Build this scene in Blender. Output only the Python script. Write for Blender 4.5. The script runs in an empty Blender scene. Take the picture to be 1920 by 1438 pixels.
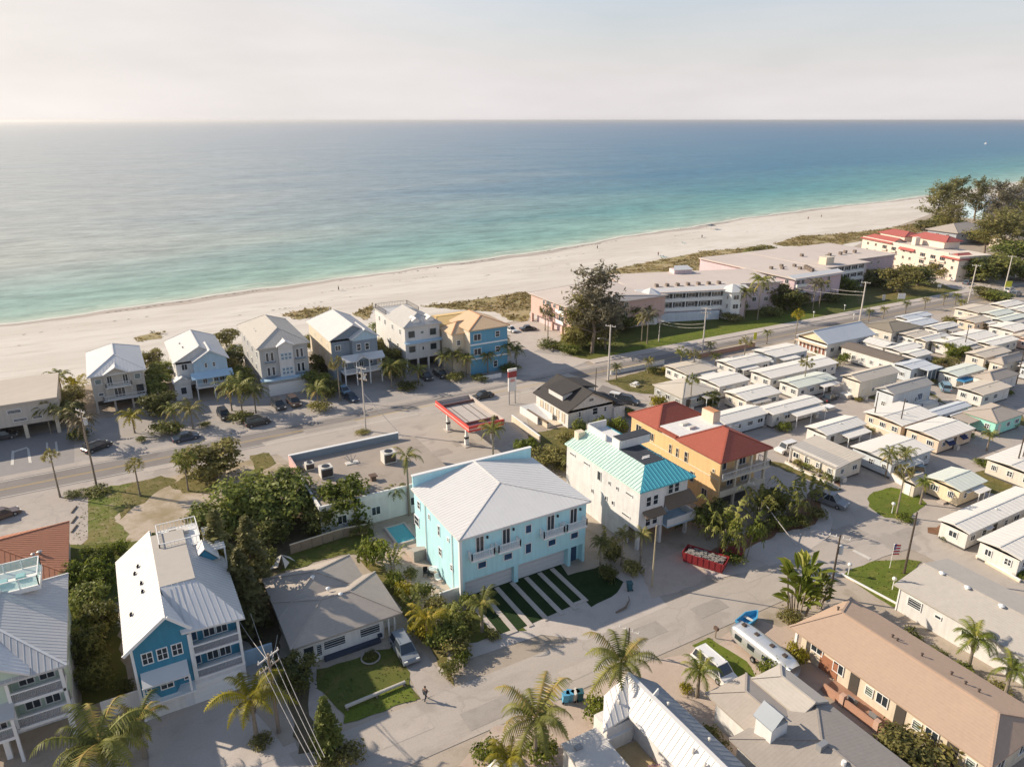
import bpy, bmesh, math, random
from mathutils import Vector, Matrix
R = math.radians
random.seed(7)
scene = bpy.context.scene
C = scene.collection

# ------------------------------------------------------------------ camera, sky, sun, exposure
# World axes follow the town grid: +x along the streets, +y towards the sea.
YAW, PITCH, CAM_H, FPX = 29.5, 19.93, 55.0, 1360.0
cam_d = bpy.data.cameras.new('camera')
cam = bpy.data.objects.new('camera', cam_d); C.objects.link(cam)
cam.location = (0, 0, CAM_H)
cam.rotation_euler = (R(90 - PITCH), 0, R(-YAW))
cam_d.sensor_width = 36.0
cam_d.lens = 36.0 * FPX / 1920.0
cam_d.clip_start = 1.0
cam_d.clip_end = 120000.0
scene.camera = cam

SUN_AZ, SUN_EL = 134.5, 29.0
sv = Vector((math.cos(R(SUN_AZ)) * math.cos(R(SUN_EL)), math.sin(R(SUN_AZ)) * math.cos(R(SUN_EL)), math.sin(R(SUN_EL))))
world = bpy.data.worlds.new('World'); scene.world = world; world.use_nodes = True
wt = world.node_tree; wt.nodes.clear()
def wn(t, **k):
    n = wt.nodes.new(t)
    for a, b in k.items(): setattr(n, a, b)
    return n
wl = wt.links.new
out = wn('ShaderNodeOutputWorld')
sky = wn('ShaderNodeTexSky'); sky.sky_type = 'NISHITA'; sky.sun_disc = False
sky.sun_elevation = R(SUN_EL); sky.sun_rotation = R(90 - SUN_AZ); sky.air_density = 1.0; sky.dust_density = 2.0; sky.ozone_density = 1.5
bg1 = wn('ShaderNodeBackground'); bg1.inputs[1].default_value = 0.15; wl(sky.outputs[0], bg1.inputs[0])
tc = wn('ShaderNodeTexCoord')
sep = wn('ShaderNodeSeparateXYZ'); wl(tc.outputs['Generated'], sep.inputs[0])
def wm(op, a, b=None, clamp=False):
    n = wn('ShaderNodeMath', operation=op, use_clamp=clamp)
    for i, q in enumerate((a, b)):
        if q is None: continue
        if isinstance(q, (int, float)): n.inputs[i].default_value = q
        else: wl(q, n.inputs[i])
    return n.outputs[0]
# cloud veil: stretched noise on the sky direction
mp = wn('ShaderNodeMapping'); mp.inputs['Scale'].default_value = (1.1, 1.1, 5.0); wl(tc.outputs['Generated'], mp.inputs[0])
nz = wn('ShaderNodeTexNoise'); nz.inputs['Scale'].default_value = 2.2; nz.inputs['Detail'].default_value = 7; nz.inputs['Roughness'].default_value = 0.55; wl(mp.outputs[0], nz.inputs['Vector'])
dt = wn('ShaderNodeVectorMath', operation='DOT_PRODUCT'); wl(tc.outputs['Generated'], dt.inputs[0]); dt.inputs[1].default_value = tuple(sv)
glow = wm('POWER', wm('MAXIMUM', dt.outputs['Value'], 0.0), 2.5)
mixc = wn('ShaderNodeMix', data_type='RGBA'); wl(wm('MULTIPLY', glow, 1.1, True), mixc.inputs[0])
mixc.inputs[6].default_value = (0.61, 0.58, 0.58, 1); mixc.inputs[7].default_value = (0.88, 0.81, 0.745, 1)
# the veil thins overhead, so blue shows through it there
mixb = wn('ShaderNodeMix', data_type='RGBA'); mre = wn('ShaderNodeMapRange'); mre.interpolation_type = 'SMOOTHSTEP'; wl(sep.outputs[2], mre.inputs[0]); mre.inputs[1].default_value = .16; mre.inputs[2].default_value = .55
wl(mre.outputs[0], mixb.inputs[0]); wl(mixc.outputs[2], mixb.inputs[6]); mixb.inputs[7].default_value = (0.44, 0.57, 0.84, 1)
cl = wn('ShaderNodeBackground'); wl(mixb.outputs[2], cl.inputs[0])
wl(wm('MULTIPLY', wm('ADD', 0.70, wm('MULTIPLY', nz.outputs[0], 0.40)), wm('SUBTRACT', 1.12, wm('MULTIPLY', wm('MAXIMUM', sep.outputs[2], 0.0), 0.9))), cl.inputs[1])
# veil is thick near the horizon, opens to blue higher up and away from the sun
up = wm('MAXIMUM', sep.outputs[2], 0.0)
cov = wm('SUBTRACT', wm('ADD', 0.94, wm('MULTIPLY', nz.outputs[0], 0.36)), wm('MULTIPLY', wm('MINIMUM', up, 0.4), 1.95))
cov = wm('SUBTRACT', wm('ADD', cov, wm('MULTIPLY', glow, 0.75)), wm('MULTIPLY', wm('MINIMUM', up, 0.15), wm('MULTIPLY', wm('SUBTRACT', 1.0, wm('MULTIPLY', glow, 3.0, True)), 2.0)))
cov = wm('MINIMUM', wm('MAXIMUM', cov, 0.5), 0.97)
mixs = wn('ShaderNodeMixShader'); wl(cov, mixs.inputs[0]); wl(bg1.outputs[0], mixs.inputs[1]); wl(cl.outputs[0], mixs.inputs[2])
wl(mixs.outputs[0], out.inputs[0])

sun_d = bpy.data.lights.new('sun', 'SUN'); sun_d.energy = 5.0; sun_d.angle = R(0.6); sun_d.color = (1.0, 0.87, 0.70)
sun = bpy.data.objects.new('sun', sun_d); C.objects.link(sun); sun.location = (0, 0, 120)
sun.rotation_euler = (-sv).to_track_quat('-Z', 'Y').to_euler()

vs = scene.view_settings; vs.view_transform = 'Standard'; vs.look = 'None'; vs.exposure = 0.42; vs.gamma = 1.0; vs.use_curve_mapping = False
scene.cycles.max_bounces = 5; scene.cycles.diffuse_bounces = 3; scene.cycles.transparent_max_bounces = 6

# ------------------------------------------------------------------ helpers
_cp, _sp = math.cos(R(PITCH)), math.sin(R(PITCH))
_cy, _sy = math.cos(R(YAW)), math.sin(R(YAW))
def at(u, v, z=0.0):
    """Where the ray through a survey mark (u, v) of the aerial meets the level z."""
    x, y = (u - 960) / FPX, -(v - 719) / FPX
    dx, dy, dz = x, _cp + y * _sp, -_sp + y * _cp
    t = (z - CAM_H) / dz
    X, Y = dx * t, dy * t
    return (X * _cy + Y * _sy, -X * _sy + Y * _cy)
def PX(*pts): return [at(*p) for p in pts]

def tag(o, label=None, cat=None, group=None, kind=None):
    if label: o['label'] = label
    if cat: o['category'] = cat
    if group: o['group'] = group
    if kind: o['kind'] = kind
    return o
def thing(name, label, cat, loc=(0, 0, 0), rz=0.0, group=None):
    o = bpy.data.objects.new(name, None); C.objects.link(o)
    o.empty_display_size = 0.5
    o.location = loc if len(loc) == 3 else (loc[0], loc[1], 0); o.rotation_euler = (0, 0, rz)
    return tag(o, label, cat, group)
def link(name, me, parent=None, loc=(0, 0, 0), rot=(0, 0, 0), scale=None):
    o = bpy.data.objects.new(name, me); C.objects.link(o)
    o.parent = parent; o.location = loc; o.rotation_euler = rot
    if scale: o.scale = scale
    return o
def copy_tree(o, parent=None):
    c = o.copy(); C.objects.link(c)
    if parent: c.parent = parent
    for ch in KIDS.get(o.name, []): copy_tree(ch, c)
    return c
KIDS = {}
def index_kids():
    KIDS.clear()
    for o in bpy.data.objects:
        if o.parent: KIDS.setdefault(o.parent.name, []).append(o)

class MB:
    def __init__(s): s.v = []; s.f = []; s.t = []
    def quad(s, *p, tint=None):
        b = len(s.v); s.v += [tuple(q) for q in p]; s.f.append(tuple(range(b, b + len(p)))); s.t.append(0.5 if tint is None else tint); return s
    def box(s, x0, y0, z0, x1, y1, z1):
        b = len(s.v)
        s.v += [(x0, y0, z0), (x1, y0, z0), (x1, y1, z0), (x0, y1, z0), (x0, y0, z1), (x1, y0, z1), (x1, y1, z1), (x0, y1, z1)]
        for f in ((3, 2, 1, 0), (4, 5, 6, 7), (0, 1, 5, 4), (1, 2, 6, 5), (2, 3, 7, 6), (3, 0, 4, 7)):
            s.f.append(tuple(b + i for i in f)); s.t.append(0.5)
        return s
    def prism(s, poly, d):
        """poly: 3D points; extruded by vector d."""
        n = len(poly); b = len(s.v); d = Vector(d)
        s.v += [tuple(p) for p in poly] + [tuple(Vector(p) + d) for p in poly]
        s.f.append(tuple(b + i for i in range(n))); s.f.append(tuple(b + n + i for i in reversed(range(n))))
        s.t += [0.5, 0.5]
        for i in range(n):
            j = (i + 1) % n
            s.f.append((b + i, b + n + i, b + n + j, b + j)); s.t.append(0.5)
        return s
    def tube(s, p, q, r0, r1=None, n=6, cap=True):
        r1 = r0 if r1 is None else r1
        p, q = Vector(p), Vector(q); a = (q - p)
        if a.length < 1e-6: return s
        a.normalize(); u = a.orthogonal().normalized(); w = a.cross(u)
        b = len(s.v)
        for (c, r) in ((p, r0), (q, r1)):
            for i in range(n):
                k = 2 * math.pi * i / n
                s.v.append(tuple(c + (u * math.cos(k) + w * math.sin(k)) * r))
        for i in range(n):
            j = (i + 1) % n
            s.f.append((b + i, b + j, b + n + j, b + n + i)); s.t.append(0.5)
        if cap:
            s.f.append(tuple(b + i for i in reversed(range(n)))); s.f.append(tuple(b + n + i for i in range(n))); s.t += [0.5, 0.5]
        return s
    def bar(s, p, q, w, h):
        """box beam from p to q, w wide (level), h high (upwards from the line)."""
        p, q = Vector(p), Vector(q); a = (q - p); L = a.length
        if L < 1e-6: return s
        a /= L; side = a.cross(Vector((0, 0, 1)))
        if side.length < 1e-4: side = Vector((1, 0, 0))
        side.normalize(); n = side.cross(a).normalized()
        o = side * (w / 2)
        return s.prism([p - o, p + o, p + o + n * h, p - o + n * h], a * L)
    def mesh(s, name, m, smooth=False):
        me = bpy.data.meshes.new(name); me.from_pydata(s.v, [], s.f)
        for mm in (m if isinstance(m, (list, tuple)) else [m]): me.materials.append(mm)
        if any(t != 0.5 for t in s.t):
            a = me.attributes.new('tint', 'FLOAT', 'FACE'); a.data.foreach_set('value', s.t)
        if smooth: me.polygons.foreach_set('use_smooth', [True] * len(s.f))
        else:
            bm = bmesh.new(); bm.from_mesh(me); bmesh.ops.recalc_face_normals(bm, faces=bm.faces); bm.to_mesh(me); bm.free()
        return me
    def build(s, name, m, parent=None, loc=(0, 0, 0), rot=(0, 0, 0), smooth=False, **k):
        o = link(name, s.mesh(name, m, smooth), parent, loc, rot)
        return tag(o, **k) if k else o

# ------------------------------------------------------------------ materials
MATS = {}
def M(name, col=(.5, .5, .5), rough=.75, var=.12, scale=1.5, spec=.3, metal=0.0, bump=0.0, stripe=None, stain=0.0, big=0.0, coat=0.0):
    """procedural paint / plaster / shingle: two noises tint the colour, stripe=(axis, pitch, depth) cuts boards or courses."""
    if name in MATS: return MATS[name]
    m = bpy.data.materials.new(name); m.use_nodes = True; nt = m.node_tree; L = nt.links.new
    b = nt.nodes['Principled BSDF']; b.inputs['Roughness'].default_value = rough; b.inputs['Metallic'].default_value = metal
    b.inputs['Specular IOR Level'].default_value = spec
    if coat: b.inputs['Coat Weight'].default_value = coat
    tc = nt.nodes.new('ShaderNodeTexCoord')
    def noise(sc, det=5, rg=.6):
        n = nt.nodes.new('ShaderNodeTexNoise'); n.inputs['Scale'].default_value = sc; n.inputs['Detail'].default_value = det; n.inputs['Roughness'].default_value = rg
        L(tc.outputs['Object'], n.inputs['Vector']); return n.outputs[0]
    def mth(op, x, y):
        n = nt.nodes.new('ShaderNodeMath'); n.operation = op
        for i, q in enumerate((x, y)):
            if isinstance(q, (int, float)): n.inputs[i].default_value = q
            else: L(q, n.inputs[i])
        return n.outputs[0]
    f = mth('MULTIPLY', mth('SUBTRACT', noise(scale), .5), var * 3)
    if big: f = mth('ADD', f, mth('MULTIPLY', mth('SUBTRACT', noise(scale * .12, 3), .5), big * 3))
    if name.startswith(('wall', 'park_wall')):
        ms = nt.nodes.new('ShaderNodeMapping'); ms.inputs['Scale'].default_value = (1.6, 1.6, .14); L(tc.outputs['Object'], ms.inputs[0])
        ns = nt.nodes.new('ShaderNodeTexNoise'); ns.inputs['Scale'].default_value = 1.4; ns.inputs['Detail'].default_value = 6; L(ms.outputs[0], ns.inputs['Vector'])
        f = mth('ADD', f, mth('MULTIPLY', mth('SUBTRACT', ns.outputs[0], .52), .34))
    if stain:
        n = noise(scale * .5, 8, .7); rmp = nt.nodes.new('ShaderNodeMapRange'); L(n, rmp.inputs[0])
        rmp.inputs[1].default_value = .52; rmp.inputs[2].default_value = .72; rmp.inputs[3].default_value = 0; rmp.inputs[4].default_value = -stain
        f = mth('ADD', f, rmp.outputs[0])
    height = None
    if stripe:
        ax, pitch, depth = stripe
        sp = nt.nodes.new('ShaderNodeSeparateXYZ'); L(tc.outputs['Object'], sp.inputs[0])
        fr = mth('FRACT', mth('DIVIDE', mth('ADD', sp.outputs['XYZ'.index(ax)], 500.0), pitch), 0)
        height = fr
        f = mth('ADD', f, mth('MULTIPLY', mth('LESS_THAN', fr, .12), -depth))
    v = mth('ADD', f, 1.0)
    mx = nt.nodes.new('ShaderNodeVectorMath'); mx.operation = 'SCALE'; mx.inputs[0].default_value = col[:3]; L(v, mx.inputs['Scale'])
    L(mx.outputs[0], b.inputs['Base Color'])
    if bump or stripe:
        bp = nt.nodes.new('ShaderNodeBump'); bp.inputs['Strength'].default_value = bump or .3; bp.inputs['Distance'].default_value = .05
        L(height if height is not None else noise(scale * 6), bp.inputs['Height']); L(bp.outputs[0], b.inputs['Normal'])
    MATS[name] = m; return m

def leaf_mat(name, dark, light, trans=.3, warm=None):
    m = bpy.data.materials.new(name); m.use_nodes = True; nt = m.node_tree; L = nt.links.new
    b = nt.nodes['Principled BSDF']; o = nt.nodes['Material Output']
    a = nt.nodes.new('ShaderNodeAttribute'); a.attribute_name = 'tint'
    r = nt.nodes.new('ShaderNodeValToRGB'); e = r.color_ramp.elements
    e[0].color = (*dark, 1); e[1].color = (*light, 1)
    if warm: x = e.new(.93); x.color = (*light, 1); e[2].color = (*warm, 1)
    L(a.outputs['Fac'], r.inputs[0])
    oi = nt.nodes.new('ShaderNodeObjectInfo'); hs = nt.nodes.new('ShaderNodeHueSaturation')
    mr = nt.nodes.new('ShaderNodeMapRange'); L(oi.outputs['Random'], mr.inputs[0]); mr.inputs[3].default_value = .8; mr.inputs[4].default_value = 1.22
    L(mr.outputs[0], hs.inputs['Value']); L(r.outputs[0], hs.inputs['Color'])
    L(hs.outputs[0], b.inputs['Base Color']); b.inputs['Roughness'].default_value = .55; b.inputs['Specular IOR Level'].default_value = .25
    t = nt.nodes.new('ShaderNodeBsdfTranslucent'); L(hs.outputs[0], t.inputs[0])
    mx = nt.nodes.new('ShaderNodeMixShader'); mx.inputs[0].default_value = trans
    L(b.outputs[0], mx.inputs[1]); L(t.outputs[0], mx.inputs[2]); L(mx.outputs[0], o.inputs[0])
    MATS[name] = m; return m

# grounds
def ground_mat(name, c1, c2, c3, s1=.05, s2=.5, s3=6.0, lo=.38, hi=.62, rough=.9, bump=.25, streak=None, crack=0.0):
    m = bpy.data.materials.new(name); m.use_nodes = True; nt = m.node_tree; L = nt.links.new
    b = nt.nodes['Principled BSDF']; b.inputs['Roughness'].default_value = rough; b.inputs['Specular IOR Level'].default_value = .15
    tc = nt.nodes.new('ShaderNodeTexCoord')
    mpn = nt.nodes.new('ShaderNodeMapping'); L(tc.outputs['Object'], mpn.inputs[0])
    if streak: mpn.inputs['Scale'].default_value = streak
    def nz(s, d=6, r=.62, src=None):
        n = nt.nodes.new('ShaderNodeTexNoise'); n.inputs['Scale'].default_value = s; n.inputs['Detail'].default_value = d; n.inputs['Roughness'].default_value = r
        L((src or mpn).outputs['Vector' if src is None else 'Object'], n.inputs['Vector']); return n.outputs[0]
    def ramp(x, a, bb):
        q = nt.nodes.new('ShaderNodeMapRange'); L(x, q.inputs[0]); q.inputs[1].default_value = a; q.inputs[2].default_value = bb; return q.outputs[0]
    def mix(f, a, c):
        q = nt.nodes.new('ShaderNodeMix'); q.data_type = 'RGBA'; L(f, q.inputs[0])
        for i, z in ((6, a), (7, c)):
            if isinstance(z, tuple): q.inputs[i].default_value = (*z, 1)
            else: L(z, q.inputs[i])
        return q.outputs[2]
    k = mix(ramp(nz(s1), lo, hi), c1, c2)
    k = mix(ramp(nz(s2), .5, .75), k, c3)
    if crack:
        vo = nt.nodes.new('ShaderNodeTexVoronoi'); vo.feature = 'DISTANCE_TO_EDGE'; vo.inputs['Scale'].default_value = crack
        wv = nt.nodes.new('ShaderNodeTexNoise'); wv.inputs['Scale'].default_value = .4; L(tc.outputs['Object'], wv.inputs['Vector'])
        va = nt.nodes.new('ShaderNodeVectorMath'); va.operation = 'MULTIPLY_ADD'; L(wv.outputs[1], va.inputs[0]); va.inputs[1].default_value = (3, 3, 0); L(tc.outputs['Object'], va.inputs[2]); L(va.outputs[0], vo.inputs['Vector'])
        cr = ramp(vo.outputs['Distance'], -.02 * crack / .1, .014 * crack / .1); k = mix(cr, tuple(q * .86 for q in c3), k)
        pat = ramp(nz(s1 * 2.2, 3, .5, tc), .60, .64); k = mix(pat, k, tuple(q * .88 for q in c2))
    g = nz(s3, 4, .7, tc)
    sc = nt.nodes.new('ShaderNodeVectorMath'); sc.operation = 'SCALE'; L(k, sc.inputs[0]); q = nt.nodes.new('ShaderNodeMapRange'); L(g, q.inputs[0]); q.inputs[1].default_value = .3; q.inputs[2].default_value = .7; q.inputs[3].default_value = .92; q.inputs[4].default_value = 1.07; L(q.outputs[0], sc.inputs['Scale'])
    L(sc.outputs[0], b.inputs['Base Color'])
    bp = nt.nodes.new('ShaderNodeBump'); bp.inputs['Strength'].default_value = bump; bp.inputs['Distance'].default_value = .05; L(g, bp.inputs['Height']); L(bp.outputs[0], b.inputs['Normal'])
    MATS[name] = m; return m

G_dirt = ground_mat('dirt', (.44, .37, .30), (.36, .30, .24), (.28, .235, .17), .04, .4)
G_sand = ground_mat('sand', (.65, .60, .53), (.575, .525, .455), (.50, .45, .38), .022, .16, 3.0, lo=.42, hi=.58, streak=(.5, 2.4, 1))
G_wet = ground_mat('wet_sand', (.40, .34, .28), (.47, .40, .33), (.44, .37, .30), .05, .3, rough=.5, streak=(1, 3, 1))
G_road = ground_mat('asphalt_pale', (.262, .236, .215), (.232, .208, .19), (.205, .182, .165), .06, .35, 5, streak=(.35, 1.6, 1), crack=.09)
G_street = ground_mat('street_pale', (.45, .398, .345), (.405, .357, .31), (.35, .307, .264), .06, .3, 5, streak=(.5, 1.4, 1), crack=.08)
G_conc = ground_mat('concrete', (.44, .385, .34), (.40, .35, .305), (.36, .315, .28), .08, .5, 5, crack=.14)
G_concl = ground_mat('concrete_light', (.52, .46, .41), (.48, .425, .375), (.43, .375, .33), .1, .5, 5)
G_pink = ground_mat('shell_pink', (.46, .36, .29), (.50, .41, .335), (.42, .33, .27), .15, .8)
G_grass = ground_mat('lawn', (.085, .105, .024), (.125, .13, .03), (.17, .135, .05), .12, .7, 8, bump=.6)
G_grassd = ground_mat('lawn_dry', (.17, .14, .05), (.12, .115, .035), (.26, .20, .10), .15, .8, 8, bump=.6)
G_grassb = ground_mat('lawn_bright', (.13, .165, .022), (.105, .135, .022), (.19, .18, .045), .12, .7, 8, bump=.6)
G_turf = ground_mat('turf_dark', (.018, .035, .012), (.024, .045, .014), (.03, .05, .018), .4, 2, 12, bump=.6)
G_mulch = ground_mat('mulch', (.19, .10, .06), (.24, .135, .08), (.15, .08, .05), .5, 2.5)
G_gravel = ground_mat('gravel_roof', (.37, .315, .265), (.335, .285, .24), (.29, .245, .205), .08, .5, 6)

glass = M('window_glass', (.03, .04, .05), .12, .05, spec=.8)
glass_b = M('window_glass_blue', (.03, .07, .14), .12, .05, spec=.8)
white = M('white_paint', (.74, .72, .68), .6, .05, 1.2)
white_d = M('white_worn', (.62, .58, .52), .7, .10, .8, stain=.12)
trim = M('trim_white', (.78, .77, .74), .55, .03)
metal_g = M('grey_metal', (.33, .33, .33), .45, .08, metal=.4)
black = M('black_paint', (.015, .015, .017), .35, .05, spec=.5)
rubber = M('rubber', (.02, .02, .02), .8, .05)
wood_pole = M('weathered_wood', (.25, .20, .155), .9, .18, 3, stripe=('X', .12, .1))
conc_pole = M('pale_pole', (.55, .50, .44), .8, .08, 2)
def BARK(): return MATS['bark']
M('bark', (.20, .155, .115), .95, .25, 4, bump=.6)
M('palm_bark', (.27, .225, .17), .95, .2, 5, bump=.6, stripe=('Z', .22, .25))
# ------------------------------------------------------------------ the ground, sea, roads
SHEETS = [0]
def ragged(pts, seed, amp=.28, step=1.1):
    rnd = random.Random(seed); out = []
    for i in range(len(pts)):
        a, b = pts[i], pts[(i + 1) % len(pts)]; L_ = math.hypot(b[0] - a[0], b[1] - a[1]); n = max(1, min(40, int(L_ / step)))
        for k in range(n):
            f = k / n; out.append((a[0] + (b[0] - a[0]) * f + rnd.uniform(-amp, amp), a[1] + (b[1] - a[1]) * f + rnd.uniform(-amp, amp)))
    return out
SOFT = {}
def sheet(name, pts, z, m, kind='structure', label=None):
    SHEETS[0] += 1; z += SHEETS[0] * .0003
    if any(k in name for k in ('grass', 'lawn', 'bed', 'lot', 'yard', 'dune', 'verge', 'border', 'drive', 'apron')) and len(pts) > 2 and name not in ('drive_turf', 'condo_drive', 'striped'):
        if name not in ('white_drive', 'front_drive', 'house_apron', 'shop_lot', 'condo_drive'): pts = ragged(pts, SHEETS[0])
        if 'lawn' in name or 'grass' in name or 'verge' in name: SOFT.setdefault(m.name, []).append((pts, z))
    mb = MB(); mb.quad(*[(p[0], p[1], z) for p in pts])
    me = bpy.data.meshes.new(name); me.from_pydata(mb.v, [], mb.f); me.materials.append(m)
    bm = bmesh.new(); bm.from_mesh(me); bmesh.ops.triangulate(bm, faces=bm.faces)
    for f in bm.faces:
        if f.normal.z < 0: f.normal_flip()
    bm.to_mesh(me); bm.free()
    o = link(name, me); tag(o, label, None, None, kind); return o
def rect(s0, t0, s1, t1): return [(s0, t0), (s1, t0), (s1, t1), (s0, t1)]

sheet('ground', rect(-60000, -2000, 60000, 60000), -.02, G_dirt)
SHORE = [(-40000, 40), (-4000, 60), (-800, 175), (-300, 225), (-90, 243), (-28.7, 247.9), (13.6, 252), (40, 257), (68.3, 262.5), (100, 266), (136.5, 270), (190, 281), (242, 294.5), (310, 309), (399.5, 326), (460, 331), (522.7, 337), (620, 352), (742.6, 375), (784.5, 386), (900, 410), (1500, 520), (6000, 1200), (40000, 5000)]
def shore_t(s):
    for a, b in zip(SHORE, SHORE[1:]):
        if a[0] <= s <= b[0]: return a[1] + (b[1] - a[1]) * (s - a[0]) / (b[0] - a[0])
    return 300
def wig(s): return 1.1 * math.sin(s * .061) + .7 * math.sin(s * .17 + 1) + .45 * math.sin(s * .41 + 2)
cols = []
for a, b in zip(SHORE, SHORE[1:]):
    n = max(1, int((b[0] - a[0]) / 4)) if b[0] < 950 and a[0] > -350 else 3
    for i in range(n):
        f = i / n; s = a[0] + (b[0] - a[0]) * f
        cols.append((s, a[1] + (b[1] - a[1]) * f + (wig(s) if -350 < s < 950 else 0)))
cols.append(SHORE[-1])
back = [(-2000, 150), (-300, 176), (100, 178), (118, 176), (150, 190), (190, 198), (240, 205), (300, 214), (360, 240), (520, 296), (700, 340), (900, 400), (3000, 1300)]
sheet('beach', [c for c in cols if -2000 < c[0] < 3000][::2] + [back[i] for i in range(len(back) - 1, -1, -1)], -.008, G_sand)
wet = MB()
cw = [c for c in cols if -700 < c[0] < 3000]
for a, b in zip(cw, cw[1:]):
    wa = 4.6 + 1.6 * math.sin(a[0] * .05); wb = 4.6 + 1.6 * math.sin(b[0] * .05)
    wet.quad((a[0], a[1] - wa, .004), (b[0], b[1] - wb, .004), (b[0], b[1] + 3, .004), (a[0], a[1] + 3, .004))
tag(wet.build('wet_sand', G_wet), kind='structure')

def sea_mat():
    m = bpy.data.materials.new('sea'); m.use_nodes = True; nt = m.node_tree; nt.nodes.clear(); L = nt.links.new
    def N(t, **k):
        n = nt.nodes.new(t)
        for a, b in k.items(): setattr(n, a, b)
        return n
    o = N('ShaderNodeOutputMaterial'); at_ = N('ShaderNodeAttribute', attribute_name='depth')
    geo = N('ShaderNodeNewGeometry')
    mp = N('ShaderNodeMapping'); L(geo.outputs['Position'], mp.inputs[0])
    mp.inputs['Rotation'].default_value = (0, 0, R(14)); mp.inputs['Scale'].default_value = (.35, 1.0, 1.0)
    def nz(s, d=5, r=.6, src=None):
        n = N('ShaderNodeTexNoise'); n.inputs['Scale'].default_value = s; n.inputs['Detail'].default_value = d; n.inputs['Roughness'].default_value = r
        L(mp.outputs[0] if src is None else src, n.inputs['Vector']); return n.outputs[0]
    def mth(op, *q):
        n = N('ShaderNodeMath', operation=op)
        for i, x in enumerate(q):
            if isinstance(x, (int, float)): n.inputs[i].default_value = x
            else: L(x, n.inputs[i])
        return n.outputs[0]
    big = nz(.012, 5, .6)
    d = mth('MULTIPLY', at_.outputs['Fac'], mth('ADD', .45, mth('MULTIPLY', big, 1.1)))
    lg = mth('DIVIDE', mth('LOGARITHM', mth('ADD', d, 1.0), 10.0), 3.7)
    r = N('ShaderNodeValToRGB'); e = r.color_ramp.elements
    stops = [(0, (.52, .52, .42)), (.14, (.43, .475, .375)), (.27, (.30, .42, .34)), (.42, (.185, .345, .295)), (.53, (.085, .245, .245)), (.66, (.030, .145, .225)), (1, (.024, .115, .225))]
    while len(e) < len(stops): e.new(.5)
    for el, (p, c) in zip(e, stops): el.position = p; el.color = (*c, 1)
    L(lg, r.inputs[0])
    w1 = nz(.16, 6, .62); w2 = nz(.7, 4, .6)
    # sky reflection and sun glitter painted into the colour as paler, sandy water westward
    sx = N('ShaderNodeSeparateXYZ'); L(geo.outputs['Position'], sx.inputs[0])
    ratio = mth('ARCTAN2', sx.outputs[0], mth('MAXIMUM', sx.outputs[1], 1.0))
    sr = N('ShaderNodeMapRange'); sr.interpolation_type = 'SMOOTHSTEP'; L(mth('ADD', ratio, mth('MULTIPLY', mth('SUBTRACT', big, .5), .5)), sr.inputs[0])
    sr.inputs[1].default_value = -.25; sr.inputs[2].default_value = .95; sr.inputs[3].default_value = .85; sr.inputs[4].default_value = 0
    glare = N('ShaderNodeMix', data_type='RGBA'); dp = N('ShaderNodeMapRange'); dp.interpolation_type = 'SMOOTHSTEP'; L(at_.outputs['Fac'], dp.inputs[0]); dp.inputs[1].default_value = -30; dp.inputs[2].default_value = 120; L(mth('MULTIPLY', sr.outputs[0], dp.outputs[0]), glare.inputs[0]); L(r.outputs[0], glare.inputs[6]); glare.inputs[7].default_value = (.46, .445, .385, 1)
    # darker cat's paws and swell streaks in the water itself
    w3 = nz(.045, 4, .6); tex = mth('ADD', mth('ADD', -.3, mth('MULTIPLY', w1, 1.35)), mth('ADD', mth('MULTIPLY', w3, .6), mth('MULTIPLY', w2, .65)))
    sc = N('ShaderNodeVectorMath', operation='SCALE'); L(glare.outputs[2], sc.inputs[0]); L(tex, sc.inputs['Scale'])
    # foam lip at the waterline
    fo = N('ShaderNodeMapRange'); L(mth('ADD', at_.outputs['Fac'], mth('MULTIPLY', nz(.35, 4, .6), 3.0)), fo.inputs[0])
    fo.inputs[1].default_value = 1.5; fo.inputs[2].default_value = 3.2; fo.inputs[3].default_value = 1; fo.inputs[4].default_value = 0
    # a second, broken line of foam over the bar
    dd = mth('ADD', at_.outputs['Fac'], mth('MULTIPLY', nz(.05, 3, .5), 14.0)); pk = mth('SUBTRACT', 1.0, mth('MINIMUM', 1.0, mth('MULTIPLY', mth('ABSOLUTE', mth('SUBTRACT', dd, 14.0)), .9)))
    br = mth('MULTIPLY', pk, mth('MULTIPLY', mth('GREATER_THAN', nz(.09, 5, .7), .55), .55)); fall = mth('MAXIMUM', fo.outputs[0], br)
    mf = N('ShaderNodeMix', data_type='RGBA'); L(fall, mf.inputs[0]); L(sc.outputs[0], mf.inputs[6]); mf.inputs[7].default_value = (.70, .68, .60, 1)
    bp = N('ShaderNodeBump'); bp.inputs['Strength'].default_value = .55; bp.inputs['Distance'].default_value = .9
    L(mth('ADD', w1, mth('MULTIPLY', w2, .4)), bp.inputs['Height'])
    df = N('ShaderNodeBsdfDiffuse'); L(mf.outputs[2], df.inputs[0]); L(bp.outputs[0], df.inputs['Normal'])
    gl = N('ShaderNodeBsdfGlossy'); gl.inputs['Roughness'].default_value = .5; L(bp.outputs[0], gl.inputs['Normal']); gl.inputs[0].default_value = (.9, .95, 1, 1)
    lw = N('ShaderNodeLayerWeight'); lw.inputs['Blend'].default_value = .22
    fac = mth('ADD', .015, mth('MULTIPLY', mth('POWER', lw.outputs['Fresnel'], 1.2), .27))
    ms = N('ShaderNodeMixShader'); L(fac, ms.inputs[0]); L(df.outputs[0], ms.inputs[1]); L(gl.outputs[0], ms.inputs[2]); L(ms.outputs[0], o.inputs[0])
    return m
OFF = [-.5, 0, 1, 2.5, 5, 9, 15, 24, 38, 60, 95, 150, 240, 400, 700, 1300, 2600, 6000, 15000, 40000]
sea = MB(); nC, nO = len(cols), len(OFF)
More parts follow.
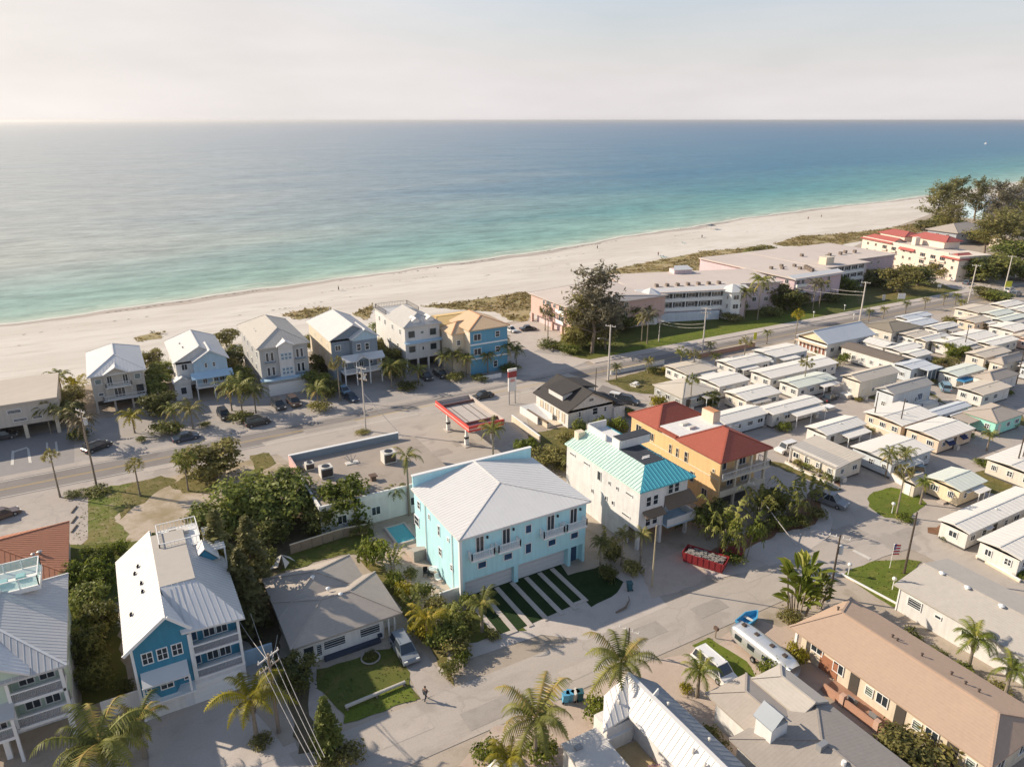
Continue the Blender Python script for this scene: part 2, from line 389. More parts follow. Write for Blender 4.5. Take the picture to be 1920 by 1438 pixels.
for (s, t) in cols:
    for o_ in OFF: sea.v.append((s, t + o_, .03))
for i in range(nC - 1):
    for j in range(nO - 1):
        a = i * nO + j; sea.f.append((a, a + nO, a + nO + 1, a + 1))
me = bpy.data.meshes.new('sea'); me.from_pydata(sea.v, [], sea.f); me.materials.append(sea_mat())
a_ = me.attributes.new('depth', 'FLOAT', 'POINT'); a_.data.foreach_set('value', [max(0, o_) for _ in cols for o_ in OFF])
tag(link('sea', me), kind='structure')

# thin sea air between the camera and the horizon
hz_m = bpy.data.materials.new('haze'); hz_m.use_nodes = True; hn = hz_m.node_tree; hn.nodes.remove(hn.nodes['Principled BSDF'])
pv = hn.nodes.new('ShaderNodeVolumePrincipled'); pv.inputs['Density'].default_value = 6e-5; pv.inputs['Anisotropy'].default_value = .62; pv.inputs['Color'].default_value = (1, .98, .96, 1)
hn.links.new(pv.outputs[0], hn.nodes['Material Output'].inputs['Volume'])
tag(MB().box(-62000, -2100, -1.3, 62000, 62000, 62).build('haze', hz_m), kind='stuff')

# main road with its lines, verge and pavement
FAR = 900
sheet('main_road', rect(-400, 125.3, FAR, 132.5), .012, G_road)
yl = M('road_yellow', (.46, .32, .12), .8, .15, 2); wl_ = M('road_white', (.60, .56, .50), .8, .18, 1.2)
for t in (128.65, 128.95): sheet('centre_line', rect(-400, t, 420, t + .13), .018, yl)
for t in (125.75, 131.95): sheet('edge_line', rect(-400, t, 420, t + .15), .018, wl_)
sheet('bike_lane', rect(-400, 132.5, FAR, 134.3), .012, G_conc)
def strip_box(name, s0, t0, s1, t1, z, m):
    mb = MB(); mb.box(s0, t0, -.2, s1, t1, z); tag(mb.build(name, m), kind='structure')
strip_box('pavement', 99, 134.5, 268, 137.3, .12, G_concl)
strip_box('pavement', 292, 134.5, 620, 137.3, .12, G_concl)
G_litter = ground_mat('leaf_litter', (.13, .105, .065), (.10, .085, .05), (.18, .14, .09), .3, 1.5)
sheet('house_frontage', rect(-10, 134.3, 97, 154), .008, ground_mat('frontage', (.38, .345, .315), (.335, .305, .28), (.43, .385, .345), .07, .3))
sheet('house_frontage', rect(-60, 134.3, -10, 152), .010, M('lot_asphalt', (.27, .25, .24), .9, .1, 1, stain=.1))
sheet('road_shoulder', rect(-400, 120.6, 96, 125.3), .010, G_conc)
sheet('station_forecourt', PX((548, 872), (490, 830), (640, 795), (880, 740), (1010, 712), (1065, 700), (1130, 722), (1060, 742), (985, 775), (1000, 830), (880, 870), (760, 905), (700, 905)), .014, G_street)
sheet('car_park', PX((0, 950), (130, 920), (165, 918), (165, 1010), (120, 1050), (0, 1040)), .014, G_conc)
sheet('vacant_lot', PX((165, 925), (470, 850), (560, 880), (560, 1010), (440, 1040), (170, 1050)), .006, ground_mat('rough_lot', (.46, .38, .295), (.30, .24, .145), (.36, .28, .19), .16, .9, 4, lo=.44, hi=.6, bump=.5))
sheet('lot_grass', PX((148, 935), (205, 912), (250, 905), (225, 925), (245, 940), (215, 970), (240, 1000), (225, 1060), (135, 1095), (140, 1010)), .012, ground_mat('lot_weeds', (.115, .145, .024), (.19, .165, .06), (.33, .265, .165), .25, .9, 6, lo=.42, hi=.6, bump=.6))
sheet('lot_dry_grass', PX((200, 915), (300, 893), (335, 900), (290, 925), (268, 945), (250, 950), (228, 975), (215, 950)), .010, G_grassd)
sheet('lot_dry_grass', PX((318, 910), (345, 893), (385, 880), (410, 900), (400, 925), (345, 925)), .012, G_grassd)
sheet('lot_dry_grass', PX((290, 1000), (350, 985), (380, 1010), (330, 1040), (250, 1050)), .010, G_grassd)
sheet('lot_dry_grass', PX((468, 855), (505, 848), (520, 868), (480, 890)), .014, G_grassd)

# lower street, cross street, aprons
sheet('lower_street', rect(-120, 48.2, 99, 54.9), .012, G_street)
strip_box('kerb', -60, 54.9, 8.2, 55.9, .04, G_concl)
sheet('cross_street', rect(84.5, 54.9, 93.5, 122), .012, G_street)
sheet('cross_street_mouth', [(84.5, 48.2), (104, 46), (110, 40), (102, 52), (96, 56), (93.5, 62), (84.5, 60)], .016, G_street)
sheet('park_lane', PX((1640, 1010), (1750, 960), (1770, 990), (1980, 1095), (1980, 1165), (1870, 1130), (1770, 1060), (1720, 1035)), .014, G_street)
sheet('park_ground', rect(93.5, 57, 260, 122), -.004, G_conc)
sheet('park_ground', rect(93.5, 20, 200, 57), -.004, G_conc)
for q in [rect(117.2, 58, 120.4, 118), rect(147, 62, 151, 118), rect(170.6, 70, 174, 118)]: sheet('park_lane', q, .010, G_street)
sheet('house_apron', PX((1015, 1190), (880, 1235), (800, 1275), (860, 1205), (870, 1165), (1155, 1075), (1195, 1070), (1252, 1136), (1100, 1200)), .010, G_concl)
sheet('white_drive', PX((275, 1330), (440, 1290), (510, 1370), (560, 1438), (280, 1460)), .010, G_concl)
sheet('white_drive', PX((430, 1200), (475, 1190), (520, 1255), (520, 1290), (440, 1290)), .010, G_concl)
sheet('bare_yard', PX((1225, 1120), (1200, 1070), (1290, 1020), (1350, 1060), (1300, 1100)), .010, G_pink)
sheet('corner_kerb', PX((1360, 1010), (1430, 985), (1500, 965), (1545, 940), (1562, 975), (1555, 1005), (1500, 1045), (1430, 1065), (1345, 1085), (1320, 1070)), .020, G_concl)
sheet('corner_bed', PX((1330, 1035), (1400, 1000), (1480, 960), (1530, 920), (1545, 960), (1530, 985), (1460, 1000), (1390, 1035), (1350, 1050)), .028, G_mulch)
sheet('south_yard', PX((860, 1438), (925, 1365), (1100, 1290), (1200, 1250), (1480, 1170), (1580, 1250), (1400, 1438)), .010, G_pink)
sheet('grass_strip', PX((1302, 1212), (1330, 1198), (1352, 1207), (1400, 1240), (1420, 1270), (1390, 1285), (1345, 1240)), .016, G_grassb)
sheet('aluminium_trailer_pad', PX((1352, 1195), (1375, 1180), (1420, 1160), (1500, 1190), (1500, 1290), (1440, 1270)), .014, G_pink)
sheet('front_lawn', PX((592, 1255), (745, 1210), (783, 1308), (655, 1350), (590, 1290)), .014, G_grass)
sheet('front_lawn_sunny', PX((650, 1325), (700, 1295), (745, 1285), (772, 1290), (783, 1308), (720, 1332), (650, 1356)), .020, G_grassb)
sheet('front_drive', PX((735, 1205), (760, 1180), (850, 1290), (790, 1312)), .010, G_conc)
sheet('side_path', PX((550, 1250), (590, 1240), (610, 1320), (600, 1400), (570, 1400)), .010, G_conc)
sheet('dark_bed', PX((530, 1270), (570, 1260), (590, 1370), (600, 1410), (560, 1410)), .014, G_litter)
sheet('side_lawn', PX((668, 1045), (720, 1060), (790, 1150), (835, 1230), (850, 1285), (780, 1180), (700, 1075)), .012, G_grassd)
sheet('back_lawn', PX((540, 1040), (690, 985), (730, 1040), (640, 1040), (520, 1075)), .010, G_grass)
sheet('hedge_bed', PX((130, 1020), (380, 1010), (400, 1080), (215, 1130), (240, 1300), (150, 1330), (130, 1100)), .006, G_grass)
sheet('pine_bed', PX((390, 960), (600, 930), (700, 960), (540, 1040), (520, 1240), (440, 1190)), .008, G_litter)
sheet('pool_terrace', PX((735, 1090), (690, 1010), (770, 980), (860, 1130), (800, 1150)), .012, G_pink)
sheet('turf_bed', PX((1060, 1078), (1130, 1060), (1165, 1090), (1160, 1110), (1105, 1138)), .016, G_turf)
sheet('turf_bed', PX((860, 1150), (932, 1122), (985, 1182), (880, 1205), (850, 1190)), .016, G_grass)
_ax, _ay = at(860, 1012, 9.1); sheet('drive_turf', [(_ax + 1.2, _ay - 7.5), (_ax + 13.6, _ay - 6.6), (_ax + 15.2, _ay + 1.25), (_ax + 1.2, _ay + 1.25)], .024, G_turf)
sheet('round_lawn', PX((1627, 935), (1640, 922), (1672, 914), (1715, 922), (1740, 945), (1700, 975), (1660, 972), (1632, 955)), .020, G_grassb)
sheet('corner_lawn', PX((1577, 1076), (1600, 1065), (1640, 1050), (1700, 1047), (1726, 1053), (1690, 1135), (1672, 1138), (1625, 1105)), .020, G_grassb)
sheet('verge', PX((1432, 862), (1470, 870), (1575, 918), (1560, 920), (1500, 893), (1437, 868)), .016, G_grassd)
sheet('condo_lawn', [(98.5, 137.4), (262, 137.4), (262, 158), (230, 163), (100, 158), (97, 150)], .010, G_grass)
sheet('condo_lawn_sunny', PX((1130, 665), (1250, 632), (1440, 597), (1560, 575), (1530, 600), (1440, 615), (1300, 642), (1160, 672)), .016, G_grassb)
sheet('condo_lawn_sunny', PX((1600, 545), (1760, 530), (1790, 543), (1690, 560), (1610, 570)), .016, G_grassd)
sheet('condo_drive', PX((940, 700), (920, 640), (950, 610), (1000, 600), (1060, 615), (1050, 640), (1000, 660), (1110, 675), (1070, 690), (1000, 705)), .014, G_concl)
sheet('condo_drive', PX((1690, 510), (1740, 505), (1790, 520), (1860, 535), (1840, 550), (1780, 540), (1720, 525)), .014, G_concl)
sheet('shop_lot', PX((1130, 722), (1180, 740), (1250, 790), (1180, 800), (1080, 770)), .012, G_road)
sheet('corner_verge', PX((1135, 715), (1230, 690), (1270, 700), (1230, 740), (1180, 735)), .012, G_grassd)
sheet('yard_grass', PX((990, 815), (1060, 800), (1180, 795), (1175, 835), (1020, 870)), .010, G_grassd)
for q in [((1770, 905), (1850, 880), (1900, 900), (1890, 930)), ((1835, 770), (1880, 760), (1920, 780), (1920, 800)), ((1600, 735), (1640, 730), (1640, 750)), ((1700, 710), (1760, 745), (1775, 760), (1720, 730)), ((1505, 655), (1530, 658), (1528, 668)), ((1800, 715), (1860, 700), (1870, 710))]:
    sheet('park_grass', PX(*q), .014, G_grassd)
# parking stall lines and wheel stops of the left-hand lots
for p in [((50, 838), (55, 842), (60, 868), (54, 868)), ((22, 845), (27, 845), (26, 872), (20, 872)), ((86, 830), (90, 830), (92, 858), (88, 858)), ((103, 828), (107, 828), (110, 852), (105, 852)), ((25, 846), (50, 838), (50, 841), (25, 849))]:
    sheet('stall_line', PX(*p), .020, wl_)
dune_m = ground_mat('dune', (.40, .31, .18), (.31, .26, .12), (.24, .20, .10), .12, .6, 4, bump=.6)
DUNES = [PX((1085, 530), (1150, 505), (1250, 485), (1330, 470), (1430, 464), (1420, 500), (1340, 512), (1240, 510), (1150, 515)),
         PX((1450, 458), (1500, 443), (1560, 440), (1640, 432), (1720, 420), (1730, 435), (1640, 448), (1560, 462), (1470, 462)),
         PX((790, 575), (870, 565), (985, 548), (1000, 555), (990, 605), (955, 600), (930, 585), (850, 580)),
         PX((530, 590), (570, 580), (620, 575), (610, 590), (560, 600)), PX((255, 632), (300, 622), (305, 635), (262, 640)), PX((660, 590), (700, 570), (690, 600))]
for d in DUNES: sheet('dune', d, .006, dune_m)

# repairs in the paving and the stop bar at the corner
G_patch = ground_mat('asphalt_patch', (.36, .32, .28), (.33, .29, .255), (.295, .26, .23), .2, .8, 5)
G_patch2 = ground_mat('asphalt_patch_pale', (.47, .415, .36), (.43, .38, .33), (.39, .34, .30), .2, .8, 5)
for k, (u, v, a, b, m_) in enumerate([(1200, 1190, 3.2, 1.1, G_patch), (1090, 1255, 2.4, .9, G_patch2), (930, 1330, 3.4, 1.2, G_patch), (760, 1370, 2.6, 1.0, G_patch2), (1330, 1140, 2.2, 1.0, G_patch), (1420, 1075, 2.6, .9, G_patch2), (1590, 1000, 2.4, 1.6, G_patch), (1230, 660, 5, .9, G_patch), (620, 800, 5, 1.0, G_patch), (330, 870, 5, .9, G_patch2), (820, 770, 4, 1.2, G_patch2), (1040, 725, 4, 1.0, G_patch), (820, 850, 2.5, 1.2, G_patch), (870, 830, 2.0, 1.0, G_patch), (60, 990, 3, 1.6, G_patch2), (1700, 1000, 2, 1.0, G_patch)]):
    x, y = at(u, v); sheet('asphalt_repair', ragged([(x - a, y - b), (x + a, y - b), (x + a, y + b), (x - a, y + b)], k + 90, .05, 1.4), .008, m_)
sheet('stop_line', PX((1597, 1033), (1602, 1031), (1634, 1047), (1629, 1050)), .034, wl_)
# ------------------------------------------------------------------ building kit
WC = {}
def win_mesh(w, h, style, fm, gm, fw=.09):
    k = (round(w, 2), round(h, 2), style, fm.name, gm.name)
    if k in WC: return WC[k]
    f = MB(); g = MB(); d0 = -.09
    f.box(-w / 2, d0, 0, -w / 2 + fw, .02, h); f.box(w / 2 - fw, d0, 0, w / 2, .02, h)
    f.box(-w / 2 + fw, d0, h - fw, w / 2 - fw, .02, h); f.box(-w / 2 + fw, d0, 0, w / 2 - fw, .02, fw)
    if style in ('sash',): f.box(-w / 2 + fw, d0 + .02, h * .5 - .03, w / 2 - fw, .02, h * .5 + .03)
    if style in ('double', 'door', 'four'): f.box(-.035, d0 + .02, fw, .035, .02, h - fw)
    if style == 'four':
        f.box(-w / 2 + fw, d0 + .03, h * .5 - .025, -.036, .02, h * .5 + .025); f.box(.036, d0 + .03, h * .5 - .025, w / 2 - fw, .02, h * .5 + .025)
    if style == 'slats':
        n = max(2, int(h / .25))
        for i in range(1, n): f.box(-w / 2 + fw, d0 + .03, h * i / n - .02, w / 2 - fw, .02, h * i / n + .02)
    if style == 'triple':
        for q in (-1, 1): f.box(q * w / 6 - .03, d0 + .02, fw, q * w / 6 + .03, .02, h - fw)
    g.box(-w / 2 + fw * .6, -.035, fw * .6, w / 2 - fw * .6, -.01, h - fw * .6)
    WC[k] = (f.mesh('window', fm), g.mesh('pane', gm)); return WC[k]
ROT = {'F': 0, 'L': R(-90), 'R': R(90), 'B': R(180)}

class House:
    def __init__(s, name, label, cat, x, y, w, d, group=None, rz=0.0):
        s.root = thing(name, label, cat, (x, y, 0), rz, group); s.w, s.d = w, d
    def put(s, mb, name, m, parent=None, **k): return mb.build(name, m, parent or s.root, **k)
    def walls(s, x0, y0, x1, y1, z0, z1, m, name='wall', **k):
        return s.put(MB().box(x0, y0, z0, x1, y1, z1), name, m, **k)
    def win(s, face, p, z, w, h, style='sash', off=0.0, fm=None, gm=None, name='window', label=None):
        a, b = win_mesh(w, h, style, fm or trim, gm or glass)
        loc = {'F': (p, off, z), 'L': (off, p, z), 'R': (s.w + off, p, z), 'B': (p, s.d + off, z)}[face]
        o = link(name, a, s.root, loc, (0, 0, ROT[face])); link('pane', b, o)
        if label: o['label'] = label
        return o
    def wins(s, face, ps, z, w, h, style='sash', **k):
        for p in ps: s.win(face, p, z, w, h, style, **k)
    def panel(s, face, p, z, w, h, m, name='door', off=0.0, th=.06, grooves=0, label=None):
        mb = MB()
        if grooves:
            q = h / grooves
            for i in range(grooves): mb.box(-w / 2, -th, i * q + .02, w / 2, .02, (i + 1) * q - .02)
            mb.box(-w / 2 + .02, -th + .03, 0.01, w / 2 - .02, .015, h - .01)
        else: mb.box(-w / 2, -th, 0, w / 2, .02, h)
        loc = {'F': (p, off, z), 'L': (off, p, z), 'R': (s.w + off, p, z), 'B': (p, s.d + off, z)}[face]
        o = mb.build(name, m, s.root, loc, (0, 0, ROT[face]))
        if label: o['label'] = label
        return o
    def plane_seams(s, polys, parent, m, pitch=.5, wd=.05, ht=.035):
        """standing seams running up the slope of every roof plane"""
        mb = MB()
        for P in polys:
            P = [Vector(p) for p in P]
            n = (P[1] - P[0]).cross(P[2] - P[0]).normalized()
            if n.z < 0: n = -n
            e = Vector((0, 0, 1)).cross(n)
            if e.length < 1e-3: e = Vector((1, 0, 0))
            e.normalize(); u = n.cross(e).normalized()
            pe = [p.dot(e) for p in P]; pu = [p.dot(u) for p in P]; pn = P[0].dot(n)
            k = math.ceil((min(pe) + .1) / pitch)
            while k * pitch < max(pe) - .1:
                c = k * pitch; xs = []
                for i in range(len(P)):
                    j = (i + 1) % len(P)
                    if (pe[i] - c) * (pe[j] - c) < 0:
                        f = (c - pe[i]) / (pe[j] - pe[i]); xs.append(pu[i] + (pu[j] - pu[i]) * f)
                if len(xs) >= 2:
                    a, b = min(xs), max(xs)
                    if b - a > .25:
                        base = n * (pn - .01)
                        p = e * (c - wd / 2) + base; q = e * (c + wd / 2) + base
                        mb.prism([p + u * a, q + u * a, q + u * a + n * ht, p + u * a + n * ht], u * (b - a))
                k += 1
        if mb.f: s.put(mb, 'roof_seam', m, parent, kind='stuff')
    def roof(s, x0, y0, x1, y1, z, rise, m, axis='x', ends=('h', 'h'), inset=None, th=.22, seams=0.0, sm=None, caps=True, name='roof', wall=None, ov=.5, shed=None, fascia=None, label=None, cap_m=None):
        W, D = x1 - x0, y1 - y0
        if shed:
            hz = {'x0': lambda x, y: (x - x0) / W, 'x1': lambda x, y: (x1 - x) / W, 'y0': lambda x, y: (y - y0) / D, 'y1': lambda x, y: (y1 - y) / D}[shed]
            pl = [[(x, y, z + rise * hz(x, y)) for x, y in ((x0, y0), (x1, y0), (x1, y1), (x0, y1))]]
            ridge = None
        else:
            half = (D if axis == 'x' else W) / 2; ins = half if inset is None else inset
            def q(a, b, zz): return (x0 + a, y0 + b, zz) if axis == 'x' else (x0 + b, y0 + a, zz)
            Lg = W if axis == 'x' else D; zr = z + rise
            i0 = min(ins, Lg / 2 - .01) if ends[0] == 'h' else 0; i1 = min(ins, Lg / 2 - .01) if ends[1] == 'h' else 0
            A, B = q(i0, half, zr), q(Lg - i1, half, zr)
            c = [q(0, 0, z), q(Lg, 0, z), q(Lg, 2 * half, z), q(0, 2 * half, z)]
            pl = [[c[0], c[1], B, A], [c[2], c[3], A, B]]
            if i0: pl.append([c[3], c[0], A])
            if i1: pl.append([c[1], c[2], B])
            ridge = (A, B, c)
            if wall:
                for flag, pos, sgn in ((ends[0], 0, 1), (ends[1], Lg, -1)):
                    if flag == 'g':
                        e = ov; hb = lambda b: z + rise * (1 - abs(b - half) / half) - th * .6
                        a = pos + sgn * ov
                        poly = [q(a, e, z - th - .3), q(a, 2 * half - e, z - th - .3), q(a, 2 * half - e, hb(2 * half - e)), q(a, half, hb(half)), q(a, e, hb(e))]
                        dv = q(sgn * .18, 0, 0); dv = (dv[0] - x0, dv[1] - y0, 0)
                        s.put(MB().prism(poly, dv), 'gable', wall)
        mb = MB()
        for P in pl: mb.prism(P, (0, 0, -th))
        o = s.put(mb, name, m)
        if label: o['label'] = label
        if seams: s.plane_seams(pl, o, sm or m, seams)
        if caps and ridge:
            A, B, c = ridge; cb = MB(); up = Vector((0, 0, .03))
            segs = [(A, B)] + ([(c[0], A), (c[3], A)] if ends[0] == 'h' else []) + ([(c[1], B), (c[2], B)] if ends[1] == 'h' else [])
            for p, q_ in segs:
                if (Vector(p) - Vector(q_)).length > .2: cb.bar(Vector(p), Vector(q_), .22, .06)
            s.put(cb, 'ridge_cap', cap_m or sm or m, o)
        return o
    def slab(s, x0, y0, x1, y1, z, th, m, name='slab', **k): return s.walls(x0, y0, x1, y1, z, z + th, m, name, **k)
    def rail(s, pts, z, h=1.0, m=None, step=.3, name='railing', closed=False, bars=True):
        mb = MB(); m = m or trim
        pts = [Vector((p[0], p[1], z)) for p in pts]
        if closed: pts.append(pts[0])
        for a, b in zip(pts, pts[1:]):
            mb.bar(a + Vector((0, 0, h - .06)), b + Vector((0, 0, h - .06)), .09, .07); mb.bar(a + Vector((0, 0, .1)), b + Vector((0, 0, .1)), .06, .05)
            n = max(1, int((b - a).length / step))
            for i in range(n + 1):
                p = a.lerp(b, i / n); big = i in (0, n)
                w = .06 if big else .022
                mb.box(p.x - w, p.y - w, z, p.x + w, p.y + w, z + h - (0 if big else .06))
        return s.put(mb, name, m)
    def glass_rail(s, pts, z, h=1.0, m=None, name='railing'):
        mb = MB(); pb = MB(); pts = [Vector((p[0], p[1], z)) for p in pts]
        for a, b in zip(pts, pts[1:]):
            mb.bar(a + Vector((0, 0, h - .06)), b + Vector((0, 0, h - .06)), .1, .07)
            n = max(1, int((b - a).length / 1.4))
            for i in range(n + 1):
                p = a.lerp(b, i / n); mb.box(p.x - .05, p.y - .05, z, p.x + .05, p.y + .05, z + h)
            pb.bar(a + Vector((0, 0, .08)), b + Vector((0, 0, .08)), .02, h - .16)
        o = s.put(mb, name, m or trim); s.put(pb, 'pane', MATS['clear_glass'], o); return o
    def post(s, x, y, z0, z1, r=.12, m=None, name='post'):
        return s.put(MB().box(x - r, y - r, z0, x + r, y + r, z1), name, m or trim)
    def vent(s, x, y, z, m=None, r=.13, h=.3):
        return s.put(MB().tube((x, y, z - .2), (x, y, z + h), r, n=8).tube((x, y, z + h), (x, y, z + h + .08), r * 1.7, r * .6, n=8), 'roof_vent', m or metal_g)
    def awning(s, face, p, z, w, out_, drop, m, off=0.0, name='awning'):
        mb = MB(); mb.prism([(-w / 2, 0, z), (-w / 2, -out_, z - drop), (-w / 2, -out_, z - drop - .1), (-w / 2, 0, z - .1)], (w, 0, 0))
        loc = {'F': (p, off, 0), 'L': (off, p, 0), 'R': (s.w + off, p, 0), 'B': (p, s.d + off, 0)}[face]
        return mb.build(name, m, s.root, loc, (0, 0, ROT[face]))

def clear_glass():
    m = bpy.data.materials.new('clear_glass'); m.use_nodes = True; nt = m.node_tree; L = nt.links.new
    o = nt.nodes['Material Output']; b = nt.nodes['Principled BSDF']; b.inputs['Base Color'].default_value = (.6, .75, .75, 1); b.inputs['Roughness'].default_value = .15
    t = nt.nodes.new('ShaderNodeBsdfTransparent'); t.inputs[0].default_value = (.85, .95, .95, 1); x = nt.nodes.new('ShaderNodeMixShader'); x.inputs[0].default_value = .35
    L(t.outputs[0], x.inputs[1]); L(b.outputs[0], x.inputs[2]); L(x.outputs[0], o.inputs[0]); MATS['clear_glass'] = m
clear_glass()

# shared building materials
R_metal = M('roof_metal_white', (.66, .645, .62), .5, .05, .8, spec=.4, big=.04, stain=.06)
R_metal_b = M('roof_metal_bright', (.65, .625, .59), .5, .04, .8, big=.04)
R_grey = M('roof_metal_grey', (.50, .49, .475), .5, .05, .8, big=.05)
R_shing = M('roof_shingle_beige', (.42, .365, .31), .9, .10, 2.5, stripe=('Y', .34, .10), stain=.12, big=.06, bump=.4)
R_shingx = M('roof_shingle_grey', (.45, .41, .36), .9, .09, 2.5, stripe=('X', .34, .08), stain=.10, big=.06, bump=.4)
R_tan = M('roof_shingle_tan', (.44, .315, .23), .9, .09, 2.5, stripe=('X', .34, .07), big=.05, stain=.06, bump=.4)
R_black = M('roof_shingle_black', (.055, .05, .048), .85, .15, 2.5, stripe=('X', .34, .2), bump=.4)
R_red = M('roof_tile_red', (.35, .095, .062), .7, .14, 3, stripe=('X', .38, .22), big=.05, bump=.6)
R_redy = M('roof_tile_red_y', (.35, .095, .062), .7, .14, 3, stripe=('Y', .38, .22), big=.05, bump=.6)
R_terra = M('roof_tile_terracotta', (.44, .19, .11), .8, .15, 3, stain=.15, big=.06)
R_orange = M('roof_tile_orange', (.60, .43, .27), .8, .12, 3, stripe=('X', .3, .15), big=.06, bump=.5)
R_orange2 = M('roof_tile_rust', (.46, .22, .11), .8, .12, 3, stripe=('X', .3, .15), big=.06, bump=.5)
W_aqua = M('wall_aqua', (.46, .745, .79), .65, .05, .8, stripe=('Z', .3, .05), big=.03)
W_blue = M('wall_blue', (.055, .24, .36), .65, .06, 1, stripe=('Z', .22, .12))
W_grey = M('wall_grey', (.44, .435, .42), .7, .06, 1, stripe=('Z', .25, .08))
W_beige = M('wall_beige', (.52, .465, .395), .75, .06, 1, big=.04)
W_cream = M('wall_cream', (.66, .57, .44), .75, .07, 1, big=.05, stain=.08)
W_white = M('wall_white', (.70, .68, .645), .7, .05, 1, big=.03, stain=.06)
W_whites = M('wall_white_siding', (.68, .66, .63), .65, .05, 1, stripe=('Z', .22, .08))
W_slate = M('wall_slate', (.22, .265, .31), .7, .06, 1, stripe=('Z', .25, .1))
W_ltblue = M('wall_light_blue', (.42, .56, .66), .7, .05, 1, stripe=('Z', .25, .06))
W_yel = M('wall_ochre', (.70, .47, .23), .8, .07, 1, big=.05, stain=.08)
W_pink = M('wall_pink', (.62, .42, .36), .75, .06, 1, big=.04)
W_pinkp = M('wall_pink_pale', (.62, .50, .50), .75, .06, 1, big=.04)
W_raw = M('wall_raw_block', (.66, .635, .61), .85, .12, 1.2, stain=.3, big=.1)
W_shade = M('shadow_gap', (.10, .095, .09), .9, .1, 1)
# ------------------------------------------------------------------ the large foreground houses
# aqua duplex with the striped lawn drive
ax, ay = at(860, 1012, 9.1); ax -= .0
h = House('duplex_house', 'large aqua stucco duplex with pale standing-seam hip roof above a striped lawn drive', 'house', ax + .35, ay + .35, 18.0, 14.3)
w, d = h.w, h.d
h.walls(0, .9, w, d, 0, 9.0, W_aqua); h.walls(0, 0, w, .9, 2.9, 9.0, W_aqua)
h.put(MB().box(-.02, -.02, 2.78, w + .02, .04, 2.9), 'ledge', W_aqua)
h.walls(.0, 0, .45, .9, 0, 2.9, W_aqua); h.walls(w - 2.6, 0, w - 2.2, .9, 0, 2.9, W_aqua); h.walls(w - .35, 0, w, .9, 0, 2.9, W_aqua)
h.walls(7.45, .3, 8.05, .9, 0, 2.9, W_aqua)
h.panel('F', 3.95, 0, 6.9, 2.5, M('garage_grey', (.60, .60, .60), .6, .04, 1), 'garage_door', off=.9, grooves=4)
h.panel('F', 11.7, 0, 7.2, 2.5, MATS['garage_grey'], 'garage_door', off=.9, grooves=4)
h.panel('F', w - 1.3, 0, 1.1, 2.2, glass_b, 'door', off=.9)
h.roof(-.45, -.45, w + .45, d - .1, 9.1, 1.75, R_metal, axis='y', ends=('h', 'g'), inset=9.1, seams=.55, sm=R_metal_b)
h.walls(-.1, d - .15, w + .1, d + .15, 8.9, 10.75, W_aqua, 'parapet')
h.put(MB().box(-.2, d - .25, 10.75, w + .2, d + .25, 10.88), 'coping', trim)
for x in (2.55, 6.15, 12.55, 16.0):
    h.win('F', x, 6.2, 1.15, 2.35, 'door', gm=glass)
    h.put(MB().box(x - 1.55, -1.0, 5.85, x + 1.55, 0, 6.12), 'balcony', trim)
    h.rail([(x - 1.5, -.02), (x - 1.5, -.95), (x + 1.5, -.95), (x + 1.5, -.02)], 6.12, .95, trim, .22)
    h.win('F', x + .25, 4.0, 1.25, 1.0, 'plain', gm=glass_b)
    h.put(MB().box(x + .9, -.22, 8.0, x + 1.1, 0, 8.3), 'lamp', black)
h.win('F', 9.3, 6.9, .95, 1.25, 'plain', gm=glass_b); h.win('F', 9.3, 4.0, .95, 1.5, 'plain', gm=glass_b)
for (y, z, ww, hh) in ((2.6, 3.0, .7, .9), (6.2, 6.0, .6, 1.5), (6.0, 3.2, .9, 1.2), (9.2, 6.8, .5, .8), (12.6, 6.6, .9, 1.2), (13.6, 3.6, 1.6, 1.5), (3.4, 6.7, .55, .6)):
    h.win('L', y, z, ww, hh, 'sash')
for q in (2.2, 10.4): h.put(MB().tube((-.09, q, .1), (-.09, q, 8.9), .06), 'downpipe', trim)
h.put(MB().box(-.25, -.25, 0, .1, .1, 9.0), 'corner_post', trim)
h.walls(-2.6, .6, -.02, .8, 0, 1.9, W_white, 'garden_wall')
h.put(MB().box(w, 2, 0, w + 1.4, 9, 1.2).box(w, 3, 1.2, w + 1.4, 9, 2.4), 'side_stair', W_white)

# striped drive: seven concrete runners set in dark turf, each its own piece
dr = thing('striped_driveway', 'driveway of pale concrete runners between strips of dark turf before the aqua duplex', 'driveway', (ax, ay, 0))
x_l = [1.0, 3.0, 5.1, 7.3, 9.4, 11.4, 13.3]
for i, x in enumerate(x_l):
    mb = MB(); y0, y1 = -7.6, .9
    if i == 6: y0 = -6.4
    mb.box(x, y0, -.05, x + .62, y1, .13); mb.build('paver_strip', G_concl, dr)
MB().box(1.62, -7.6, -.05, 2.99, -7.1, .128).build('paver_strip', G_concl, dr)
MB().box(12.03, -6.9, -.05, 13.92, -6.42, .128).build('paver_strip', G_concl, dr)

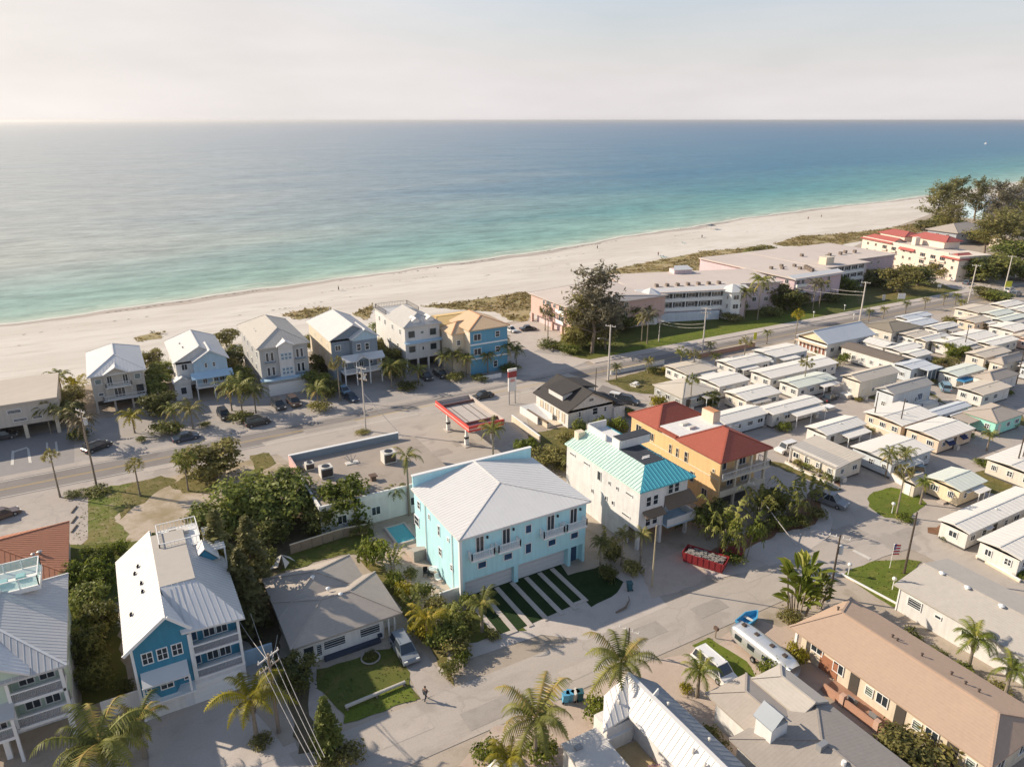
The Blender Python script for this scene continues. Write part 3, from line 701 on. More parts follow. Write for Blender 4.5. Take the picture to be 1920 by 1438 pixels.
# pool of the duplex
px, py = at(752, 1003)
pool = thing('swimming_pool', 'small turquoise swimming pool behind the aqua duplex', 'pool', (px, py, 0))
MB().box(-1.6, -2.6, 0, 1.6, -2.3, .35).box(-1.6, 2.3, 0, 1.6, 2.6, .35).box(-1.6, -2.3, 0, -1.3, 2.3, .35).box(1.3, -2.3, 0, 1.6, 2.3, .35).build('coping', G_concl, pool)
MB().box(-1.3, -2.3, .02, 1.3, 2.3, .25).build('pool_water', M('pool_water', (.10, .42, .46), .08, .06, 2, spec=.6), pool)
gx, gy = at(780, 1040)
hs = thing('garden_stair', 'grey stair block beside the turquoise pool', 'steps', (gx, gy, 0))
for i in range(4): MB().box(-.9, -1.6 + i * .7, 0, .9, -.9 + i * .7, 1.6 - i * .4).build('step', G_conc, hs)

# house under construction, turquoise roof
cx, cy = at(1200, 925, 9)
h = House('unfinished_house', 'tall unfinished white house with half-laid turquoise metal roof', 'house', cx + .3, cy + .3, 9.2, 17.4)
w, d = h.w, h.d
R_turq = M('roof_turquoise', (.10, .42, .48), .45, .07, 1, spec=.45, big=.04)
R_mint = M('roof_mint', (.50, .66, .575), .6, .10, 1, big=.09, stain=.16)
h.walls(0, 2.2, w, d, 2.9, 9, W_raw); h.walls(0, 0, 4.3, 2.2, 2.9, 9, W_raw); h.walls(4.3, .9, w, 2.2, 5.9, 9, W_white); h.walls(.3, 8, w, d, 0, 2.9, W_raw); h.walls(0, 2.2, .3, d, 0, 2.9, W_raw)
h.walls(0, -.02, 4.3, .0, 2.9, 9, W_white, 'render_coat')
for x, y in ((.25, .25), (4.1, .3), (w - .3, .4), (.25, 5), (w - .3, 5)): h.post(x, y, 0, 2.9, .22, W_raw, 'column')
zE, rz_, ins = 9.05, 1.7, 3.2
out_ = [(-.3, -.3), (w + .3, -.3), (w + .3, d + .2), (-.3, d + .2)]; inn = [(ins, ins), (w - ins * .75, ins), (w - ins * .75, d - .4), (ins, d - .4)]
def rp(name, a, b, c_, d_, m):
    pl = [(out_[a][0], out_[a][1], zE), (out_[b][0], out_[b][1], zE), (inn[c_][0], inn[c_][1], zE + rz_), (inn[d_][0], inn[d_][1], zE + rz_)]
    o = h.put(MB().prism(pl, (0, 0, -.18)), name, m); h.plane_seams([pl], o, m, .62, .06, .07)
rp('roof_front', 0, 1, 1, 0, R_turq); rp('roof_side', 3, 0, 0, 3, R_mint); rp('roof_side', 1, 2, 2, 1, R_turq)
h.walls(ins, ins, w - ins * .75, d - .4, zE + rz_ - .35, zE + rz_ - .06, W_white, 'roof_deck')
h.walls(ins + .05, ins + .05, w - ins * .75 - .05, ins + 5.6, zE + rz_ - .06, zE + rz_ + .03, M('roof_felt_dark', (.045, .05, .06), .8, .2, 1), 'roof_felt')
h.put(MB().box(ins + .9, ins + 1.5, zE + rz_ + .03, ins + 2.2, ins + 1.75, zE + rz_ + .12).box(ins + 1.3, ins + 1.9, zE + rz_ + .03, ins + 2.5, ins + 2.1, zE + rz_ + .12), 'loose_panel', R_metal_b)
h.walls(ins, ins + 5.7, w - .4, ins + 7.4, zE + rz_, zE + rz_ + 1.3, W_white, 'stair_block'); h.walls(ins + .2, ins + 5.65, w - .3, ins + 7.5, zE + rz_ + 1.3, zE + rz_ + 1.4, MATS['roof_felt_dark'], 'stair_roof')
h.walls(ins, d - 5.2, ins + .25, d - .4, zE + rz_ - .06, zE + rz_ + 1.0, W_white, 'deck_parapet'); h.walls(ins, d - .6, w - ins * .75, d - .35, zE + rz_ - .06, zE + rz_ + 1.0, W_white, 'deck_parapet')
h.walls(1.2, d - 1.2, 2.4, d - .1, zE + .3, zE + 1.9, W_cream, 'chimney')
for x, z in ((1.5, 6.4), (2.7, 6.4), (1.6, 3.4), (2.8, 3.4)): h.win('F', x, z, .95, 1.55, 'sash', off=-.02)
h.wins('F', (6.1, 7.2), 6.7, .95, 1.55, 'sash', off=.9); h.wins('F', (6.1, 7.2), 3.6, .9, 1.4, 'sash', off=2.2)
R_brown = M('roof_brown', (.20, .145, .10), .85, .1, 2, stripe=('Y', .3, .2))
h.put(MB().prism([(4.4, .95, 6.6), (4.4, -.9, 5.6), (4.4, -.9, 5.45), (4.4, .95, 6.4)], (w - 3.9, 0, 0)), 'porch_roof', R_brown)
h.put(MB().prism([(.6, -.02, 5.9), (.6, -1.1, 5.3), (.6, -1.1, 5.15), (.6, -.02, 5.7)], (3.3, 0, 0)), 'porch_roof', R_brown)
h.walls(4.3, -1.0, w + .2, 2.2, 2.75, 3.0, W_ltblue, 'terrace'); h.walls(4.3, -1.0, w + .2, -.85, 3.0, 4.0, W_white, 'terrace_parapet'); h.walls(w + .05, -.85, w + .2, 2.2, 3.0, 4.0, W_white, 'terrace_parapet')
for y, z, ww, hh in ((2.2, 7.4, 1.5, .4), (4.8, 7.0, .5, .6), (6.6, 7.0, .5, .6), (9.0, 6.6, .9, 1.5), (12.2, 7.7, 1.4, .4), (15.8, 7.7, 1.4, .4), (2.6, 4.0, 1.8, .4), (5.6, 4.3, .55, .7), (7.2, 4.3, .55, .7), (10.5, 3.9, .5, .7)): h.win('L', y, z, ww, hh, 'plain', fm=W_raw)

# ochre house, red tiled roofs
yx, yy = at(1352, 868, 9)
h = House('ochre_house', 'ochre stucco villa with two red tiled hip roofs joined by a flat terrace', 'house', yx + .5, yy + .5, 9.6, 20.4)
w, d = h.w, h.d
h.walls(0, 2.0, w, d, 0, 8.8, W_yel); h.walls(0, 0, .35, 2.0, 0, 8.8, W_yel); h.walls(w - .35, 0, w, .35, 0, 8.8, W_yel)
h.walls(.35, 0, w + .2, 2.0, 2.8, 3.05, W_cream, 'balcony'); h.walls(.35, -.4, w + .6, 2.0, 5.7, 5.95, W_cream, 'balcony')
h.rail([(.36, -.3), (w + .5, -.3), (w + .5, 1.9)], 5.95, .95, W_white, .3); h.walls(.35, -.15, w + .1, .0, 3.05, 3.95, W_cream, 'balcony_parapet')
for x in (2.6, 6.6): h.win('F', x, 6.0, 1.5, 2.2, 'door', off=2.0)
for x in (4.4, 7.4): h.win('F', x, 3.1, 1.4, 2.1, 'door', off=2.0)
for x in (3.4, 6.4, w - .2): h.post(x, .15, 0, 8.8, .17, W_cream, 'column')
h.walls(1, 1.8, w - 1, 2.0, 0, 2.7, W_shade, 'carport_opening')
h.roof(-.5, -.5, w + .5, 9.2, 9.0, 2.5, R_redy, axis='y', ends=('h', 'h'), inset=4.2, cap_m=R_red)
h.roof(-.5, 13.2, w + .5, d + .5, 9.0, 2.2, R_redy, axis='x', ends=('h', 'h'), inset=4.0, cap_m=R_red)
h.walls(.2, 8.9, w - .2, 13.6, 8.8, 9.35, W_white, 'flat_roof'); h.walls(-.45, 9.2, .2, 13.2, 8.9, 9.3, R_redy, 'tile_edge')
for y in (10.4, 12.0):
    h.put(MB().box(3.2, y - .35, 9.35, 4.6, y + .35, 9.7), 'air_unit', white_d)
h.walls(w - 1.6, 10.0, w - .1, 12.6, 9.35, 11.2, W_cream, 'stair_turret'); h.walls(w - 1.5, 10.1, w - .2, 12.5, 11.2, 11.3, R_orange2, 'turret_cap')
for y, z, ww, hh, st in ((1.2, 6.6, .5, .6, 'plain'), (2.6, 1.8, 1.2, 1.6, 'double'), (5.4, 3.2, .9, 1.8, 'sash'), (7.0, 5.8, .8, 1.8, 'sash'), (9.0, 5.8, .6, 1.6, 'sash'), (10.6, 5.8, .6, 1.6, 'sash'), (8.2, 2.8, .6, 1.8, 'sash'), (10.2, 2.8, .6, 1.8, 'sash'), (13.0, 3.0, .7, 1.8, 'sash'), (15.2, 6.2, 1.2, 1.4, 'double'), (18.4, 6.2, 1.4, 1.6, 'door'), (18.4, 3.0, 1.4, 1.8, 'door')):
    h.win('L', y, z, ww, hh, st, fm=W_cream)
h.put(MB().box(-.06, -.05, 8.4, 0, d + .05, 8.62), 'cornice', W_cream); h.put(MB().box(-.07, .1, 5.75, 0, d, 5.9), 'string_course', W_cream)

# blue house, white metal roof with roof deck and pergola
bx, by = at(232, 1230, 8.5)
h = House('blue_house', 'deep blue clapboard house with white metal roof, roof deck and double balconies', 'house', bx + .6, by + .6, 9.6, 16.4)
w, d = h.w, h.d
M('wall_blue_white_base', (.66, .66, .66), .7, .05, 1)
W_base = MATS['wall_blue_white_base']
h.walls(0, 0, w, d, 0, 2.9, W_base, 'ground_floor'); h.walls(0, 0, 5.0, d, 2.9, 8.4, W_blue); h.walls(5.0, 1.9, w, d, 2.9, 8.4, W_blue)
h.walls(-.04, .3, 0, d - .3, 3.0, 8.3, W_cream, 'side_wall')
h.panel('F', 2.2, .05, 3.0, 2.3, W_white, 'garage_door', grooves=4); h.panel('F', 6.8, .05, 4.6, 2.3, trim, 'garage_door', grooves=4)
for z in (2.9, 5.75):
    h.walls(5.0, -.05, w + .05, 1.9, z - .12, z + .12, trim, 'balcony'); h.rail([(5.05, .05), (w - .05, .05), (w - .05, 1.85)], z + .12, .95, M('rail_grey', (.36, .33, .34), .6, .05), .14)
    h.put(MB().box(5.0, -.06, z + .95, w + .03, .14, z + 1.1), 'handrail', trim)
    h.wins('F', (6.9, 8.1), z + .3, 1.15, 2.1, 'door', off=1.9); h.win('F', 5.5, z + .3, .6, 2.0, 'plain', off=1.9, gm=glass_b)
for x in (5.1, w - .1): h.post(x, .1, 2.9, 8.4, .13)
h.post(.0, 0, 0, 8.4, .12); h.post(4.95, -.02, 2.9, 8.4, .12)
for x in (1.2, 2.5, 3.8): h.win('F', x, 6.4, 1.0, 1.35, 'four')
h.put(MB().prism([(.35, 0, 5.6), (.35, -1.5, 4.9), (.35, -1.5, 4.75), (.35, 0, 5.4)], (4.1, 0, 0)), 'porch_roof', R_metal)
h.put(MB().prism([(1.3, 0, 2.9), (1.7, -.9, 2.9), (3.1, -.9, 2.9), (3.5, 0, 2.9)], (0, 0, 1.95)), 'bay', W_blue)
h.put(MB().box(1.3, -1.0, 2.78, 3.5, 0, 2.9), 'bay_sill', trim)
h.win('F', 2.4, 3.7, 1.2, 1.1, 'four', off=-.9); h.win('F', .8, 3.3, .5, 1.5, 'plain', off=0); h.win('F', 4.15, 3.3, .5, 1.5, 'plain', off=0)
for x in (.4, 4.4): h.post(x, -1.3, 2.9, 4.8, .09)
h.put(MB().box(0, -1.5, 2.72, 4.8, 0, 2.86), 'porch_deck', trim)
# main gable, ridge running to the sea; east half is a hip facing the drive
xr = 3.3
Ppl = [(-.6, -.7, 8.5), (-.6, d + .4, 8.5), (xr, d + .4, 11.4), (xr, -.7, 11.4)]
o = h.put(MB().prism(Ppl, (0, 0, -.2)), 'roof', R_metal_b); h.plane_seams([Ppl], o, R_metal_b, .55)
P2 = [(xr, -.7, 11.4), (xr, 3.6, 11.4), (5.0, -.7, 9.75)]
P3 = [(xr, 1.6, 11.35), (6.9, 4.9, 11.35), (w + .6, -.2, 8.5), (5.0, -.2, 8.5)]
P3 = [(4.4, -.35, 8.9), (w + .6, -.35, 8.5), (6.6, 4.6, 11.3), (xr, 4.6, 11.4)]
P4 = [(w + .6, -.35, 8.5), (w + .6, d - 4.4, 8.5), (6.6, d - 4.4, 11.3), (6.6, 4.6, 11.3)]
P5 = [(xr, -.7, 11.4), (xr, 4.6, 11.4), (4.4, -.35, 8.9), (5.2, -.7, 9.5)]
for nm, pl in (('roof', P2), ('roof', P3), ('roof', P4)):
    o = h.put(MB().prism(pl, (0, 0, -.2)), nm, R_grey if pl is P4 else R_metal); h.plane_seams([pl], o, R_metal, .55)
h.walls(xr, 4.6, 6.6, d - 1, 11.1, 11.42, M('deck_flat', (.44, .40, .35), .8, .06, 1), 'flat_roof')
h.put(MB().prism([(xr, d - 4.3, 11.3), (xr, d + .4, 11.3), (xr + .02, d + .4, 8.4), (xr + .02, d - 4.3, 8.4)], (.1, 0, 0)), 'gable', W_blue)
h.put(MB().prism([(.0, -.02, 8.3), (5.0, -.02, 8.3), (5.0, -.02, 9.2), (xr, -.02, 11.0), (.0, -.02, 8.7)], (0, .15, 0)), 'gable', W_blue)
h.put(MB().bar((-.6, -.75, 8.35), (xr, -.75, 11.25), .12, .3).bar((xr, -.75, 11.25), (5.2, -.75, 9.3), .12, .3), 'bargeboard', trim)
h.walls(3.9, d - 4.2, 8.2, d + .6, 10.6, 10.85, trim, 'roof_deck'); h.rail([(4.0, d - 4.1), (8.1, d - 4.1), (8.1, d + .5), (4.0, d + .5)], 10.85, 1.0, trim, .35, closed=True)
h.put(MB().box(4.6, d - 2.2, 10.85, 5.6, d - 1.3, 11.3).box(6.2, d - 1.4, 10.85, 7.2, d - .5, 11.3).box(5.2, d - .6, 10.85, 6.0, d + .1, 11.35), 'deck_furniture', white_d)
h.walls(6.6, d - 4.4, w + .3, d, 8.2, 8.6, R_metal, 'lower_roof'); h.put(MB().prism([(6.6, d - 6.3, 9.6), (w - .2, d - 6.3, 9.6), (8.2, d - 6.3, 11.0)], (0, 2.0, 0)), 'dormer', W_blue)
o = h.put(MB().prism([(6.4, d - 6.5, 9.6), (8.2, d - 6.5, 11.2), (8.2, d - 4.3, 11.2), (6.4, d - 4.3, 9.6)], (0, 0, .12)).prism([(8.2, d - 6.5, 11.2), (w, d - 6.5, 9.6), (w, d - 4.3, 9.6), (8.2, d - 4.3, 11.2)], (0, 0, .12)), 'dormer_roof', R_metal)
for i in range(11): MB().box(w - 1.0, d - 5.6 + i * .52, 10.3, w + .8, d - 5.48 + i * .52, 10.5).build('slat', trim, h.root)
h.put(MB().box(w - 1.0, d - 5.7, 10.15, w - .85, d + .2, 10.3).box(w + .6, d - 5.7, 10.15, w + .75, d + .2, 10.3), 'pergola_beam', trim)
for y in (d - 5.6, d + .1): h.post(w + .67, y, 8.0, 10.15, .08); h.post(w - .9, y, 8.0, 10.15, .08)
for x, y, z in ((1.6, 11.6, 10.2), (1.2, 10.8, 9.9), (1.7, 8.0, 10.25), (1.7, 6.4, 10.25), (.4, 4.4, 9.3)): h.vent(x, y, z, black, .12, .25)
for x in (-.9, w + .1): pass
h.walls(w + .05, 3.0, w + 3.2, 3.2, 0, 1.9, W_ltblue, 'garden_wall'); h.walls(-3.6, 2.4, -.05, 2.6, 0, 1.9, W_white, 'garden_wall')

# white balcony house at the corner
h = House('balcony_house', 'white and pale green house with grey metal hip roof and stacked balconies', 'house', -19.2, 66.9, 9.6, 15.2)
w, d = h.w, h.d
W_pg = M('wall_pale_green', (.50, .60, .50), .7, .05, 1, stripe=('Z', .24, .08))
h.walls(0, 1.8, w, d, 2.9, 8.4, W_pg); h.walls(0, 0, 5.4, 1.8, 2.9, 8.4, W_pg); h.walls(.6, 3, w, d, 0, 2.9, W_base, 'ground_floor')
for x in (.2, 4.2, w - .2): h.post(x, .15, 0, 2.8, .22, trim, 'column')
for z in (2.9, 5.7):
    h.walls(-.05, -.15, w + .05, 1.8, z - .2, z + .1, trim, 'balcony')
    h.rail([(5.5, -.05), (w - .1, -.05), (w - .1, 1.7)], z + .1, 1.0, MATS['rail_grey'], .15); h.put(MB().box(5.4, -.12, z + 1.02, w, .05, z + 1.15), 'handrail', trim)
    h.wins('F', (6.6, 8.2), z + .3, 1.3, 2.1, 'door', off=1.8)
h.rail([(.1, -.95), (5.4, -.95)], 3.0, 1.0, MATS['rail_grey'], .15); h.put(MB().box(0, -1.0, 4.0, 5.4, -.86, 4.14), 'handrail', trim); h.walls(-.05, -1.0, 5.4, -.15, 2.7, 3.0, trim, 'balcony')
for x in (5.4, w - .05): h.post(x, -.02, 2.9, 8.4, .13)
h.post(5.3, -.9, 0, 5.2, .13); h.post(.1, -.9, 0, 5.2, .13)
h.wins('F', (1.0, 2.6, 4.2), 3.3, 1.1, 1.9, 'four'); h.wins('F', (.9, 2.0, 4.3), 6.5, .8, 1.2, 'sash')
h.put(MB().prism([(-.2, 0, 6.1), (-.2, -1.3, 5.2), (-.2, -1.3, 5.05), (-.2, 0, 5.9)], (5.8, 0, 0)), 'porch_roof', R_grey)
h.roof(-.6, -.6, w + .6, d + .5, 8.5, 2.7, R_grey, axis='y', ends=('h', 'h'), inset=5.2, seams=.5, sm=R_metal)
h.roof(2.4, -.9, 7.4, 3.4, 8.9, 1.7, R_metal, axis='y', ends=('g', 'g'), wall=W_pg, seams=.5, name='gable_roof', ov=.6)
h.walls(3.2, d - 4.6, 8.2, d - .4, 10.4, 10.9, white, 'roof_deck'); h.glass_rail([(3.3, d - 4.5), (8.1, d - 4.5), (8.1, d - .5), (3.3, d - .5), (3.3, d - 4.5)], 10.9, 1.1)
h.put(MB().box(4.4, d - 3.4, 10.9, 5.4, d - 2.6, 11.4).box(6.1, d - 3.0, 10.9, 6.9, d - 2.2, 11.4), 'deck_furniture', M('deck_teal', (.25, .45, .45), .6, .1))
for y, z in ((4, 6.4), (8, 6.4), (12, 6.4), (5, 3.6), (10, 3.6)): h.win('R', y, z, .8, 1.2, 'sash')

# terracotta roofed house
h = House('terracotta_house', 'low house with ribbed terracotta hip roof beside the car park', 'house', -24.0, 91.5, 13.6, 13.0)
w, d = h.w, h.d
h.walls(0, 0, w, d, 0, 3.6, W_cream)
h.roof(-.5, -.5, w + .5, d + .5, 3.7, 2.6, R_terra, axis='y', ends=('h', 'h'), inset=6.2, seams=.55)
h.wins('R', (2.5, 6, 9.5), 1.1, 1.2, 1.2, 'double'); h.wins('F', (3, 7, 11), 1.1, 1.2, 1.2, 'double')
h.vent(11.2, 4.2, 4.6, metal_g, .2, .5); h.vent(10.6, 3.6, 4.8, metal_g, .15, .5); h.put(MB().box(4.6, 6, 5.9, 5.6, 7.2, 6.6), 'chimney', black)

# grey bungalow
gx, gy = at(545, 1218, 3)
h = House('bungalow', 'low white bungalow with weathered grey-beige shingle hip roof behind the front lawn', 'house', gx + .5, gy + .5, 11.4, 13.2)
w, d = h.w, h.d
h.walls(0, 0, w - 1.6, d, 0, 2.9, W_white); h.walls(w - 1.6, 1.6, w, 7.8, 0, 2.9, W_white)
h.roof(-.5, -.5, w + .5, 8.6, 3.0, 1.7, R_shing, axis='x', ends=('h', 'h'), inset=4.6)
h.roof(-.5, 5.0, w - 1.1, d + .5, 3.02, 1.9, R_shing, axis='y', ends=('h', 'h'), inset=4.6, name='rear_roof')
h.win('F', 8.2, 1.1, 2.4, 1.2, 'slats', gm=glass); h.win('F', 4.2, 1.1, 2.5, 1.2, 'slats'); h.panel('F', 1.4, .05, 1.0, 2.1, glass, 'door'); h.win('F', 2.5, .6, .7, 1.6, 'slats')
h.put(MB().box(2.9, -.55, 0, 9.2, -.05, .45), 'planter', M('planter_dark', (.05, .06, .09), .8, .15)); h.put(MB().box(9.0, -.3, .5, 9.5, -.02, .9), 'hose_reel', MATS['planter_dark'])
for x in (w - .3, w - 1.0): h.post(x, .0, 0, 2.9, .09)
h.walls(w - 1.55, .0, w - 1.5, 1.6, 0, 2.9, W_cream, 'carport_wall')
for x, y, z in ((4.4, 8.6, 4.72), (5.4, 5.8, 4.5), (6.3, 3.9, 4.62)): h.put(MB().tube((x, y, z - .2), (x, y, z + .12), .16, n=8).tube((x, y, z + .12), (x, y, z + .26), .28, .1, n=8), 'roof_vent', trim)

# long tan-roofed apartments
h = House('apartment_house', 'long single-storey apartment block with tan shingle roof and brick-edged patio', 'apartment block', 59.3, 21.2, 8.4, 19.6)
w, d = h.w, h.d
h.walls(0, 0, w, d, 0, 3.4, W_cream)
h.roof(-1.2, -.6, w + .7, d + .9, 3.5, 1.5, R_tan, axis='y', ends=('h', 'h'), inset=2.4, th=.18)
for y in (3.0, 8.0, 13.0):
    h.panel('L', y, .1, 1.0, 2.2, W_brown if False else M('door_dark', (.08, .07, .06), .6, .1), 'door'); h.win('L', y + 1.9, 1.0, 1.3, 1.3, 'double'); h.win('L', y - 1.7, 1.0, .9, 1.1, 'slats', gm=M('glass_green', (.10, .14, .11), .3, .1))
h.win('L', 17.6, 1.6, 1.5, .9, 'double'); h.panel('L', 16.0, .1, 2.2, 1.9, M('terracotta_panel', (.36, .16, .09), .8, .1), 'screen')
h.wins('F', (2.2, 5.8), 1.0, 1.3, 1.4, 'double'); h.post(-.9, 19.6, 0, 3.4, .14, trim)
M('brick_edge', (.45, .25, .17), .9, .15, 4)
for y0, y1 in ((3.6, 8.4), (8.9, 12.2), (12.7, 14.6)): h.walls(-2.5, y0, -2.3, y1, 0, 1.0, MATS['brick_edge'], 'patio_wall')
for y in (3.3, 8.65, 12.45): h.walls(-2.6, y - .25, -2.1, y + .25, 0, 1.3, M('brick_pier', (.55, .36, .27), .9, .1, 4), 'pier')
h.walls(-2.3, 2, -.02, 15, -.05, .08, M('patio_tile', (.35, .20, .14), .9, .15, 2), 'patio')
for i, y in enumerate((5.2, 9.6, 12.0)): h.put(MB().box(-1.7, y - .4, .08, -1.0, y + .4, .5).box(-1.7, y - .4, .5, -1.55, y + .4, 1.0), 'patio_chair', metal_g)
for x, y in ((4.6, 19.0), (5.6, 13.2), (5.5, 12.6), (5.6, 10.0), (5.6, 7.0), (5.5, 5.6), (5.6, 4.4)): h.vent(x, y, 4.62, M('vent_dark', (.08, .06, .05), .7, .1), .1, .2)

# grey roofed long house on the right edge
h = House('grey_roof_house', 'long white house with pale grey low gable roof beside the corner lawn', 'house', 75.6, 21.0, 9.6, 19.4)
w, d = h.w, h.d
h.walls(0, 0, w, d, 0, 3.4, W_whites)
h.roof(-.6, -.6, w + .6, d + .5, 3.5, 1.1, R_shingx, axis='y', ends=('g', 'g'), wall=W_whites, th=.18, ov=.5)
h.win('L', 17.4, 1.5, 1.7, 1.2, 'slats'); h.win('L', 14.6, 1.9, .8, .5, 'plain'); h.win('L', 11.4, 1.6, 1.1, .8, 'double'); h.win('L', 6.5, 1.4, 1.2, 1.0, 'double'); h.win('L', 3, 1.4, 1.2, 1.0, 'double')
for x, y in ((4.6, 17.5), (4.4, 14.4), (4.3, 10.6), (5.6, 7.0)): h.put(MB().tube((x, y, 4.3), (x, y, 4.75), .18, n=8).tube((x, y, 4.75), (x, y, 4.9), .36, .12, n=8), 'roof_vent', trim)
h.put(MB().box(-.08, d - .1, 0, .06, d + .06, 3.4), 'corner_board', trim)

# white ridge-roofed house and sandy courtyard, bottom edge
h = House('courtyard_house', 'white metal gable-roofed house with slate far slope around a sandy courtyard', 'house', 34.6, 22.0, 5.6, 21.0)
w, d = h.w, h.d
h.walls(1.6, 0, w, d - .3, 0, 3.0, W_white); h.walls(-1.6, d - 2.4, 1.6, d - .3, 0, 2.6, W_white, 'wing_wall')
Pa = [(.7, -.5, 3.0), (2.85, -.5, 5.3), (2.6, d + .2, 5.3), (.7, d - 2.3, 3.25)]
Pw = [(-2.2, d - 2.5, 2.75), (.7, d - 2.5, 3.3), (2.6, d + .2, 5.3), (.1, d + .5, 3.4)]
Pb = [(2.85, -.5, 5.3), (w + .4, -.5, 3.3), (w + .1, d - .6, 3.3), (2.6, d + .2, 5.3)]
for nm, P_l in (('roof', Pa), ('wing_roof', Pw)):
    o = h.put(MB().prism(P_l, (0, 0, -.2)), nm, R_metal_b); h.plane_seams([P_l], o, R_metal_b, .6, .06, .05)
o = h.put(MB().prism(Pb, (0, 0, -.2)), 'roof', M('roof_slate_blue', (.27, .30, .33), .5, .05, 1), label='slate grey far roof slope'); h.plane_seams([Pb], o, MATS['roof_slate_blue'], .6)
h.put(MB().bar((2.85, -.5, 5.28), (2.6, d + .2, 5.28), .4, .07), 'ridge_cap', R_metal_b, o)
h.put(MB().prism([(2.2, d - 3.4, 5.0), (3.4, d - 3.4, 5.2), (3.4, d - 3.3, 5.8)], (0, .12, 0)), 'roof_fin', R_metal_b)
h.put(MB().prism([(2.6, d + .05, 5.1), (.3, d + .2, 3.3), (.3, d + .2, 2.4), (w, d - .4, 2.4), (w, d - .4, 3.2)], (0, -.2, 0)), 'gable', W_white)
for x, y, z in ((3.6, 16.5, 4.75), (4.4, 12.0, 4.2), (4.3, 8.0, 4.25), (4.6, 5.0, 4.1), (.4, d - 1.4, 3.9), (2.0, 11.5, 4.7), (1.9, 10.0, 4.6)): h.vent(x, y, z, white_d, .1, .3)
cw_ = House('courtyard_wall', 'low pale wall enclosing the sandy courtyard with pink bougainvillea', 'wall', 32.4, 22.0, 3.6, 19.0)
cw_.walls(.35, 18.4, 3.4, 18.75, 0, 1.5, W_white, 'wall'); cw_.walls(0, 0, .35, 18.75, 0, 1.5, W_white, 'wall'); cw_.put(MB().box(-.05, -.05, 1.5, .4, 18.8, 1.6).box(.4, 18.35, 1.5, 3.4, 18.8, 1.6), 'coping', trim)
sheet('courtyard_sand', [(32.7, 20), (36.2, 20), (36.2, 40.4), (32.7, 40.4)], .02, ground_mat('court_sand', (.52, .40, .23), (.46, .35, .20), (.34, .27, .15), .2, 1.0))
h = House('white_annex', 'flat white annex with worn grey roof beside the sandy courtyard', 'annex', 28.6, 34.0, 3.6, 7.4)
h.walls(0, 0, 3.5, 7.2, 0, 2.4, W_white); h.walls(-.2, -.2, 3.7, 7.4, 2.4, 2.6, M('flat_roof_pale', (.58, .54, .49), .85, .08, 1, stain=.15, big=.08), 'roof'); h.win('L', 4, .9, 1.2, 1.2, 'double')
h.put(MB().box(.6, 6.0, 2.6, 1.3, 6.5, 2.8), 'roof_hatch', metal_g)

# grey shingle complex with the little chimney gable
h = House('grey_shingle_house', 'sprawling house with flat-hipped grey shingle roofs and a small blue-white cupola', 'house', 42.2, 13.5, 10.2, 25.4)
w, d = h.w, h.d
h.walls(.4, 0, w, 20.4, 0, 2.9, W_white); h.walls(2.0, 20.4, w, d - .6, 0, 2.9, W_white)
h.roof(1.5, 19.6, 7.0, d + .4, 3.0, .9, R_shing, axis='y', ends=('g', 'h'), inset=2.4, name='roof', wall=W_white)
h.roof(6.6, 19.0, w + .5, d - .6, 3.3, .8, R_shingx, axis='y', ends=('g', 'h'), inset=1.8, name='roof', wall=W_white)
h.roof(-.6, -1.0, w + .5, 20.6, 3.1, 1.5, M('roof_shingle_dark', (.34, .30, .262), .9, .12, 2.5, stripe=('Y', .34, .14), bump=.4, stain=.1), axis='y', ends=('h', 'h'), inset=5, name='roof')
h.walls(1.6, 18.0, 3.6, 19.8, 3.0, 5.2, W_white, 'cupola')
h.put(MB().prism([(1.4, 17.8, 5.2), (1.4, 20, 5.2), (2.6, 20, 6.3), (2.6, 17.8, 6.3)], (0, 0, .12)).prism([(2.6, 17.8, 6.3), (2.6, 20, 6.3), (3.8, 20, 5.2), (3.8, 17.8, 5.2)], (0, 0, .12)), 'cupola_roof', MATS['roof_slate_blue'])
for x, y, z in ((4.6, 13.0, 4.55), (8.6, 10.5, 3.9), (2.4, 9.0, 4.0)): h.put(MB().tube((x, y, z - .4), (x, y, z + .3), .2, n=8), 'roof_vent', trim)
h.put(MB().box(4.0, 14.8, 4.3, 5.0, 15.3, 4.95), 'roof_unit', metal_g)
h = House('grey_gable_shed', 'small pale gable roof peeping over the bottom edge beside the palms', 'shed', *at(935, 1450, 2.2), 3.6, 3.6)
h.walls(-1.6, -3, 1.6, .3, 0, 2.0, W_white); h.roof(-2, -3.4, 2, .7, 2.1, 1.0, R_metal, axis='y', ends=('g', 'g'), wall=W_white, seams=.5)
# ------------------------------------------------------------------ beachfront houses
def dist(a, b): return math.hypot(a[0] - b[0], a[1] - b[1])
def front(px_fl, z, px_bl=None):
    f = at(*px_fl, z); dd = at(*px_bl, z)[1] - f[1] if px_bl else 0
    return f[0], f[1], dd
rk = R_metal
# flat-roofed block on posts
h = House('beach_apartment_block', 'plain beige flat-roofed block raised on posts at the left edge of the beach row', 'apartment block', -40, 150.2, 28.2, 15.5)
w, d = h.w, h.d
h.walls(0, 0, w, d, 2.7, 6.8, W_beige); h.walls(-.1, -.3, w + .25, d + .2, 6.8, 7.1, M('flat_roof_sand', (.50, .435, .36), .9, .06, .6, big=.06), 'roof')
for x in (1, 5, 9, 13, 17.5, 22.6, 27.6): h.post(x, .4, 0, 2.7, .3, W_cream, 'column')
h.walls(1, 6, w - .5, 6.2, 0, 2.7, W_shade, 'rear_wall')
for x in (8.5, 15.0, 21.5): h.win('F', x, 5.1, 2.2, .8, 'slats'); h.win('F', x + .6, 3.5, 2.2, .6, 'slats')
for x in (24.8,): h.win('F', x, 3.5, 1.6, .6, 'slats')

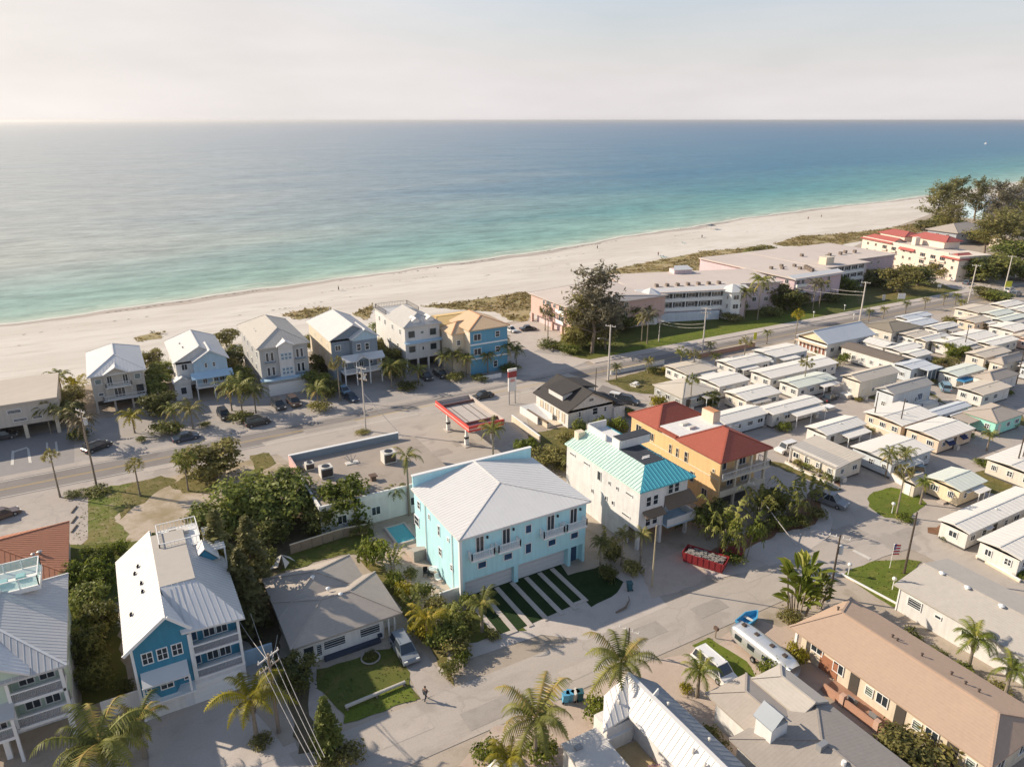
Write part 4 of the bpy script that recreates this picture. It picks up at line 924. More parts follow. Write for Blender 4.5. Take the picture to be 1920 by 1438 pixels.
# H1 beige hip roof
x, y, dd = front((163, 708), 7.9, (150, 655))
h = House('beach_house', 'beige beach house with silver hip roof, central gable and balconies over an open carport', 'house', x + .5, y + .5, 9.4, 17.6, 'beach houses in a row'); w, d = h.w, h.d
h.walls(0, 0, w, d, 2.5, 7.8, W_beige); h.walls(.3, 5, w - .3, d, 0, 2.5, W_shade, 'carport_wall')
for a in (.2, 3.4, 6.6, w - .2): h.post(a, .2, 0, 2.5, .18, W_beige, 'column')
h.roof(-.55, -.55, w + .55, d + .5, 7.9, 2.6, rk, axis='y', ends=('h', 'h'), inset=5, seams=.6)
h.roof(2.2, -1.0, 6.8, 2.6, 8.0, 1.3, rk, axis='y', ends=('g', 'g'), wall=W_beige, seams=.6, name='gable_roof')
h.walls(2.3, -1.0, 7.0, 0, 5.1, 5.3, W_white, 'balcony'); h.rail([(2.4, -.05), (2.4, -.95), (6.9, -.95), (6.9, -.05)], 5.3, .9, white, .25)
h.walls(1.5, -1.0, w, 0, 2.5, 2.7, W_white, 'balcony'); h.rail([(1.6, -.05), (1.6, -.95), (w - .1, -.95), (w - .1, -.05)], 2.7, .9, white, .25)
for a in (2.4, 6.9): h.post(a, -.85, 2.7, 8.0, .1, W_beige)
h.wins('F', (3.2, 6.0), 5.4, 1.0, 2.0, 'door'); h.win('F', 4.6, 2.8, 2.0, 2.0, 'triple'); h.win('F', 1.2, 6.0, 1.2, 1.1, 'slats', gm=M('shutter_green', (.12, .16, .14), .6, .1)); h.win('F', 8.2, 6.0, 1.2, 1.2, 'slats', gm=MATS['shutter_green']); h.win('F', 1.3, 3.6, 1.0, .6, 'plain'); h.win('F', 8.3, 2.8, 1.3, 2.0, 'double', fm=black)
h.wins('R', (3, 8, 13), 5.6, .9, 1.2); h.wins('R', (5, 10), 3.2, .9, 1.2); h.wins('L', (3, 8, 13), 5.6, .9, 1.2); h.vent(2.2, 12, 8.9, metal_g)

# H2 white, pale blue gable
x, y, dd = front((325, 682), 7.9, (303, 632))
h = House('beach_house', 'white beach house with pale blue arched gable and curved blue porch roof', 'house', x + .4, y + .5, 9.8, 17.5, 'beach houses in a row'); w, d = h.w, h.d
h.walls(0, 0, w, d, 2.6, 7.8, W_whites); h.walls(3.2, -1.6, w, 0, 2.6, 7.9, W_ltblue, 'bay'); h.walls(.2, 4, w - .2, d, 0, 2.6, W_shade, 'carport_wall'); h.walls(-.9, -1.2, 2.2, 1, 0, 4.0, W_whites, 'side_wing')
h.roof(-.5, -.5, w + .5, d + .5, 7.9, 3.0, R_metal_b, axis='y', ends=('g', 'h'), wall=W_whites, seams=.6, inset=4)
h.roof(3.0, -2.2, w + .5, 5, 8.0, 2.2, R_metal, axis='y', ends=('g', 'g'), wall=W_ltblue, seams=.6, name='gable_roof', ov=.5)
RB = M('roof_pale_blue', (.42, .58, .70), .5, .05, 1)
h.put(MB().prism([(2.4, -1.6, 5.6), (2.4, -3.4, 4.7), (2.4, -3.4, 4.55), (2.4, -1.6, 5.4)], (w - 1.6, 0, 0)), 'porch_roof', RB)
h.roof(-1.2, -1.8, 2.6, 1.2, 4.1, 1.0, R_metal_b, axis='y', ends=('g', 'g'), wall=W_whites, name='wing_roof', ov=.3)
h.walls(3.0, -3.2, w + .1, -1.6, 2.5, 2.7, trim, 'balcony'); h.rail([(3.1, -3.1), (w, -3.1)], 2.7, .9, trim, .25)
for a in (3.2, 6.5, w): h.post(a, -3.1, 0, 4.6, .1)
h.wins('F', (5.6, 7.2), 6.4, .6, 1.0, off=-1.6); h.win('F', 1.6, 6.0, 1.2, 1.4, 'double'); h.win('F', 5.0, 2.8, .9, 2.0, 'door', off=-1.6); h.wins('F', (7.2, 8.4), 3.0, 1.0, 1.7, 'double', off=-1.6, fm=W_ltblue); h.win('F', .7, 1.2, 1.2, 1.6, 'plain', off=-1.2)
h.wins('L', (3, 8, 13), 5.8, .9, 1.2); h.wins('L', (5, 10), 3.2, .9, 1.2); h.vent(2.0, 9, 9.2, metal_g); h.vent(2.2, 5, 9.4, metal_g)

# H3 grey-white with big garage
x, y, dd = front((482, 655), 10.4, (438, 608))
h = House('beach_house', 'tall pale grey beach house with hip roof and wide white garage door', 'house', x + .4, y + .5, 10.0, 21.0, 'beach houses in a row'); w, d = h.w, h.d
h.walls(0, 0, w, d, 0, 10.3, W_grey); h.walls(-.3, -1.6, w + .2, 0, 0, 3.3, W_grey, 'garage_block'); h.walls(-.5, -2.0, w + .5, 0, 3.3, 3.6, W_ltblue, 'porch_roof')
h.panel('F', 4.6, .05, 7.6, 2.6, trim, 'garage_door', off=-1.6, grooves=4); h.walls(3.8, -.5, 6.8, 0, 3.6, 10.2, W_whites, 'bay')
h.roof(-.6, -.6, w + .6, d + .5, 10.4, 2.8, M('roof_metal_beige', (.53, .485, .42), .5, .05, 1, big=.04), axis='y', ends=('h', 'h'), inset=4.8, seams=.6)
h.roof(3.4, -1.2, 7.2, 2.4, 10.5, 1.0, R_metal, axis='y', ends=('g', 'g'), wall=W_whites, name='gable_roof', ov=.4)
for z in (4.0, 7.2):
    for a in (4.5, 5.3, 6.1): h.win('F', a, z + .9, .55, .6, 'four', off=-.5, fm=W_ltblue); h.win('F', a, z + .1, .55, .6, 'four', off=-.5, fm=W_ltblue)
    h.wins('F', (1.5, 2.5), z, .7, 2.0, 'plain'); h.wins('F', (7.8, 8.7), z, .7, 2.0, 'plain')
    h.put(MB().box(.9, -.5, z - .25, 3.1, 0, z), 'balcony', W_slate); h.put(MB().box(7.2, -.5, z - .25, 9.4, 0, z), 'balcony', W_slate)
h.wins('L', (3, 8, 13, 17), 7.6, .9, 1.3); h.wins('L', (5, 10, 15), 4.4, .9, 1.3)
for q in ((1.6, 12), (2.0, 11), (1.5, 10)): h.vent(q[0], q[1], 11.2, metal_g)

# H4 slate blue
x, y, dd = front((618, 640), 10.2, (570, 600))
h = House('beach_house', 'slate blue beach house with silver gables, white window frames and open carport', 'house', x + .4, y + .5, 10.0, 18.6, 'beach houses in a row'); w, d = h.w, h.d
h.walls(0, 0, w, d, 2.9, 10.1, W_slate); h.walls(.2, 4.5, w - .2, d, 0, 2.9, W_shade, 'carport_wall'); h.walls(0, 0, 1.6, 4.5, 0, 2.9, W_slate); h.walls(4.3, -1.2, w, 0, 6.0, 10.2, W_slate, 'bay'); h.walls(-.05, .2, 0, d - .2, 3, 10, W_cream, 'side_wall')
h.roof(-.5, -.5, w + .5, d + .5, 10.2, 3.0, R_metal_b, axis='y', ends=('g', 'h'), wall=W_slate, seams=.6, inset=4)
h.roof(3.9, -1.8, w + .5, 5, 10.2, 2.0, R_metal, axis='y', ends=('g', 'g'), wall=W_ltblue, seams=.6, name='gable_roof')
h.put(MB().prism([(1.6, -1.2, 6.7), (1.6, -3.2, 5.7), (1.6, -3.2, 5.5), (1.6, -1.2, 6.5)], (w - .6, 0, 0)), 'porch_roof', R_metal); h.roof(4.6, -3.4, 7.2, -1.3, 5.9, .8, R_metal, axis='y', ends=('g', 'g'), wall=W_slate, name='porch_gable', ov=.2)
h.walls(1.6, -3.0, w + .3, 0, 2.75, 3.0, trim, 'balcony'); h.rail([(1.7, -2.9), (w + .2, -2.9), (w + .2, -.1)], 3.0, .95, trim, .22)
for a in (1.8, 4.4, 7.4, w + .1): h.post(a, -2.8, 0, 5.6, .12)
h.wins('F', (5.7, 7.6), 7.3, 1.0, 1.6, off=-1.2); h.win('F', 1.4, 7.6, 1.3, 1.3, 'double'); h.win('F', 2.6, 3.5, 1.1, 1.3); h.wins('F', (5.2, 6.4), 3.3, 1.0, 1.8, 'door'); h.win('F', 8.6, 3.6, 1.0, 1.3)
h.wins('R', (3, 8, 13), 7.6, .9, 1.2); h.wins('L', (3, 8, 13), 7.6, .9, 1.2); h.wins('L', (5, 10), 4.2, .9, 1.2)

# H5 white with dormers
x, y, dd = front((757, 615), 10.8, (695, 580))
h = House('beach_house', 'white beach house with two small dormers and dark shuttered windows', 'house', x + .4, y + .5, 8.6, 20.0, 'beach houses in a row'); w, d = h.w, h.d
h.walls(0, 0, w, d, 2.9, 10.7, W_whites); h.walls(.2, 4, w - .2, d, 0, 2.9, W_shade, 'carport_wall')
for a in (.2, 3.0, 5.6, w - .2): h.post(a, .2, 0, 2.9, .2, W_white, 'column')
h.roof(-.5, -.5, w + .5, 12, 10.8, 2.2, M('roof_metal_warm', (.55, .52, .475), .5, .05, 1, big=.04), axis='y', ends=('h', 'g'), inset=3.4, seams=.6, wall=W_whites)
h.walls(0, 12, w, d, 10.6, 10.9, R_grey, 'roof_deck'); h.rail([(.1, 12.2), (.1, d - .1), (w - .1, d - .1), (w - .1, 12.2)], 10.9, 1.1, M('rail_dark', (.12, .10, .09), .7, .1), .4)
for a in (3.0, 6.6): h.put(MB().box(a - .7, .6, 10.9, a + .7, 3, 11.9), 'dormer', trim); h.roof(a - 1.0, .2, a + 1.0, 3.2, 11.9, .6, R_metal, axis='y', ends=('g', 'g'), wall=trim, name='dormer_roof', ov=.2); h.win('F', a, 11.1, .8, .7, 'plain', off=.6)
SH = M('shutter_teal', (.03, .075, .075), .5, .1)
h.wins('F', (1.6, 6.9), 8.1, 1.5, 1.5, 'double', fm=SH); h.win('F', 4.2, 8.7, .9, .7, 'slats', fm=white, gm=MATS['shutter_green']); h.wins('F', (1.6, 6.9), 4.6, 1.5, 1.4, 'double', fm=SH); h.win('F', 4.3, 4.7, .6, 1.0, 'plain')
h.put(MB().prism([(-.3, 0, 7.3), (-.3, -.9, 6.9), (-.3, -.9, 6.75), (-.3, 0, 7.1)], (w + .9, 0, 0)), 'string_roof', W_ltblue)
h.wins('L', (3, 8, 13, 17), 8.4, .8, 1.2); h.wins('L', (5, 10), 4.6, .8, 1.2)

# H6 blue house, orange roof
x, y, dd = front((880, 620), 10.8, None)
h = House('beach_house', 'bright blue and cream beach house with orange-tan tiled roofs', 'house', x + .4, y + .5, 9.6, 22.0, 'beach houses in a row'); w, d = h.w, h.d
WB = M('wall_bright_blue', (.12, .31, .44), .65, .06, 1, stripe=('Z', .25, .1))
h.walls(0, 0, w, 10, 0, 10.6, WB); h.walls(0, 10, w, d, 0, 9.0, W_cream); h.walls(-3.0, 3.0, 0, 9, 0, 9.4, W_cream, 'side_wing'); h.walls(-.05, 0, 0, 3, 0, 10.5, W_cream, 'side_wall')
h.roof(-.5, -.5, w + .5, 10.2, 10.7, 1.9, R_orange, axis='y', ends=('h', 'g'), inset=4.6, wall=W_cream, cap_m=R_orange2); h.roof(-3.4, 2.6, 3.4, 9.6, 9.5, 1.9, R_orange, axis='x', ends=('h', 'g'), inset=3, name='wing_roof', wall=W_cream, cap_m=R_orange2)
h.roof(-4.0, 10.4, w + .4, d + .4, 9.0, 1.2, M('roof_ochre', (.62, .43, .19), .8, .1, 2, big=.05), axis='x', ends=('h', 'h'), inset=3, name='rear_roof')
h.walls(-3.4, 10.2, 0, d, 0, 8.8, W_cream, 'rear_wing')
h.put(MB().box(-.1, -.15, 7.0, w + .1, 0, 7.3).box(-.1, -.15, 3.6, w + .1, 0, 3.9), 'string_course', trim)
h.win('F', 1.8, 8.0, 1.9, 1.6, 'double'); h.win('F', 7.0, 8.2, 1.2, 1.4, 'sash'); h.win('F', 1.8, 4.6, 1.9, 1.6, 'double'); h.win('F', 7.0, 4.6, 1.2, 1.4); h.win('F', 6.4, 1.0, 1.1, 1.6)
h.wins('L', (1.5,), 8, .9, 1.4); h.win('F', -1.5, 6.6, 1.0, 1.2, off=3.0)
h.walls(-.4, -4.6, 5.5, -4.4, 0, 1.0, W_white, 'garden_wall')

# ------------------------------------------------------------------ gas station, shop, black-roofed house
h = House('station_canopy', 'red-edged filling station canopy with open white top beside the main road', 'canopy', 50.6, 104.6, 7.0, 14.2)
w, d = h.w, h.d
RED = M('canopy_red', (.62, .085, .065), .5, .06, 1); CW = M('canopy_white', (.50, .44, .39), .7, .12, 1, stain=.15)
for a in ((.9, 3), (6.1, 3), (.9, 11), (6.1, 11)): h.post(a[0], a[1], 0, 4.3, .2, white, 'column')
h.walls(.05, .05, w - .05, d - .05, 4.0, 4.25, CW, 'deck')
h.walls(-.1, -.1, .1, d + .1, 3.9, 5.0, RED, 'fascia'); h.walls(.1, -.1, w - .1, .1, 3.9, 5.0, RED, 'fascia'); h.walls(w - .1, -.1, w + .1, d + .1, 3.9, 5.0, CW, 'fascia'); h.walls(.1, d - .1, w - .1, d + .1, 3.9, 5.0, CW, 'fascia')
h.put(MB().box(-.14, -.14, 4.3, -.1, d + .14, 4.5).box(-.1, -.14, 4.3, w + .1, -.1, 4.5), 'trim_band', M('band_pale', (.7, .45, .4), .5, .05))
for y in (2.2, 12.0): h.put(MB().box(.1, y, 4.25, w - .1, y + .3, 4.75), 'gutter', M('gutter_dark', (.16, .09, .08), .8, .1))
for x in (1.6, 4.0, 5.4): h.put(MB().box(x, 2.5, 4.25, x + .06, 12, 4.35), 'roof_joint', W_shade)
for (x, y) in ((50.9, 107.6), (57.3, 107.6), (50.9, 115.4), (57.3, 115.4)):
    p = thing('fuel_pump', 'white fuel pump at the %s %s post of the red-edged canopy' % ('shop-side' if y < 110 else 'road-side', 'left' if x < 55 else 'right'), 'fuel pump', (x + .6 * (1 if x < 55 else -1), y, .03), 0, 'fuel pumps under the canopy')
    MB().box(-.35, -.25, .12, .35, .25, 1.9).build('body', white, p); MB().box(-.36, -.26, 1.3, .36, .26, 1.7).build('screen', black, p); MB().box(-.7, -1.0, 0, .7, 1.0, .12).build('island', G_concl, p)
h = House('price_sign', 'tall roadside filling station sign with red and white panels on two posts', 'sign', 67.6, 121.0, 2.0, .4)
h.post(.3, .2, 0, 5.2, .09, metal_g); h.post(1.7, .2, 0, 5.2, .09, metal_g); h.walls(.05, 0, 1.95, .4, 5.9, 7.2, M('sign_red_dark', (.30, .05, .05), .5, .1), 'sign_panel'); h.walls(0, 0, 2.0, .4, 7.2, 7.7, white, 'sign_head'); h.walls(.1, .05, 1.9, .35, 2.9, 5.8, white, 'price_panel')
h.walls(.5, .0, 1.5, .05, 4.9, 5.5, M('sign_pink', (.6, .3, .27), .5, .1), 'price_board')

h = House('shop_building', 'flat gravel-roofed shop with long dark parapet and rooftop air units', 'shop', 20.4, 90.2, 21.0, 16.8)
w, d = h.w, h.d
h.walls(0, 0, w, d, 0, 4.2, W_whites); h.walls(.2, .2, w - .2, d - .3, 4.2, 4.5, G_gravel, 'roof')
h.walls(-.1, d - .3, w - 3, d + .05, 4.2, 5.6, M('parapet_grey', (.22, .26, .30), .8, .1, 1), 'parapet'); h.put(MB().box(-.15, d - .35, 5.6, w - 2.95, d + .1, 5.72), 'coping', trim)
h.walls(-.2, d - 5, .05, d + .05, 3.6, 5.6, M('parapet_pink', (.62, .40, .36), .7, .15, 1), 'parapet'); h.walls(-.1, 0, .2, d - 5, 4.2, 4.8, W_white, 'parapet'); h.walls(0, -.15, w, .2, 3.9, 4.75, W_white, 'parapet')
h.wins('F', (3, 8, 14), 1.2, 1.4, 1.4, 'double')
for (u, v, k, lab) in ((612, 893, 1.15, 'boxy white rooftop air unit with round fan, casting a long shadow'), (581, 880, .8, 'smallest white rooftop air unit, at the parapet corner'), (729, 866, 1.25, 'tall white rooftop air unit beside the lone palm')):
    x, y = at(u, v, 4.5); a = thing('air_unit', lab, 'air unit', (x, y, 4.5), 0, 'air units on the shop roof')
    MB().box(-.8 * k, -.7 * k, .1, .8 * k, .7 * k, 1.5 * k).build('casing', white_d, a); MB().tube((0, 0, 1.5 * k), (0, 0, 1.5 * k + .08), .5 * k, n=14).build('fan', black, a); MB().box(-.7 * k, -.74 * k, .3, .7 * k, -.7 * k, 1.3 * k).build('grille', MATS['vent_dark'], a)
x, y = at(660, 868, 4.5); a = thing('rooftop_aerial', 'tangle of small aerials and pipes standing on the shop roof', 'aerial', (x, y, 4.5))
random.seed(3)
for i in range(7): MB().tube((0, 0, .1), (random.uniform(-1, 1), random.uniform(-1, 1), random.uniform(.6, 1.6)), .05, n=5).build('rod', metal_g, a)
MB().box(-1.0, -.5, 0, 1.0, .5, .15).build('base', white_d, a)
x, y = at(700, 900, 4.5); a = thing('roof_cowl', 'rusty square roof cowl near the front edge of the shop roof', 'vent', (x, y, 4.5))
MB().box(-.35, -.35, 0, .35, .35, .7).build('body', M('rust', (.14, .09, .07), .9, .2), a); MB().box(-.55, -.55, .7, .55, .55, .85).build('cap', MATS['rust'], a)
for (u, v, L_) in ((700, 975, 10.0),):
    x, y = at(u, v); a = thing('garden_wall', 'long white garden wall behind the bright green tree', 'wall', (x, y, 0)); MB().box(-.5, -.12, 0, L_, .12, 1.9).build('wall', W_white, a); MB().box(-.55, -.18, 1.9, L_ + .05, .18, 2.0).build('coping', trim, a)
for (a_, b_, nm, lab) in (((545, 1040), (645, 1008), 'timber_fence', 'weathered low fence behind the bungalow'), ((645, 1008), (690, 1000), 'rear_fence', 'short fence end by the pool garden')):
    p, q = at(*a_), at(*b_); a = thing(nm, lab, 'fence', (*p, 0), math.atan2(q[1] - p[1], q[0] - p[0])); Ln = dist(p, q)
    n = int(Ln / 1.5)
    for i in range(n): MB().box(i * Ln / n + .03, -.04, .1, (i + 1) * Ln / n - .03, .04, 1.5).build('panel', wood_pole, a)
    MB().box(0, -.08, 1.5, Ln, .08, 1.6).build('rail', W_cream, a)

h = House('black_roof_house', 'white clapboard house with black gable roof, dormer and right-hand lean-to', 'house', 71.6, 105.0, 10.4, 11.6)
w, d = h.w, h.d
h.walls(0, 0, w, d, 0, 3.5, W_whites); h.roof(-.6, -.5, w + .6, d + .4, 3.5, 3.0, R_black, axis='y', ends=('g', 'g'), wall=W_whites, th=.18)
h.walls(.9, 3.4, 3.2, 8.4, 3.8, 5.6, W_whites, 'dormer'); h.put(MB().prism([(.5, 3.0, 5.45), (.5, 8.8, 5.45), (4.8, 8.8, 6.35), (4.8, 3.0, 6.35)], (0, 0, .15)), 'dormer_roof', R_black)
h.walls(w - 3.2, 4.0, w - 1.6, 9, 3.9, 5.6, W_whites, 'dormer'); h.put(MB().prism([(w - 4.8, 3.6, 6.35), (w - 4.8, 9.4, 6.35), (w - 1.0, 9.4, 5.5), (w - 1.0, 3.6, 5.5)], (0, 0, .15)), 'dormer_roof', R_black)
h.walls(w, -.6, w + 2.6, 6.5, 0, 2.5, W_whites, 'lean_to'); h.put(MB().prism([(w - .1, -1.0, 3.3), (w - .1, 7, 3.3), (w + 3.1, 7, 2.45), (w + 3.1, -1.0, 2.45)], (0, 0, .14)), 'lean_to_roof', R_black)
h.win('F', 6.2, 1.6, 1.3, 1.5, 'sash'); h.win('F', 2.6, 1.8, .6, 1.1, 'sash'); h.win('F', 5.2, 4.5, 1.2, .7, 'slats'); h.win('F', 8.6, 1.8, .7, 1.0)
h.wins('L', (1.6, 3.6, 5.6, 7.6, 9.4), .6, 1.0, 2.0, 'slats', fm=W_cream, gm=M('curtain_cream', (.55, .48, .38), .8, .1))
h.walls(-3.4, 2.0, -3.15, d, 0, 1.0, W_brown if 'W_brown' in globals() else MATS['wall_cream'], 'porch_wall'); h.walls(-3.15, 2.0, 0, d, 0, .25, W_cream, 'porch_floor'); h.put(MB().box(-3.5, 2.0, 1.0, -3.05, d, 1.25), 'porch_hedge', MATS['roof_brown'])
a = thing('loading_ramp', 'white sloped concrete ramp with railing beside the black-roofed house', 'ramp', (*at(1010, 785), 0), 0)
MB().prism([(-1.6, -2.4, 0), (1.6, -2.4, 0), (1.6, 4.2, 1.4), (-1.6, 4.2, 1.4)], (0, 0, .15)).build('deck', W_white, a); MB().box(-1.75, -2.4, 0, -1.6, 4.4, 1.5).build('side_wall', W_white, a); MB().box(1.6, -2.4, 0, 1.75, 4.4, 1.5).build('side_wall', W_white, a)

# ------------------------------------------------------------------ pink condominiums and the Spanish block
def gallery(h, face_y, x0, x1, z0, floors, wm, bay=3.2, fh=2.8):
    """open walkway fronts: dark recess, slab edge, parapet and piers for every floor"""
    n = max(1, int((x1 - x0) / bay)); b = (x1 - x0) / n
    for k in range(floors):
        z = z0 + k * fh
        h.put(MB().box(x0, face_y - .03, z + 1.0, x1, face_y, z + fh - .3), 'gallery_recess', W_shade)
        h.put(MB().box(x0, face_y - .5, z - .1, x1, face_y - .03, z + .95), 'gallery_parapet', wm)
        for i in range(n):
            h.win('F', x0 + b * (i + .5), z + 1.05, b * .55, fh - 1.5, 'double', off=face_y - .04)
    for i in range(n + 1): h.put(MB().box(x0 + b * i - .12, face_y - .52, z0, x0 + b * i + .12, face_y - .3, z0 + fh * floors), 'pier', wm)
FR = M('flat_roof_pinkish', (.55, .475, .42), .9, .07, .5, big=.08, stain=.12)
h = House('condo_wing', 'pink condominium wing on pillars, half hidden by a tall feathery tree', 'apartment block', 105.8, 154.8, 32, 21.0, 'pink condominium wings')
w, d = h.w, h.d
h.walls(0, 0, w, d, 2.6, 8.3, W_pink); h.walls(1.5, 1, w, d - 1, 0, 2.6, W_pinkp, 'ground_floor'); h.roof(-.7, -.7, w + .5, d + .7, 8.4, 1.3, FR, axis='y', ends=('h', 'h'), inset=2.5)
for y in (.3, 4.8, 9.8, d - .3): h.post(.3, y, 0, 2.6, .35, W_pink, 'column')
for z in (3.1, 5.9):
    h.put(MB().box(-.7, 3.0, z - .2, 0, 7.0, z), 'balcony', W_pinkp); h.put(MB().box(-.75, 3.0, z, -.65, 7.0, z + .9), 'balcony_parapet', trim); h.put(MB().box(-.7, 10.0, z - .2, 0, 13.0, z), 'balcony', W_pinkp); h.put(MB().box(-.75, 10.0, z, -.65, 13, z + .9), 'balcony_parapet', W_pink)
    h.wins('L', (5.0, 11.5), z, 2.4, 2.0, 'triple'); h.wins('L', (1.6, 8.5, 14.0), z + .7, 1.2, 1.1, 'double'); h.wins('F', (3, 8, 13, 18), z + .4, 1.4, 1.5, 'double')
a, b = at(1200, 551, 8.5), at(1400, 541, 8.5); rz = math.atan2(b[1] - a[1], b[0] - a[0]); ww = dist(a, b)
h = House('condo_wing', 'long central condominium wing with galleries, white wall below and hexagonal corner roofs', 'apartment block', a[0], a[1], ww, 27.0, 'pink condominium wings', rz)
w, d = h.w, h.d
h.walls(0, 0, w, d, 0, 8.4, W_pinkp); gallery(h, 0, w * .18, w * .78, 3.0, 2, trim, 3.4, 2.75); h.walls(w * .16, -1.2, w * .74, -.6, 0, 2.6, M('wall_shade_white', (.62, .66, .70), .7, .06, 1), 'garden_wall')
h.walls(-.8, -1.0, w + .8, d, 8.4, 8.75, FR, 'roof'); h.put(MB().prism([(-.8, -1.2, 8.3), (w + .8, -1.2, 8.3), (w + .8, 2.4, 9.1), (-.8, 2.4, 9.1)], (0, 0, .15)), 'roof_apron', R_metal_b)
for i in range(7): h.put(MB().box(w * (.22 + .1 * i), 6, 8.75, w * (.22 + .1 * i) + .9, 7.2, 9.6), 'air_unit', M('unit_brown', (.20, .16, .13), .8, .1))
for f in (.09, .86):
    cx_ = w * f; hexp = lambda r, z: [(cx_ + r * math.cos(k * math.pi / 3), -.2 + r * math.sin(k * math.pi / 3), z) for k in range(6)]
    h.put(MB().prism(hexp(3.0, 0), (0, 0, 8.3)), 'corner_tower', trim)
    mb = MB(); A = hexp(3.8, 8.3)
    for k in range(6): mb.quad(A[k], A[(k + 1) % 6], (cx_, -.2, 10.2))
    mb.quad(*A[::-1]); h.put(mb, 'tower_roof', R_metal)
    for z in (3.3, 6.0): h.win('F', cx_, z, 1.8, 1.4, 'double', off=-2.85); h.win('F', cx_ - 2.0, z, 1.0, 1.4, 'plain', off=-1.9); h.win('F', cx_ + 2.0, z, 1.0, 1.4, 'plain', off=-1.9)
h.walls(w * .62, d - 4, w * .8, d, 8.75, 10.0, W_pinkp, 'roof_house'); h.put(MB().prism([(w * .61, d - 4.3, 10), (w * .81, d - 4.3, 10), (w * .78, d - 2, 11), (w * .64, d - 2, 11)], (0, 0, .1)), 'roof_house_roof', R_metal)
h.walls(w - 2, 7, w + 15, d, 0, 8.2, W_pinkp, 'side_block'); h.walls(w - 2, 6.2, w + 15.6, d + .5, 8.2, 8.6, FR, 'side_roof'); h.wins('F', (w + 3, w + 7, w + 11), 5.6, 1.4, 1.4, 'double', off=7); h.wins('F', (w + 3, w + 7, w + 11), 2.6, 1.4, 1.4, 'double', off=7)
h = House('condo_wing', 'far condominium wing in pinkish lilac with wide pale flat roof and white corner balconies', 'apartment block', 187.2, 151.4, 22, 42, 'pink condominium wings')
w, d = h.w, h.d
h.walls(0, 0, w, d, 0, 8.3, M('wall_lilac', (.57, .44, .46), .75, .06, 1, big=.04)); h.walls(-.8, -.8, w + .6, d, 8.3, 8.65, FR, 'roof'); h.put(MB().prism([(-.9, -1.1, 8.2), (w + .8, -1.1, 8.2), (w + .8, 2.2, 9.1), (-.9, 2.2, 9.1)], (0, 0, .15)), 'roof_apron', R_metal)
for z in (.8, 3.4, 6.0):
    h.put(MB().box(.3, -.9, z - .2, 5.0, 0, z + .7), 'balcony', trim); h.wins('F', (1.6, 3.8), z + .2, 1.4, 1.7, 'double'); h.wins('F', (10, 16), z + .3, 1.4, 1.4, 'double', fm=trim); h.wins('L', (3, 8, 13, 17), z + .4, 1.4, 1.4, 'double')
for q in ((5, 14), (8, 12), (11, 15), (13, 9), (15, 13), (17, 10)): h.put(MB().box(q[0], q[1], 8.65, q[0] + .9, q[1] + 1, 9.5), 'air_unit', MATS['unit_brown'])
for i in range(4): h.put(MB().box(12.5 + i * .9, 4 + i * 1.6, 8.65, 13.6 + i * .9, 4.8 + i * 1.6, 9.9), 'air_unit', MATS['unit_brown'])
h.walls(-.9, 9, -.3, d + 10, 0, 1.2, W_white, 'sea_wall')
h = House('condo_wing', 'rear condominium wing with stepped flat roofs and lilac end wall beside the white red-roofed block', 'apartment block', 209.8, 158.2, 46, 35, 'pink condominium wings')
w, d = h.w, h.d
h.walls(0, 0, 22, d, 0, 8.4, W_pinkp); h.walls(-.6, -.7, 22.6, d, 8.4, 8.75, FR, 'roof'); h.walls(22, 6, w, d, 0, 8.2, MATS['wall_lilac']); h.walls(22.6, 5.4, w + .6, d, 8.2, 8.55, FR, 'roof')
gallery(h, 0, 2, 20, .6, 3, trim, 3.6, 2.6); h.walls(4, 3, 8, 6, 8.75, 11.2, W_cream, 'stair_tower')
for q in ((12, 10), (16, 12), (20, 14), (26, 14), (30, 15), (34, 14), (10, 18)): h.put(MB().box(q[0], q[1], 8.75, q[0] + 1, q[1] + 1, 9.7), 'air_unit', MATS['unit_brown'])
h.wins('F', (25, 29, 33, 37), 5.6, 1.4, 1.4, 'double', off=6); h.wins('F', (25, 29, 33, 37), 2.6, 1.4, 1.4, 'double', off=6)

# Spanish style block: long white front turned to the sun
a, b = at(1800, 482, 9), at(1618, 446, 9); L_ = dist(a, b); rz = math.atan2(b[1] - a[1], b[0] - a[0]) - math.pi / 2
h = House('spanish_apartments', 'long white stucco apartment block with red barrel-tile roofs and arched balconies', 'apartment block', a[0], a[1], 15, L_, None, rz)
w, d = h.w, h.d
W_st = M('wall_stucco', (.70, .60, .50), .8, .06, 1, big=.04); R_br = M('roof_tile_bright', (.42, .12, .10), .75, .15, 2, stripe=('Y', .5, .2), bump=.5)
h.walls(0, 0, w, d, 0, 9.0, W_st)
h.walls(.3, d * .3, w - .3, d * .68, 9.0, 9.3, FR, 'flat_roof'); h.walls(-.05, d * .1, .25, d, 9.0, 9.7, W_st, 'parapet')
h.roof(-.6, -.6, 8, d * .16, 8.0, 1.6, R_br, axis='x', ends=('h', 'g'), inset=3, wall=W_st, name='tile_roof'); h.roof(-.8, d * .66, 7.5, d + .6, 9.1, 1.7, R_br, axis='y', ends=('g', 'h'), inset=3, wall=W_st, name='tile_roof')
h.walls(7.5, d * .3, w, d * .62, 9.0, 12.0, W_st, 'upper_storey'); h.roof(7.0, d * .28, w + .6, d * .64, 12.0, 1.6, R_br, axis='y', ends=('h', 'h'), inset=3, name='tile_roof'); h.walls(6.5, d * .68, w, d * .95, 9.0, 11.4, W_st, 'upper_storey'); h.roof(6.0, d * .67, w + .6, d * .97, 11.4, 1.4, R_br, axis='y', ends=('h', 'h'), inset=3, name='tile_roof')
